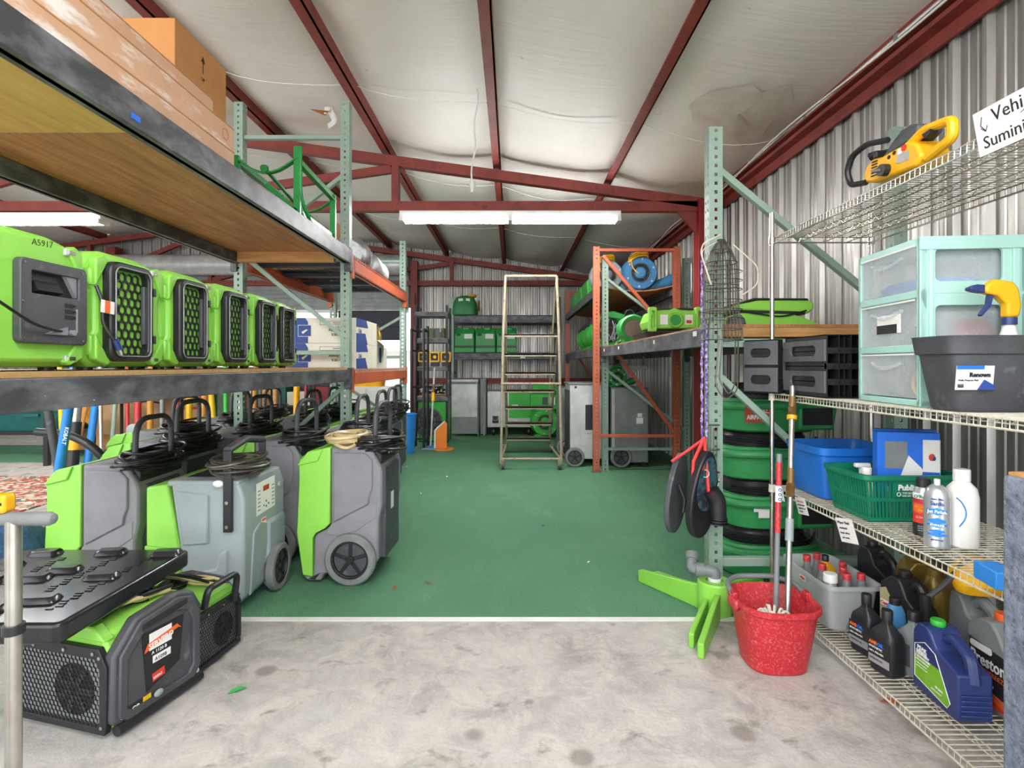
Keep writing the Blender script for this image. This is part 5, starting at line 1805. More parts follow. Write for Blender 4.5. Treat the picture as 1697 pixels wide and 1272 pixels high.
# ================================================================ WIRE SHELVING ALONG THE WALL
WX, WXR, WY0, WY1 = 1.47, 2.03, 1.12, 3.07
ZT, ZM, ZL, ZB = 2.08, 1.198, .682, .070
t = thing('wire_shelving', 'four tier chrome and cream wire shelving unit holding vehicle supplies', 'shelving unit', (0, 0, 0))
for x in (WX, WXR):
    for y in (WY0, WY1):
        g = G().cyl((x, y, .02), (x, y, 2.22), .0125, n=12)
        for i in range(86):
            g.cyl((x, y, .04 + i * .0254), (x, y, .043 + i * .0254), .0132, n=12)
        p_ = g.build('post', 'chrome', t)
        G().cyl((x, y, 0), (x, y, .03), .02, n=12).build('foot', 'black', p_)
for z, m in ((ZT, 'chrome'), (ZM, 'cream'), (ZL, 'cream'), (ZB, 'cream')):
    g = G()
    x0, x1, y0, y1 = WX + .012, WXR - .012, WY0 + .012, WY1 - .012
    for zz, r in ((z, .0032), (z - .03, .0042)):
        for x in (x0, x1):
            g.tube([(x, y0, zz), (x, y1, zz)], r, 6)
        for y in (y0, y1):
            g.tube([(x0, y, zz), (x1, y, zz)], r, 6)
    n = int((y1 - y0) / .0254)
    for i in range(n + 1):
        y = y0 + i * .0254
        g.tube([(x0 - .002, y, z - .03), (x0 - .002, y, z + .003), (x1 + .002, y, z + .003), (x1 + .002, y, z - .03)], .0021, 5)
    for k in range(3):
        x = x0 + (x1 - x0) * (k + 1) / 4
        g.tube([(x, y0, z - .004), (x, y1, z - .004)], .003, 5)
        g.tube([(x, y0, z - .028), (x, y1, z - .028)], .003, 5)
        zg = []
        for i in range(66):
            zg.append((x, y0 + (y1 - y0) * i / 65, z - .005 - .022 * (i % 2)))
        g.tube(zg, .002, 4)
    sh = g.build('shelf', m, t)
    for x in (WX, WXR):
        for y in (WY0, WY1):
            G().cyl((x, y, z - .036), (x, y, z + .006), .019, .017, n=12).build('corner_collar', m, sh)

# paper signs clipped to the shelf edges (reading along the aisle)
RD, UP = (0, -1, 0), (0, 0, 1)


def sign(label, y, z, w_, h_, lines, tilt=0., x=WX - .012, th=.001, name='shelf_sign'):
    t = thing(name, label, 'sign', (x, y, z))
    u = V((-.18, tilt, 1)).normalized()
    r = V((0, -1, tilt)).normalized()
    panel('card', (0, 0, 0), r, u, w_, h_, 'paper', t, th)
    n_ = r.cross(u)
    for s_, sz, dx, dz, m in lines:
        text(s_, sz, r * dx + u * dz + n_ * th, r, u, m, t)
    return t, r, u, n_


t, r, u, n_ = sign('long handwritten paper sign on the top wire shelf reading vehicle supplies in two languages', 1.70, ZT - .07, .56, .135,
                   [('Vehicle Supplies', .056, .062, .085, 'ink'), ('Suministros para veh\u00edculos', .052, .02, .018, 'ink')], x=WX - .004)
G().tube([r * .03 + u * .115 + n_ * .002, r * .022 + u * .09 + n_ * .002, r * .036 + u * .07 + n_ * .002], .0011, 5).build('arrow_mark', 'ink', t)
G().tube([r * .022 + u * .082 + n_ * .002, r * .036 + u * .068 + n_ * .002, r * .044 + u * .084 + n_ * .002], .0011, 5).build('arrow_mark', 'ink', t)
G().tube([r * (.15 + .012 * i) + u * (.073 + .004 * sin(i * 1.6)) + n_ * .002 for i in range(12)], .0009, 5).build('wavy_line', 'ink', t)
sign('small white printed card hung on the shelf edge below the blue bin', 2.76, ZL - .075, .095, .085, [('- Brake cleaner', .011, .01, .062, 'inkr'), ('and lubricants', .012, .01, .044, 'ink'), ('Limpiador de', .012, .014, .028, 'ink'), ('frenos', .012, .02, .012, 'ink')], .15)
sign('white card at the far post end of the shelf below the blue bin', 2.99, ZL - .055, .09, .075, [('Antifreeze', .013, .01, .048, 'ink'), ('Coolant', .013, .01, .028, 'inkr'), ('Refrigerante', .011, .01, .010, 'ink')], .05)
sign('white handwritten card reading wiper fluid on the shelf edge below the green basket', 2.40, ZL - .10, .12, .105, [('Wiper Fluid', .018, .008, .08, 'ink'), ('windshield', .013, .014, .058, 'ink'), ('Limpia vidrios', .012, .012, .038, 'ink'), ('para autos', .012, .018, .018, 'ink')], .2)

# --- top shelf: yellow chainsaw
t = thing('chainsaw', 'yellow chainsaw without bar, black wrap handle, on the top wire shelf', 'chainsaw', (1.56, 2.12, ZT + .007))
t.scale = (1, .97, .86)
t.rotation_euler.x = radians(6)
t.location.z += .018
pr = lambda pl: [(-a, b) for a, b in pl]
G().prism(pr([(-.20, .012), (-.215, .05), (-.20, .09), (-.16, .115), (-.10, .108), (-.02, .118), (.06, .125), (.10, .10), (.13, .045), (.10, .005), (-.15, .0)]), 'x', -.06, .06).build('body', 'yellow', t, .012)
G().prism(pr([(-.12, .10), (-.06, .16), (-.01, .195), (.04, .205), (.085, .19), (.085, .155), (.03, .125), (-.04, .11)]), 'x', -.05, .05).build('top_cover', 'dgrey', t, .012)
G().arc([(-.03, -.02, .12), (-.03, -.075, .15), (-.03, -.10, .16), (-.03, -.23, .155), (-.03, -.235, .08), (-.03, -.12, .035)], .019, 10).build('rear_handle', 'yellow', t)
G().arc([(-.065, .06, .17), (-.075, .18, .19), (-.08, .27, .16), (-.08, .30, .09), (-.07, .28, .02), (-.06, .19, .012)], .014, 10).build('wrap_handle', 'black', t)
G().arc([(.04, .08, .15), (.04, .17, .165), (.0, .20, .15), (-.04, .2, .13)], .012, 8).build('hand_guard', 'black', t)
G().prism(pr([(-.14, .115), (-.14, .15), (-.2, .155), (-.205, .135), (-.165, .13), (-.165, .115)]), 'x', -.055, .03).build('brake_lever', 'black', t, .005)
G().prism(pr([(.11, .135), (.15, .145), (.15, .13), (.125, .115)]), 'x', -.05, -.02).build('trigger', 'black', t)
for k in range(6):
    G().box(-.063, -.058, .12, .155, .028 + k * .013, .034 + k * .013).build('cooling_slot', 'ink', t)
G().cyl((-.085, .06, .035), (-.058, .06, .035), .027, n=18).build('starter_cap', 'black', t)
G().tube([(-.085, .06, .035), (-.09, .10, .04)], .007, 7).build('pull_cord', 'alud', t)
panel('label', (-.061, .0, .045), RD, UP, .065, .04, 'silv', t)
panel('label', (-.061, .0, .085), RD, UP, .025, .025, 'paper', t)
G().cyl((-.063, -.035, .105), (-.055, -.035, .105), .014, n=12).build('choke_knob', 'inkr', t)
for y, z in ((.05, .09), (.02, .1)):
    G().cyl((-.062, y, z), (-.058, y, z), .009, n=10).build('bolt_hole', 'ink', t)

# --- middle shelf: aqua drawers
t = thing('drawer_unit', 'aqua three drawer plastic storage tower with frosted drawers on the wire shelf', 'drawer unit', (1.525, 2.03, ZM + .006), radians(-5))
DW, DD, DH = .42, .365, .637
g = G().box(0, DD, 0, DW, 0, .025).box(0, DD, 0, DW, DH - .035, DH).box(DD - .015, DD, 0, DW, 0, DH)
g.box(0, .03, 0, DW, .205, .235).box(0, .03, 0, DW, .41, .44)
for y in (0, DW - .022):
    g.box(0, .028, y, y + .022, 0, DH)
g.build('frame', 'aqua', t, .004)
for y in (0.0, DW - .012):
    g = G()
    for k in range(3):
        z0, z1 = .0 + k * DH / 3, (k + 1) * DH / 3
        g.ring([(.0, z0)] * 0 + rrect(.0, DD, z0, z1, .001, 3), rrect(.055, .29, z0 + .045, z1 - .045, .018, 3), 'y', y, y + .012)
    g.build('side_wall', 'aqua', t, .002)
G().box(-.0, DD, -.006, .0, DH - .05, DH).box(.03, .045, -.007, 0, .02, DH - .05).box(.32, .345, -.007, 0, .1, DH - .05).build('side_rib', 'aqua', t, .003)
for k in range(3):
    z0 = .03 + k * .205
    g = G()
    g.box(.0, .006, .028, DW - .028, z0, z0 + .172).box(.006, .33, .028, .032, z0, z0 + .165).box(.006, .33, DW - .032, DW - .028, z0, z0 + .165).box(.006, .33, .032, DW - .032, z0, z0 + .005).box(.325, .33, .03, DW - .03, z0, z0 + .165)
    d = g.build('drawer', 'frost', t)
    pts = [(-.012 * sin(pi * i / 14), .11 + .2 * i / 14, z0 + .135 - .022 * sin(pi * i / 14)) for i in range(15)]
    G().tube(pts, .008, 6).build('pull_lip', 'frost', d)
    G().box(-.004, .0, .03, DW - .03, z0 + .165, z0 + .172).build('drawer_rim', 'white', d)
panel('sticker', (-.002, .27, .285), RD, UP, .16, .075, 'paper', t)
panel('sticker_band', (-.0033, .27, .285), RD, UP, .135, .036, 'ink', t)
rz = radians(-5)


def indrawer(x, y, z):
    return (1.525 + x * cos(rz) - y * sin(rz), 2.03 + x * sin(rz) + y * cos(rz), ZM + .006 + z)


one('folded_cloth', G().loft([(0, .24, .30), (.03, .26, .31), (.05, .22, .28)], 16, 5), 'bluelt', 'folded blue cloth seen through the top frosted drawer', 'cloth', loc=indrawer(.17, .21, .446), rz=rz)
one('red_pouch', G().loft([(0, .14, .10), (.05, .15, .11), (.09, .09, .07)], 16, 3), 'red', 'red pouch seen through the side window of the middle frosted drawer', 'pouch', loc=indrawer(.25, .10, .241), rz=rz)
one('dark_tool_case', G().box(-.12, .12, -.09, .09, 0, .055), 'grey2', 'grey flat case seen through the bottom frosted drawer', 'case', bev=.008, loc=indrawer(.15, .22, .036), rz=rz)
one('yellow_strap', G().torus((0, 0, .035), .045, .007, 'x'), 'yellow', 'yellow strap loop seen through the bottom frosted drawer', 'strap', loc=indrawer(.05, .075, .05), rz=rz)

# grey bucket with spray bottle
t = thing('utility_bucket', 'dark grey rectangular cleaning bucket with a white product label on the wire shelf', 'bucket', (1.665, 1.885, ZM + .006))
g = G()
g.loft([(0, .33, .15), (.01, .345, .16), (.19, .405, .20), (.195, .43, .215), (.25, .445, .225), (.255, .45, .228), (.255, .435, .213), (.02, .33, .15)], 36, 6)
g.build('tub', 'dgrey', t)
lb = panel('product_label', (-.20, -.0875, .075), (1, 0, 0), (0, -.1, 1), .125, .08, 'paper', t)
panel('label_band', (-.20, -.0969, .143), (1, 0, 0), (0, -.1, 1), .09, .012, 'tape', lb)
G().prism([(-.13, .075), (-.075, .075), (-.075, .09), (-.107, .108)], 'y', -.0965, -.092).build('label_triangle', 'inkb', lb)
text('Renown', .021, (-.158, -.0949, .118), (1, 0, 0), (0, -.1, 1), 'ink', lb, bold=.0008)
text('Multi Purpose Pail', .009, (-.193, -.0932, .104), (1, 0, 0), (0, -.1, 1), 'ink', lb)
for i in range(7):
    G().box(-.193 + i * .003, -.1915 + i * .003, -.0915, -.0905, .082, .094).build('bar_mark', 'ink', lb)
G().arc([(.21, -.08, .22), (.26, -.13, .1), (.26, -.13, .08)], .006, 8).build('bail_handle', 'black', t)
t = thing('spray_bottle', 'white spray bottle with a yellow and navy trigger head standing in the grey bucket', 'spray bottle', (1.735, 1.895, ZM + .028))
G().loft([(0, .07, .07), (.01, .08, .08), (.2, .08, .08), (.25, .045, .045), (.28, .03, .03)], 20, 2.3).build('bottle', 'white', t)
G().cyl((0, 0, .275), (0, 0, .30), .022, n=18).build('collar', 'blued', t)
G().prism([(.02, .30), (.03, .34), (.02, .40), (-.0, .425), (-.06, .432), (-.095, .41), (-.095, .385), (-.05, .375), (-.02, .345), (-.02, .30)], 'y', -.018, .018).build('trigger_head', 'yellow', t, .008)
G().prism([(-.095, .385), (-.12, .388), (-.145, .395), (-.145, .405), (-.12, .415), (-.095, .413)], 'y', -.014, .014).build('nozzle', 'blued', t, .003)
G().prism([(-.075, .38), (-.06, .38), (-.07, .34), (-.10, .305), (-.105, .31), (-.08, .345)], 'y', -.008, .008).build('trigger', 'blued', t)
t = thing('green_cup', 'bright green plastic cup with a black wire loop on the grey bucket rim', 'cup', (1.73, 1.725, ZM + .17))
G().lathe([(.025, 0), (.03, .12), (.036, .14), (.05, .145), (.05, .155), (.034, .156), (.026, .02)], (0, 0, 0), 20).build('cup', 'greenlt', t)
G().box(-.012, .012, .03, .07, .10, .112).build('hook', 'greenlt', t)
G().torus((-.03, 0, .03), .045, .005, 'y', 20, 6).build('wire_loop', 'black', t)


def chock(label, L, Dp, h, loc, rz_):
    t = thing('crate_module', label, 'plastic module', loc, rz_, 'black slotted modules')
    g = G()
    for k in range(2):
        z0, z1 = k * h / 2, (k + 1) * h / 2
        zc_ = (z0 + z1) / 2
        hl, hh = L * .3, h * .085
        ins = []
        for i in range(24):
            a = 2 * pi * (i + .5) / 24
            ca, sa = cos(a), sin(a)
            ins.append((L / 2 + (hl - hh) * math.copysign(1, ca) + hh * ca, zc_ + hh * sa))
        outp = []
        for u_, v_ in ins:
            dx, dz = (u_ - L / 2) / (L / 2), (v_ - zc_) / (h / 4)
            s_ = max(abs(dx), abs(dz))
            outp.append((L / 2 + dx / s_ * L / 2, zc_ + dz / s_ * h / 4))
        g.ring(outp, ins, 'x', 0, .012)
    g.build('slotted_face', mat('slate_plastic', '#5b5c5f', .5, c2='#4b4c50', sc=9), t, .003)
    G().box(.10 if Dp > .15 else .03, .104 if Dp > .15 else .034, .01, L - .01, .01, h - .01).build('inner_web', 'black', t)
    g = G()
    nx_, nz = max(2, int(Dp / .055)), 4
    for i in range(nx_ + 1):
        x = .012 + (Dp - .016) * i / nx_
        g.box(x, x + .004, 0, L, 0, h)
    for k in range(nz + 1):
        z = (h - .004) * k / nz
        g.box(.012, Dp, 0, L, z, z + .004)
        if 0 < k < nz:
            g.box(.012, Dp, .004, .02, z - .012, z + .016)
    g.build('cell_grid', 'black', t)
    for k in range(1, nz):
        for i in range(nx_ * 2):
            x = .03 + (Dp - .05) * i / (nx_ * 2 - 1)
            z = (h - .004) * k / nz + .002
            G().cyl((x, .002, z), (x, .006, z), .007, n=8).build('socket_hole', 'ink', t)
    return t


chock('black slotted plastic module with open cells next to the aqua drawers', .39, .30, .302, (1.475, 2.565, ZM + .006), 0)
chock('black slotted plastic module turned askew at the far end of the shelf', .20, .055, .30, (1.452, 2.972, ZM + .006), radians(35))

# --- third shelf
t = thing('storage_bin', 'translucent blue plastic bin on the wire shelf behind the green basket', 'bin', (1.725, 2.86, ZL + .006))
g = G().loft([(0, .33, .30), (.005, .345, .315), (.22, .385, .35), (.225, .41, .375), (.262, .415, .38), (.262, .395, .36), (.23, .375, .34), (.01, .335, .305)], 32, 8)
g.build('tub', 'blue', t)
G().box(-.14, .14, -.12, .12, .02, .19).build('dark_liner', 'blued', t)
for x in (-.08, .06):
    G().box(x - .035, x + .035, -.13, -.0, .19, .215).build('packed_part', 'black', t, .01)

t = thing('shopping_basket', 'dark green slatted shopping basket lettered in white on the wire shelf', 'basket', (1.715, 2.455, ZL + .006))
BW, BD, BH = .43, .30, .205
g = G()
for s_ in (-1, 1):
    for i in range(26):
        x = -.5 + i / 25
        if s_ < 0 and .02 < x < .44:
            continue
        g.bar((x * BW * .84, s_ * BD * .42, .01), (x * BW * .97, s_ * BD * .485, BH - .02), .0085, .006, up=(0, 1, 0))
    for i in range(17):
        y = -.5 + i / 16
        g.bar((s_ * BW * .42, y * BD * .84, .01), (s_ * BW * .485, y * BD * .97, BH - .02), .0085, .006, up=(1, 0, 0))
for z, k in ((.012, .85), (BH * .48, .915), (BH * .9, .98)):
    for s_ in (-1, 1):
        g.bar((-BW * k / 2, s_ * BD * k / 2, z), (BW * k / 2, s_ * BD * k / 2, z), .007, .016)
        g.bar((s_ * BW * k / 2, -BD * k / 2, z), (s_ * BW * k / 2, BD * k / 2, z), .007, .016)
g.add([(.02 * BW, -BD * .424, .01), (.44 * BW * .9, -BD * .424, .01), (.44 * BW, -BD * .486, BH - .02), (.02 * BW, -BD * .486, BH - .02),
       (.02 * BW, -BD * .424 + .005, .01), (.44 * BW * .9, -BD * .424 + .005, .01), (.44 * BW, -BD * .486 + .005, BH - .02), (.02 * BW, -BD * .486 + .005, BH - .02)],
      [(0, 1, 2, 3), (4, 7, 6, 5), (0, 4, 5, 1), (1, 5, 6, 2), (2, 6, 7, 3), (3, 7, 4, 0)]) if 0 else None
g.bar((.23 * BW, -BD * .472, .155), (.23 * BW + .0001, -BD * .486, .19), .18, .007, up=(0, 1, 0))
g.build('slatted_wall', 'basket', t)
G().box(-BW * .42, BW * .42, -BD * .42, BD * .42, .0, .012).build('bottom', 'basket', t)
g = G()
for i in range(9):
    x = .02 + .42 * i / 8
    g.bar((x * BW * .88, -BD * .425, .012), (x * BW * .95, -BD * .47, .155), .0085, .006, up=(0, 1, 0))
g.build('slatted_wall', 'basket', t)
g = G().loft([(BH - .02, BW * .98, BD * .98), (BH - .02, BW * 1.06, BD * 1.09), (BH, BW * 1.06, BD * 1.09), (BH, BW * .98, BD * .98), (BH - .02, BW * .98, BD * .98)], 40, 12, cap=(0, 0))
g.build('rim', 'basket', t)
ft_ = V((0, -.12, 1)).normalized()
pn = G().bar((.0, -BD * .46 - .004, .11), (.0, -BD * .487 - .004, .185), .19, .006, up=(0, 1, 0)).build('name_plate', 'basket', t)
text('Publix', .034, (-.078, -BD * .474 - .0085, .142), (1, 0, 0), ft_, 'inkw', pn, bold=.0014)
text('THIS BASKET CONTAINS', .011, (-.058, -BD * .468 - .0085, .126), (1, 0, 0), ft_, 'inkw', pn)
text('50% RECYCLED CONTENT', .011, (-.058, -BD * .464 - .0085, .114), (1, 0, 0), ft_, 'inkw', pn)
G().torus((-.072, -BD * .466 - .009, .124), .008, .0015, 'y', 14, 5).build('round_mark', 'inkw', pn)
for k, (x, y, rz_, lb) in enumerate(((.0, -.035, -.25, 'blue air filter carton with a grey picture and white pentagon in the green basket'), (.07, .07, -.25, 'second blue air filter carton behind the first in the green basket'))):
    t = thing('filter_carton', lb, 'carton', (1.75 + x, 2.45 + y, ZL + .022), rz_, 'air filter cartons')
    G().box(-.12, .12, -.028, .028, 0, .36).build('carton', 'tape', t, .002)
    if k == 0:
        panel('filter_picture', (-.09, -.028, .20), (1, 0, 0), (0, 0, 1), .085, .12, 'grey2', t)
        G().prism([(-.03, .11), (.04, .11), (.055, .20), (-.0, .26), (-.03, .17)], 'y', -.0305, -.028).build('white_pentagon', 'paper', t)
        panel('label', (.07, -.028, .255), (1, 0, 0), (0, 0, 1), .015, .035, 'paper', t)
    G().box(.12, .122, -.026, .026, .18, .33).build('white_end', 'paper', t)
    G().box(.122, .123, -.012, .012, .23, .26).build('emblem', 'inkr', t)
    G().box(.055, .118, -.0295, -.028, .19, .33).build('white_end', 'paper', t)
    G().ball((.088, -.031, .255), .013, .002, .016, 12, 6).build('emblem', 'inkr', t)
    G().ball((.095, -.0315, .25), .008, .002, .01, 12, 6).build('emblem', 'inkb', t)
BT = []


def bottle(label, loc, secs, m, capm, caph, capr, e=2.2, rz_=0., name='bottle', cat='bottle', grp=None, cap_off=(0, 0), n=24):
    t = thing(name, label, cat, loc, rz_, grp)
    G().loft(secs, n, e).build('body', m, t)
    zt = secs[-1][0]
    ox, oy = cap_off
    g = G().lathe([(capr, zt - .004), (capr, zt + caph * .9), (capr * .92, zt + caph), (0, zt + caph)], (ox, oy, 0), 20)
    g.build('cap', capm, t)
    return t


q = random.Random(9)
bottle('white screw cap bottle standing in the green basket by its slatted wall', (1.58, 2.42, ZL + .02), [(0, .06, .06), (.15, .06, .06), (.18, .03, .03)], 'white', 'white', .025, .02)
t = bottle('white trigger bottle lying behind the screw cap bottle in the green basket', (1.63, 2.52, ZL + .02), [(0, .06, .06), (.13, .06, .06), (.165, .03, .03)], 'white', 'white', .02, .018)
G().box(-.04, .03, -.012, .012, .185, .205).build('trigger_head', 'white', t, .005)
for k, x in enumerate((-.07, -.045, -.02, .0)):
    bottle(('first', 'second', 'third', 'fourth')[k] + ' small clear bottle seen through the slats of the green basket', (1.70 + x, 2.345, ZL + .02), [(0, .022, .022), (.09, .022, .022), (.12, .012, .012)], 'silv', 'inkr' if k in (1, 2) else 'white', .015, .007, grp='small bottles in the basket', n=12)


def fromface(t, r0, z, ang, s_, sz, m, sx=1., bold=0.):
    """one line of print wrapped as a flat patch tangent to a round can"""
    n_ = V((cos(ang), sin(ang), 0))
    rr = V((-sin(ang), cos(ang), 0))
    return text(s_, sz, V((0, 0, z)) + n_ * (r0 + .0006), rr, (0, 0, 1), m, t, align='CENTER', sx=sx, bold=bold)


p = SZ(1536, 890, ZL)
t = thing('spray_can', 'black, red and orange spray can with a black lid beside the silver can', 'spray can', (p.x, p.y + .02, ZL + .006))
R_ = .034
G().lathe([(R_, 0), (R_ + .001, .004), (R_, .008), (R_, .05)], (0, 0, 0), 28).build('body', 'black', t)
G().lathe([(R_, .05), (R_, .09)], (0, 0, 0), 28, cap=False).build('label_band', 'inkr', t)
G().lathe([(R_ + .0002, .09), (R_ + .0002, .125)], (0, 0, 0), 28, cap=False).build('label_band', 'inko', t)
G().lathe([(R_, .125), (R_, .165)], (0, 0, 0), 28, cap=False).build('label_band', 'red', t)
G().lathe([(R_, .165), (R_ - .001, .17), (R_ * .75, .188), (R_ * .7, .19)], (0, 0, 0), 28).build('shoulder', 'silv', t)
G().lathe([(R_ * .72, .187), (R_ * .72, .22), (R_ * .64, .224), (0, .224)], (0, 0, 0), 24).build('lid', 'black', t)
A0 = radians(-132)
G().lathe([(R_ + .0006, .145), (R_ + .0006, .167)], (0, 0, 0), 28, cap=False).build('label_band', 'paper', t)
fromface(t, R_ + .001, .149, A0, "O'Reilly", .017, 'basket', bold=.0005)
fromface(t, R_, .11, A0, 'Non-Chlor', .0105, 'yel2')
fromface(t, R_, .097, A0, 'Parts', .012, 'yel2', bold=.0004)
fromface(t, R_, .07, A0, 'CLEANER', .010, 'inkw')
for k in range(3):
    fromface(t, R_, .02 + .008 * k, A0, 'net contents', .006, 'inkw')

p = SZ(1563, 911, ZL)
t = thing('spray_can', 'silver and blue furniture polish spray can with a white nozzle on the wire shelf', 'spray can', (p.x, p.y + .03, ZL + .006))
R_ = .041
G().lathe([(R_, 0), (R_ + .001, .004), (R_, .008), (R_, .17), (R_ * .96, .19), (R_ * .8, .212), (R_ * .45, .226), (R_ * .3, .228), (0, .228)], (0, 0, 0), 30).build('body', 'silv', t)
G().lathe([(.010, .226), (.010, .248), (0, .25)], (0, 0, 0), 14).build('nozzle', 'white', t)
A0 = radians(-128)
g = G()
for z, hw, hh in ((.135, .030, .013), (.10, .024, .012), (.085, .03, .008), (.062, .02, .008), (.05, .028, .008)):
    n_, rr = V((cos(A0), sin(A0), 0)), V((-sin(A0), cos(A0), 0))
    for a_ in range(-3, 4):
        aa = A0 + a_ * .22 * hw / .03
        g.bar((R_ * cos(aa), R_ * sin(aa), z - hh * (1 - abs(a_) / 5)), (R_ * cos(aa) + .0001, R_ * sin(aa), z + hh * (1 - abs(a_) / 5)), .010, .0016, up=(cos(aa), sin(aa), 0))
g.build('blue_splash', 'bluelt', t)
for s_, z, sz, m in (('Aero Mist', .178, .009, 'inkb'), ('Sanfo', .158, .019, 'inkb'), ('Jet Polish', .13, .015, 'inkw'), ('STAINLESS', .083, .009, 'inkw'), ('glass and metal', .03, .006, 'inkb')):
    fromface(t, R_ + .001, z, A0, s_, sz, m, bold=.0004)
p = SZ(1603, 913, ZL)
t = bottle('tall glossy white bottle with a ribbed white cap beside the silver spray can', (p.x + .02, p.y + .05, ZL + .006), [(0, .095, .085), (.006, .103, .092), (.18, .103, .092), (.215, .09, .08), (.235, .055, .05), (.245, .04, .04)], 'white', 'white', .04, .027, 2.4)
G().tube(spline([(-.04, -.038, .08), (-.024, -.0445, .11), (-.022, -.045, .14), (-.034, -.041, .17), (-.045, -.03, .185)], 8), .0022, 6).build('blue_curve', 'bluelt', t)
t = thing('cleaning_pad', 'blue and dark ribbed cleaning block perched on the shelf edge', 'cleaning pad', (1.52, 1.66, ZL + .006), radians(-12))
G().box(-.06, .075, -.05, .05, 0, .05).build('ribbed_block', 'dgrey', t, .004)
for k in range(8):
    G().box(-.062, .077, -.052, -.05, .006 + k * .0055, .008 + k * .0055).build('rib', 'ink', t)
G().box(-.066, -.0, -.054, .056, .0, .054).build('blue_cover', 'bluelt', t, .004)
G().box(.03, .06, -.0535, -.051, .02, .03).build('red_mark', 'inkr', t)

# --- bottom shelf
t = thing('clear_tote', 'translucent storage tote of oil bottles at the end of the bottom wire shelf', 'tote', (1.64, 2.81, ZB + .006))
t.scale = (.68, 1.0, .82)
g = G().loft([(0, .30, .36), (.006, .315, .375), (.255, .37, .43), (.258, .41, .47), (.28, .415, .475), (.28, .39, .45), (.258, .36, .42), (.01, .31, .37)], 32, 8)
g.build('tub', 'tote', t)
lb = panel('oval_label', (-.182, .05, .20), (0, -1, 0), (-.15, 0, 1), .06, .035, 'paper', t)
G().ball((-.1865, .02, .217), .002, .024, .010, 14, 6).build('red_oval', 'inkr', lb)
spots = [(1318, 934), (1350, 930), (1367, 948), (1407, 940), (1402, 953), (1420, 966), (1394, 970)]
for k, (px, py) in enumerate(spots):
    p = SZ(px, py, .37)
    x, y = max(1.575, min(1.80, p.x + .12)), max(2.51, min(2.81, p.y + .03))
    x, y = [(1.575, 2.90), (1.645, 2.93), (1.585, 2.775), (1.705, 2.80), (1.66, 2.725), (1.70, 2.645), (1.63, 2.645)][k]
    bottle(('first', 'second', 'third', 'fourth', 'fifth', 'sixth', 'seventh')[k] + ' grey oil bottle with a red cap standing in the translucent tote', (x, y, ZB + .02), [(0, .055, .05), (.14, .057, .052), (.175, .045, .042), (.21, .03, .03), (.23, .028, .028)], 'grey2', 'red', .028, .0185, 3.0, q.uniform(-.5, .5), 'oil_bottle', 'bottle', 'red capped oil bottles in the tote')
bottle('yellow oil bottle with a black cap standing among the red capped ones', (1.655, 2.84, ZB + .02), [(0, .07, .055), (.17, .073, .058), (.21, .065, .05, .0, 0), (.24, .035, .03, -.02, 0), (.255, .028, .028, -.022, 0)], 'yellow', 'black', .025, .017, 3, .3, 'oil_bottle', cap_off=(-.022, 0))
bottle('white capped bottle in the aisle corner of the translucent tote', (1.562, 2.665, ZB + .02), [(0, .066, .066), (.17, .066, .066), (.20, .055, .055), (.215, .05, .05)], 'silv', 'white', .036, .032, 2, 0, 'oil_bottle')


def jug(label, loc, rz_, m, W, Dp, h, capm, capx, lab=None, name='oil_jug', capr=.024, slope=.55, grp=None):
    """flat jug: broad face towards local -y, cap at capx, hand grip on the opposite shoulder"""
    t = thing(name, label, 'jug', loc, rz_, grp)
    s_ = 1 if capx < 0 else -1
    a = W / 2
    nb = h - .022
    poly = [(-s_ * a, .012), (-s_ * (a - .012), 0), (s_ * (a - .012), 0), (s_ * a, .012), (s_ * a, h * slope), (s_ * (a * .98), h * (slope + .05)), (capx + s_ * a * .62, h * .72), (capx + s_ * a * .40, h * .86), (capx + s_ * .022, nb), (capx - s_ * .022, nb), (-s_ * a * .98, h * .80), (-s_ * a, h * .70)]
    G().prism(poly, 'y', -Dp / 2, Dp / 2).build('body', m, t, .016, seg=3)
    G().arc([(capx + s_ * a * .42, 0, h * .83), (capx + s_ * a * .75, 0, h * .90), (s_ * a * .80, 0, h * .80), (s_ * a * .93, 0, h * slope * .9)], Dp * .19, 10).build('handle', m, t)
    G().lathe([(capr * .9, nb - .006), (capr, nb + .002), (capr, nb + .022), (capr * .9, nb + .026), (0, nb + .026)], (capx, 0, 0), 20).build('cap', capm, t)
    return t


# blue jug in front
p = SZ(1575, 1190, ZB)
t = jug('navy coolant jug with a green cap and green label on the bottom shelf', (1.668, 2.065, ZB + .006), radians(-94), 'blued', .235, .115, .355, 'greenlt', -.065, capr=.024)
yf = -.0585
t.scale = (1.04, 1.05, .80)
lb = G().prism([(-.10, .06), (.07, .03), (.085, .06), (.01, .235), (-.045, .255), (-.10, .22)], 'y', yf - .0012, yf).build('label', 'inkg', t)
G().prism([(-.098, .175), (.032, .175), (.008, .232), (-.045, .251), (-.098, .218)], 'y', yf - .0022, yf - .001).build('label_top', 'blued', lb)
G().tube([(u_, yf - .002, v_) for u_, v_ in [(-.10, .06), (.07, .03), (.085, .06), (.01, .235), (-.045, .255), (-.10, .22)]], .0016, 5, True).build('label_border', 'inkw', lb)
for s_, sz, x, z in (('PEAK', .026, -.085, .205), ('ORIGINAL', .015, -.09, .191), ('EQUIPMENT', .015, -.09, .179), ('TECHNOLOGY', .013, -.09, .163), ('ASIAN VEHICLES', .011, -.092, .148), ('antifreeze coolant', .009, -.09, .132), ('concentrate full strength', .007, -.09, .118), ('global protection', .009, -.01, .062), ('10 years', .014, .01, .08)):
    text(s_, sz, (x, yf - .0022, z), (1, 0, 0), (0, 0, 1), 'inkw', lb, bold=.0006 if sz > .012 else 0, sx=.85)
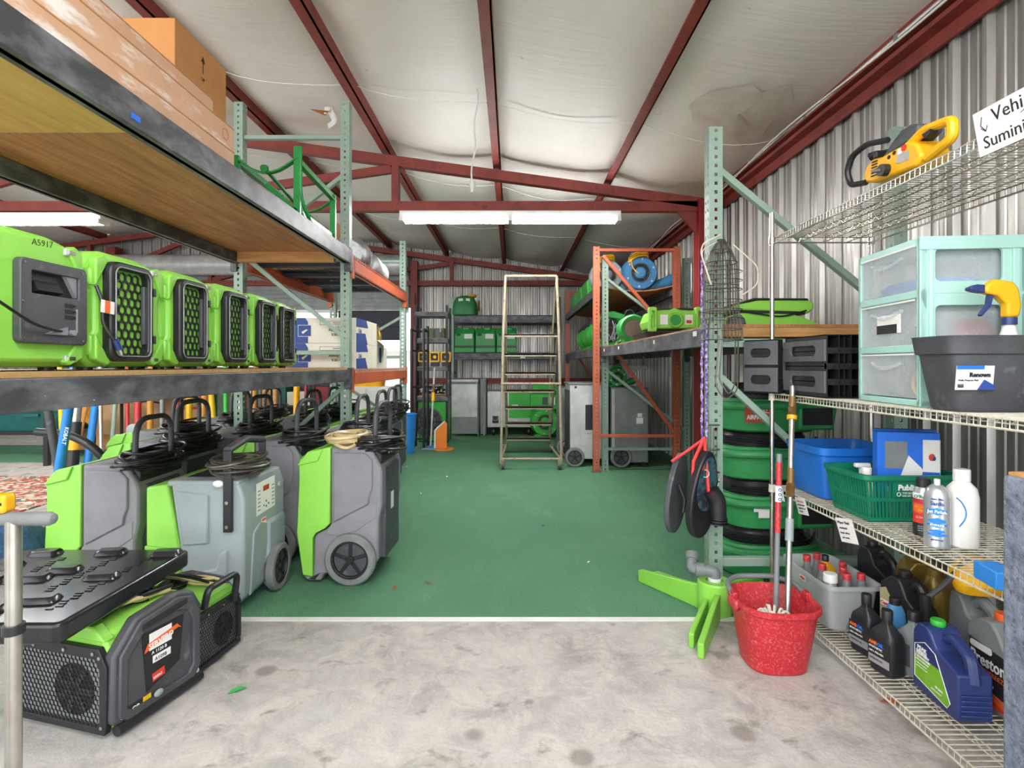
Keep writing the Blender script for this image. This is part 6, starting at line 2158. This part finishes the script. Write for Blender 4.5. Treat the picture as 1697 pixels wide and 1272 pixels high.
for k in range(5):
    G().box(.118, .124, -.05, .05, .03 + k * .022, .04 + k * .022).build('grip_rib', 'blued', t, .003)
# two black quart bottles and a grey one
for k, (px, py, lb_, mm) in enumerate(((1462, 1122, 'black quart oil bottle with a printed label next to the navy jug', 'black'), (1420, 1085, 'black quart oil bottle with a printed label next to the translucent tote', 'black'), (1503, 1118, 'grey quart oil bottle with a black cap behind the two black ones', 'grey2'))):
    p = SZ(px, py, ZB)
    t = bottle(lb_, ((1.572, 2.275), (1.59, 2.435), (1.675, 2.265))[k] + (ZB + .006,), [(0, .10, .075), (.006, .108, .085), (.145, .108, .085), (.165, .10, .075), (.195, .045, .042), (.205, .032, .032), (.225, .032, .032)], mm, 'black', .035, .021, 5, radians(-76), 'oil_bottle', 'bottle', None)
    if k < 2:
        lb = panel('label', (-.05, -.043, .03), (1, 0, 0), (0, 0, 1), .10, .105, 'ink', t)
        text('AMS', .019, (-.046, -.0445, .112), (1, 0, 0), (0, .0, 1), 'inko', lb, bold=.0008)
        text('OIL', .019, (-.0085, -.0445, .112), (1, 0, 0), (0, 0, 1), 'tape', lb, bold=.0008)
        text('SYNTHETIC', .012, (-.046, -.0445, .096), (1, 0, 0), (0, 0, 1), 'inkw', lb)
        text('100:1 PRE-MIX', .011, (-.046, -.0445, .078), (1, 0, 0), (0, 0, 1), 'inkw', lb)
        panel('label_field', (-.048, -.0442, .035), (1, 0, 0), (0, 0, 1), .096, .032, 'silv', lb)
        text('2-STROKE OIL', .010, (-.044, -.0455, .05), (1, 0, 0), (0, 0, 1), 'ink', lb)
    else:
        panel('label', (-.04, -.043, .04), (1, 0, 0), (0, 0, 1), .06, .09, 'dgrey', t)
        for j in range(6):
            G().box(.035, .045, -.044, -.0425, .035 + j * .016, .037 + j * .016).build('level_mark', 'ink', t)
bottle('small blue bottle with a dark cap behind the black quart bottles', (1.675, 2.375, ZB + .006), [(0, .075, .07), (.17, .08, .072), (.21, .07, .06), (.235, .05, .04), (.245, .034, .034)], 'bluem', 'black', .024, .022, 3.2, -.3)
t = jug('black engine oil jug with a tan label on its shoulder beside the translucent tote', (1.785, 2.445, ZB + .006), radians(-82), 'black', .20, .11, .35, 'black', -.02, capr=.026)
lb = G().prism([(-.095, .10), (.0, .10), (-.015, .20), (-.065, .265), (-.095, .25)], 'y', -.0575, -.055).build('label', mat('tan_label', '#b7ae84', .5, c2='#a49b70', sc=5), t)
panel('brand_field', (-.09, -.0576, .178), (1, 0, 0), (0, 0, 1), .072, .026, 'paper', lb)
text('Castrol', .021, (-.088, -.059, .184), (1, 0, 0), (0, 0, 1), 'inkr', lb, bold=.0006)
text('GTX', .03, (-.085, -.0577, .145), (1, 0, 0), (0, 0, 1), 'ink', lb, bold=.001)
jug('black oil jug with a dark cap standing behind the translucent tote', (1.90, 2.80, ZB + .006), radians(-80), 'black', .20, .10, .36, 'black', -.05)
jug('gold oil jug with a ribbed gold cap behind the black tan labelled jug', (1.965, 2.62, ZB + .006), radians(-10), 'gold', .16, .11, .37, 'gold', -.02, capr=.032)
bottle('big rounded gold oil jug beside the dark funnel spout', (1.945, 2.44, ZB + .006), [(0, .17, .11), (.01, .19, .125), (.2, .19, .125), (.27, .17, .11), (.32, .09, .07, -.03, 0), (.34, .05, .05, -.04, 0)], 'gold', 'gold', .03, .03, 3, -.1, 'oil_jug', 'jug', None, (-.04, 0))
t = jug('big grey jug with a moulded handle behind the orange capped one', (1.955, 2.265, ZB + .006), radians(-90), 'grey2', .19, .12, .34, 'grey2', -.06)
t = jug('grey antifreeze jug with an orange cap and a black label beside the navy jug', (1.845, 2.01, ZB + .006), radians(-92), 'grey2', .24, .13, .35, 'inko', -.03, capr=.027, slope=.62)
lb = G().prism([(-.105, .02), (.11, .02), (.11, .215), (-.105, .235)], 'y', -.0665, -.0655).build('label', 'ink', t)
G().prism([(-.105, .02), (.11, .02), (.11, .055), (-.105, .085)], 'y', -.0675, -.066).build('label_band', 'inko', lb)
G().prism([(-.105, .02), (.11, .02), (.11, .03), (-.105, .05)], 'y', -.0682, -.067).build('label_band', 'inkr', lb)
text('Prestone', .062, (-.098, -.0667, .152), (1, 0, 0), (0, 0, 1), 'inkw', lb, sx=.8, bold=.0012)
text('ANTIFREEZE', .024, (-.07, -.0667, .126), (1, 0, 0), (0, 0, 1), 'inko', lb)
for k, s_ in enumerate(('all vehicles', '10 yr 300,000 mi')):
    text(s_, .014, (-.09, -.0667, .105 - .016 * k), (1, 0, 0), (0, 0, 1), 'inkw', lb)
G().prism(rrect(-.10, -.0, .203, .228, .01), 'y', -.067, -.0655).build('label_pill', 'paper', lb)
t = thing('funnel_hose', 'dark flexible funnel spout leaning between the gold jug and the shelf above', 'funnel', (1.79, 2.30, ZB + .006))
G().tube(spline([(-.03, .0, .30), (.03, -.02, .37), (.07, -.04, .44), (.10, -.06, .49)], 6), .011, 8).build('spout', 'dgrey', t)
G().lathe([(.012, .0), (.02, .28), (.02, .31), (0, .31)], (-.035, .005, 0), 14).build('stem', 'black', t)
t = thing('yellow_bag', 'crumpled yellow plastic bag stuffed on top of the big grey jug', 'bag', (1.95, 2.265, ZB + .346))
g = G().loft([(0, .18, .10), (.04, .24, .14, .01, 0), (.09, .22, .13, .0, .01), (.13, .12, .09, -.02, 0), (.15, .05, .05, -.03, 0)], 20, 2.3)
g.build('bag', 'yellow', t)

# carpeted block at the frame edge
t = thing('carpeted_post', 'tall squared block wrapped in blue grey pile carpet beside the wire shelving', 'post', (1.325, 1.12, 0))
G().box(-.11, .11, -.23, .23, 0, 1.09).build('wrap', 'carpetblue', t, .012, seg=3)
G().box(-.10, .10, -.22, .22, 1.09, 1.098).build('top_board', 'wood', t)

# ================================================================ FLOOR ITEMS BY THE RACK
def airpath(label, z, sticker=0, sd=1, off=(0, 0), rz_=0.):
    t = thing('air_mover', label, 'air mover', (1.69 + off[0], 3.74 + off[1], z), rz_, 'stacked round green air movers')
    t.scale = (1, 1, 1.08)
    DG = M.get('dgreen') or M.setdefault('dgreen', mat('air_mover_green', '#3a9a58', .45, c2='#31874b', sc=4))
    g = G().loft([(0, .56, .54), (.012, .6, .58), (.10, .645, .62), (.185, .66, .64), (.20, .645, .62), (.20, .56, .54), (.13, .5, .5)], 40, 3.2)
    g.build('base_shell', DG, t)
    G().loft([(.12, .52, .50), (.25, .53, .51), (.275, .5, .48), (.285, .40, .38)], 32, 2.8).build('fan_housing', 'black', t)
    g = G()
    for i in range(30):
        a = 2 * pi * i / 30
        g.box(.262 * cos(a) - .004, .262 * cos(a) + .004, .252 * sin(a) - .004, .252 * sin(a) + .004, .205, .255)
    g.build('side_grille', 'blackm', t)
    G().arc([(-.32, .06, .155), (-.36, -.12, .155), (-.27, -.30, .16), (-.08, -.345, .165), (.12, -.325, .165)], .024, 10).build('hand_rail', DG, t)
    G().prism([(.08, .02), (.30, .02), (.33, .17), (.08, .19)], 'y', -.34, -.2).build('outlet_lip', DG, t, .015)
    G().box(.10, .29, -.344, -.335, .05, .15).build('outlet', 'black', t)
    pts = spline([(-.30, -.22, .245), (-.12, -.30, .235), (.02, -.31, .215), (.18, -.30, .225), (.28, -.2, .24)], 8)
    for k in range(3):
        G().tube([(p.x, p.y - .006 * k, p.z + .013 * k - .012) for p in pts], .006, 6).build('power_cord', 'cord', t)
    if sticker == 1:
        lb = panel('sticker', (-.26, -.3225, .065), (1, -.02, 0), (0, -.0, 1), .17, .10, mat('rust_sticker', '#b8553a', .6, c2='#a94a31', sc=5), t)
        panel('sticker_top', (-.2, -.3245, .12), (1, -.02, 0), (0, 0, 1), .115, .05, 'paper', lb)
        text('AIRPATH', .035, (-.248, -.3238, .085), (1, -.02, 0), (0, 0, 1), 'inkw', lb, bold=.0012, sx=.9)
        G().torus((-.12, -.328, .145), .016, .004, 'y', 16, 6).build('swirl', 'inkr', lb)
        G().torus((-.105, -.328, .137), .010, .004, 'y', 16, 6).build('swirl', 'inkr', lb)
    if sticker == 2:
        panel('sticker', (-.2, -.3225, .12), (1, -.02, 0), (0, 0, 1), .13, .02, 'paper', t)
        panel('sticker', (-.17, -.3225, .085), (1, -.02, 0), (0, 0, 1), .07, .035, 'paper', t)
    return t


airpath('round green air mover at the bottom of the stack of four on the carpet', .0)
airpath('round green air mover with a paper sticker, second up in the stack of four', .31, 2, off=(.01, .0), rz_=radians(3))
airpath('round green air mover with looped cord, third up in the stack of four', .62, 0, off=(.015, .01), rz_=radians(-4))
airpath('round green air mover with a rust sticker on top of the stack of four', .93, 1, off=(.02, .0), rz_=radians(2))

# lime flat air mover on the sage rack deck
t = thing('air_mover', 'flat lime and black air mover lying on the sage rack shelf above the black modules', 'air mover', (1.30, 3.33, 1.605))
G().prism([(0, .0), (.57, .0), (.575, .012), (.50, .045), (.42, .07), (.12, .08), (.04, .06), (.0, .03)], 'y', 0, .45).build('lower_shell', 'lime2', t, .012)
G().prism([(.02, .085), (.12, .092), (.44, .075), (.52, .07), (.56, .10), (.56, .135), (.54, .155), (.22, .155), (.07, .125)], 'y', .01, .44).build('upper_shell', 'lime', t, .014)
G().prism([(.06, .075), (.5, .065), (.5, .085), (.06, .095)], 'y', .0, .43).build('seam', 'black', t, .004)
G().prism([(.05, .12), (.21, .156), (.54, .156), (.53, .17), (.2, .172)], 'y', .03, .42).build('top_skid', 'black', t, .006)
G().box(.01, .56, .01, .44, .0, .008).build('bottom_skid', 'black', t)
g = G()
g.prism([(.01, .008), (.135, .008), (.125, .04), (.10, .065), (.06, .06), (.02, .04)], 'y', -.004, .002)
g.build('outlet', 'black', t)
for k in range(5):
    G().bar((.03 + .005 * k, -.006, .014 + k * .009), (.13 - .005 * k, -.006, .016 + k * .009), .004, .003).build('outlet_fin', 'alud', t)
G().tube(spline([(.50, -.01, .09), (.35, -.012, .055), (.2, -.012, .07), (.08, -.01, .09)], 8), .005, 6).build('power_cord', 'cord', t)

# lime four legged stand with grey pipe elbow
t = thing('pole_stand', 'lime four legged plastic stand with a grey pipe elbow on the carpet edge', 'stand', (1.12, 3.0, 0))
g = G().lathe([(.088, .0), (.092, .01), (.092, .165), (.085, .175), (.05, .175), (.05, .16)], (0, 0, 0), 30)
g.build('hub', 'lime', t)
G().prism([(.0, .06), (-.06, .10), (-.09, .10), (-.10, .0), (-.02, -.05)], 'z', .0, .15).build('hub_web', 'lime', t, .01) if 0 else None
for k, (dx, dy) in enumerate(((-.29, .44), (-.27, -.47), (.22, .06), (.42, .30))):
    L = sqrt(dx * dx + dy * dy)
    a = math.atan2(dy, dx)
    for w_, off_, l0, zz in ((.030, .028, 1.0, .135), (.026, -.030, .86, .10)):
        g = G()
        g.prism([(.06, .0), (L * l0, .0), (L * l0 + .004, .07), (L * l0 - .012, .078), (.06, zz)], 'y', off_ - w_ / 2, off_ + w_ / 2)
        o = g.build('leg', 'lime2', t, .005)
        o.rotation_euler.z = a
G().lathe([(.034, .16), (.036, .185), (.036, .19), (.0, .19)], (0, 0, 0), 20).build('white_bush', 'white', t)
GP = M['grey2']
G().arc([(0, 0, .17), (0, 0, .222), (-.08, .02, .225)], .031, 14, 6).build('pipe_elbow', GP, t)
G().cyl((-.055, .015, .225), (-.10, .023, .226), .037, n=18).build('pipe_socket', GP, t)
G().arc([(-.09, .02, .226), (-.115, .04, .228), (-.095, .09, .285)], .028, 14, 6).build('pipe_elbow', GP, t)
G().cyl((-.103, .07, .262), (-.093, .095, .29), .035, n=18).build('pipe_socket', GP, t)

# red mop bucket with two poles
BX_, BY_ = 1.195, 2.49
t = thing('mop_bucket', 'scuffed red plastic mop bucket with a grey bail on the concrete', 'bucket', (BX_, BY_, 0))
g = G().loft([(.0, .245, .225), (.008, .26, .24), (.13, .295, .285), (.265, .335, .325), (.275, .36, .355), (.296, .362, .357), (.299, .345, .34), (.288, .33, .32), (.03, .245, .225)], 36, 3.0)
g.build('bucket', 'red', t)
G().prism([(-.05, .27), (-.035, .245), (.035, .245), (.05, .27), (.045, .297), (-.045, .297)], 'x', -.192, -.165).build('spout', 'red', t, .012)
G().arc([(-.172, .02, .295), (-.16, .13, .315), (-.09, .195, .32), (.09, .195, .32), (.16, .13, .315), (.172, .02, .295)], .012, 10).build('bail_handle', 'grey2', t)
for s_ in (-1, 1):
    G().box(s_ * .168 - .012, s_ * .168 + .012, .0, .045, .275, .315).build('bail_lug', 'red', t, .004)
t = thing('mop', 'string mop with a silver pole and bronze springs standing in the red bucket', 'mop', (BX_, BY_, 0))
p0, p1 = V((.055, -.02, .06)), P(1313, 640, 2.80) - V((BX_, BY_, 0))
d = p1 - p0
G().cyl(p0, p1, .0135, n=14).build('pole', 'steel', t)


def at(z):
    return p0 + d * ((z - p0.z) / d.z)


for za, zb in ((.72, .85), (1.10, 1.2)):
    g = G().cyl(at(za), at(zb), .0165, n=12)
    n_ = 26
    g.tube([at(za + (zb - za) * i / (n_ * 6)) + V((cos(i * pi / 3) * .019, sin(i * pi / 3) * .019, 0)) for i in range(n_ * 6 // 2)], .0028, 4)
    g.build('spring_grip', 'brown', t)
G().cyl(at(1.085), at(1.105), .024, n=14).build('ferrule', 'yellow', t)
G().cyl(at(.52), at(.62), .019, n=14).build('sleeve', 'greylt', t)
q = random.Random(3)
g = G()
for i in range(22):
    a = q.uniform(0, 6.28)
    r1 = q.uniform(.03, .09)
    g.tube(spline([(.0, -.01, .12), (r1 * .6 * cos(a), r1 * .6 * sin(a), .22 + q.uniform(0, .02)), (r1 * cos(a), r1 * sin(a), .19), (r1 * 1.05 * cos(a), r1 * 1.05 * sin(a), .035)], 5), .006, 5)
g.build('mop_string', 'string', t)
t = thing('reach_pole', 'red and grey pole with a blue and white lettered band standing in the red bucket', 'pole', (BX_, BY_, 0))
p0, p1 = V((.025, .03, .045)), P(1291, 752, 2.66) - V((BX_, BY_, 0))
d = p1 - p0
ztop = p1.z
for za, zb, m, r in ((p0.z, .56, 'grey2', .012), (.56, .70, 'red', .014), (.70, .775, 'inkw', .0145), (.775, .885, 'red', .014), (.885, ztop, 'grey2', .013)):
    G().cyl(at(za), at(zb), r, n=14).build('pole_section', m, t)
for k in range(3):
    c = at(.715 + .022 * k)
    G().torus((c.x, c.y - .0145, c.z), .0065, .002, 'y', 12, 5).build('band_letter', 'inkb', t)

# things hung on the sage post
HX, HY_ = 1.15, 3.04
t = thing('wire_cage', 'tangle of dull wire cages hooked round the sage rack post', 'wire cage', (HX, HY_, 0))
hb = []
for ring_z, r in ((2.06, .02), (2.0, .055), (1.93, .085), (1.80, .092), (1.66, .095), (1.56, .11), (1.50, .115)):
    G().torus((.02, 0, ring_z), r, .0032, 'z', 26, 5).build('ring_wire', 'wire', t)
for i in range(30):
    a = 2 * pi * i / 30
    G().tube([(.02 + r * cos(a), r * sin(a), z) for z, r in ((2.06, .02), (2.0, .055), (1.93, .085), (1.80, .092), (1.66, .095), (1.56, .11), (1.50, .115))], .0022, 4).build('stave_wire', 'wire', t)
for z in (1.88, 1.72):
    for k in range(3):
        G().torus((.03, -.01, z - k * .05), .098, .0026, 'z', 26, 5, ry=.09).build('ring_wire', 'wire', t)
G().arc([(.0, -.05, 2.08), (-.10, -.06, 2.03), (-.115, -.06, 1.98), (-.06, -.07, 1.80)], .004, 6).build('white_hanger', 'cream', t)
G().arc([(-.02, -.05, 2.04), (-.115, -.06, 1.99), (-.07, -.07, 1.82)], .003, 6).build('white_hanger', 'cream', t)
G().arc([(.06, -.07, 2.02), (.19, -.08, 1.90), (.19, -.08, 1.80), (.10, -.09, 1.74)], .0035, 6).build('white_hanger', 'cream', t)
G().arc([(-.03, -.1, 1.52), (-.05, -.1, 1.25), (.0, -.11, 1.17), (.07, -.1, 1.22), (.075, -.1, 1.52)], .004, 6).build('wire_loop', 'wire', t)
G().arc([(-.01, -.1, 1.5), (-.03, -.1, 1.28), (.02, -.11, 1.2), (.055, -.1, 1.25), (.06, -.1, 1.5)], .004, 6).build('wire_loop', 'wire', t)
t = thing('wire_rack', 'narrow wire basket rack hanging low on the aisle side of the sage rack post', 'wire rack', (1.13, 3.13, 0))
for i in range(6):
    G().tube([(.0 - .02 * i * 0 + .018 * i - .045, -.02, 1.04 - .01 * i), (.018 * i - .055, -.03, .70 - .01 * i)], .0025, 5).build('wire_rod', 'wire', t)
for z in (1.02, .88, .75, .70):
    G().torus((.0, -.03, z), .055, .0028, 'z', 20, 5, ry=.03).build('ring_wire', 'wire', t)
G().arc([(-.05, -.03, .72), (-.06, -.04, .62), (.02, -.05, .60), (.05, -.04, .72)], .0035, 6).build('hook_wire', 'chrome', t)

t = thing('hanging_rope', 'purple and white twisted rope hanging in a double strand beside the sage rack post', 'rope', (1.08, 3.06, 0))
for s_ in (-1, 1):
    g = G()
    pts = [(.010 * s_ + .002 * sin(i), 0, 2.0 - i * (2.0 - .95) / 40 if s_ < 0 else 1.62 - i * (1.62 - .95) / 40) for i in range(41)]
    if s_ > 0:
        pts = [(.0, 0, 1.62)] + [(.016, 0, 1.58 - i * .63 / 40) for i in range(41)]
    g.tube(pts, .005, 6)
    for k in range(2):
        g.tube([V(p) + V((cos(i * 1.3 + pi * k) * .006, sin(i * 1.3 + pi * k) * .005, 0)) for i, p in enumerate(pts)], .0033, 5)
    g.build('strand', 'rope', t)
t = thing('kneeling_pad', 'black oval pad with a red strap and elbow pipe hanging from the purple rope', 'pad', (1.015, 2.98, .415))
el = [(.112 * cos(2 * pi * i / 32) * (1 - .15 * sin(2 * pi * i / 32)), .24 + .24 * sin(2 * pi * i / 32)) for i in range(32)]
o = G().prism(el, 'y', -.022, .022).build('pad', 'black', t, .01, seg=3)
o.rotation_euler = (radians(4), radians(6), radians(36))
o = G().prism([(u_ * .72, .30 + (v_ - .24) * .62) for u_, v_ in el], 'y', -.026, -.020).build('woven_panel', 'pattern', t)
o.rotation_euler = (radians(4), radians(6), radians(36))
for x in (-.03, .04):
    G().tube([(.062, .06, .54), (x, -.03, .42), (x * 1.3, -.035, .25)], .009, 6).build('strap', 'redstrap', t)
G().arc([(.06, -.05, .27), (.095, -.05, .22), (.10, -.05, .12)], .042, 14, 6).build('elbow_pipe', 'black', t)
for k in range(3):
    G().cyl((.10, -.05, .125 - .014 * k), (.10, -.05, .117 - .014 * k), .046, n=18).build('pipe_rib', 'black', t)
G().torus((.03, -.045, .36), .02, .003, 'y', 16, 5).build('buckle', 'alu', t)
t = thing('kneeling_pad', 'second black oval pad turned edge on beside the strapped one', 'pad', (.895, 3.05, .42))
o = G().prism([(u_ * 1.05, v_ * .94) for u_, v_ in el], 'y', -.016, .016).build('pad', 'dgrey', t, .008, seg=3)
o.rotation_euler = (radians(2), radians(14), radians(50))
G().tube([(.0, .0, .40), (.09, .0, .46), (.18, -.01, .53)], .008, 6).build('strap', 'redstrap', t)
G().tube([(.03, -.04, .28), (.06, -.05, .2), (.05, -.05, .13)], .010, 8).build('clip', 'black', t)

# scraps on the floor
for k, (px, py, m, lb, s_) in enumerate(((392, 1146, 'gleaf', 'small curled green scrap on the concrete by the stickered unit', .035), (653, 975, 'leaf', 'dry brown leaf on the carpet by the dehumidifier wheel', .03), (710, 967, 'leaf', 'dry leaf fragment on the carpet a step from the dehumidifier wheel', .026),
                                         (900, 871, 'tape', 'tiny blue scrap in the middle of the carpet', .022), (697, 818, 'paper', 'tiny white paper scrap on the carpet near the dehumidifiers', .02), (1478, 1166, 'leaf', 'dry leaf at the edge of the bottom wire shelf', .045), (975, 932, 'carton', 'pale scrap on the carpet near the lime stand', .018), (740, 790, 'paper', 'white scrap far down the carpet by the last dehumidifiers', .03))):
    p = SZ(px, py, 0)
    g = G()
    vs = [(-1, 0, .05), (-.4, .35, .22), (.4, .3, .3), (1.1, 0, .1), (.4, -.3, .28), (-.4, -.3, .2), (0, 0, .05)]
    g.add([(a * s_, b * s_, c * s_ + .002) for a, b, c in vs] + [(a * s_, b * s_, c * s_ + .004) for a, b, c in vs], [(6, 0, 1), (6, 1, 2), (6, 2, 3), (6, 3, 4), (6, 4, 5), (6, 5, 0), (13, 8, 7), (13, 9, 8), (13, 10, 9), (13, 11, 10), (13, 12, 11), (13, 7, 12), (0, 7, 8, 1), (1, 8, 9, 2), (2, 9, 10, 3), (3, 10, 11, 4), (4, 11, 12, 5), (5, 12, 7, 0)])
    one('dry_leaf' if m == 'leaf' else 'floor_scrap', g, m, lb, 'leaf' if m == 'leaf' else 'scrap', loc=(p.x, p.y, 0), rz=k * 1.1 + .6)
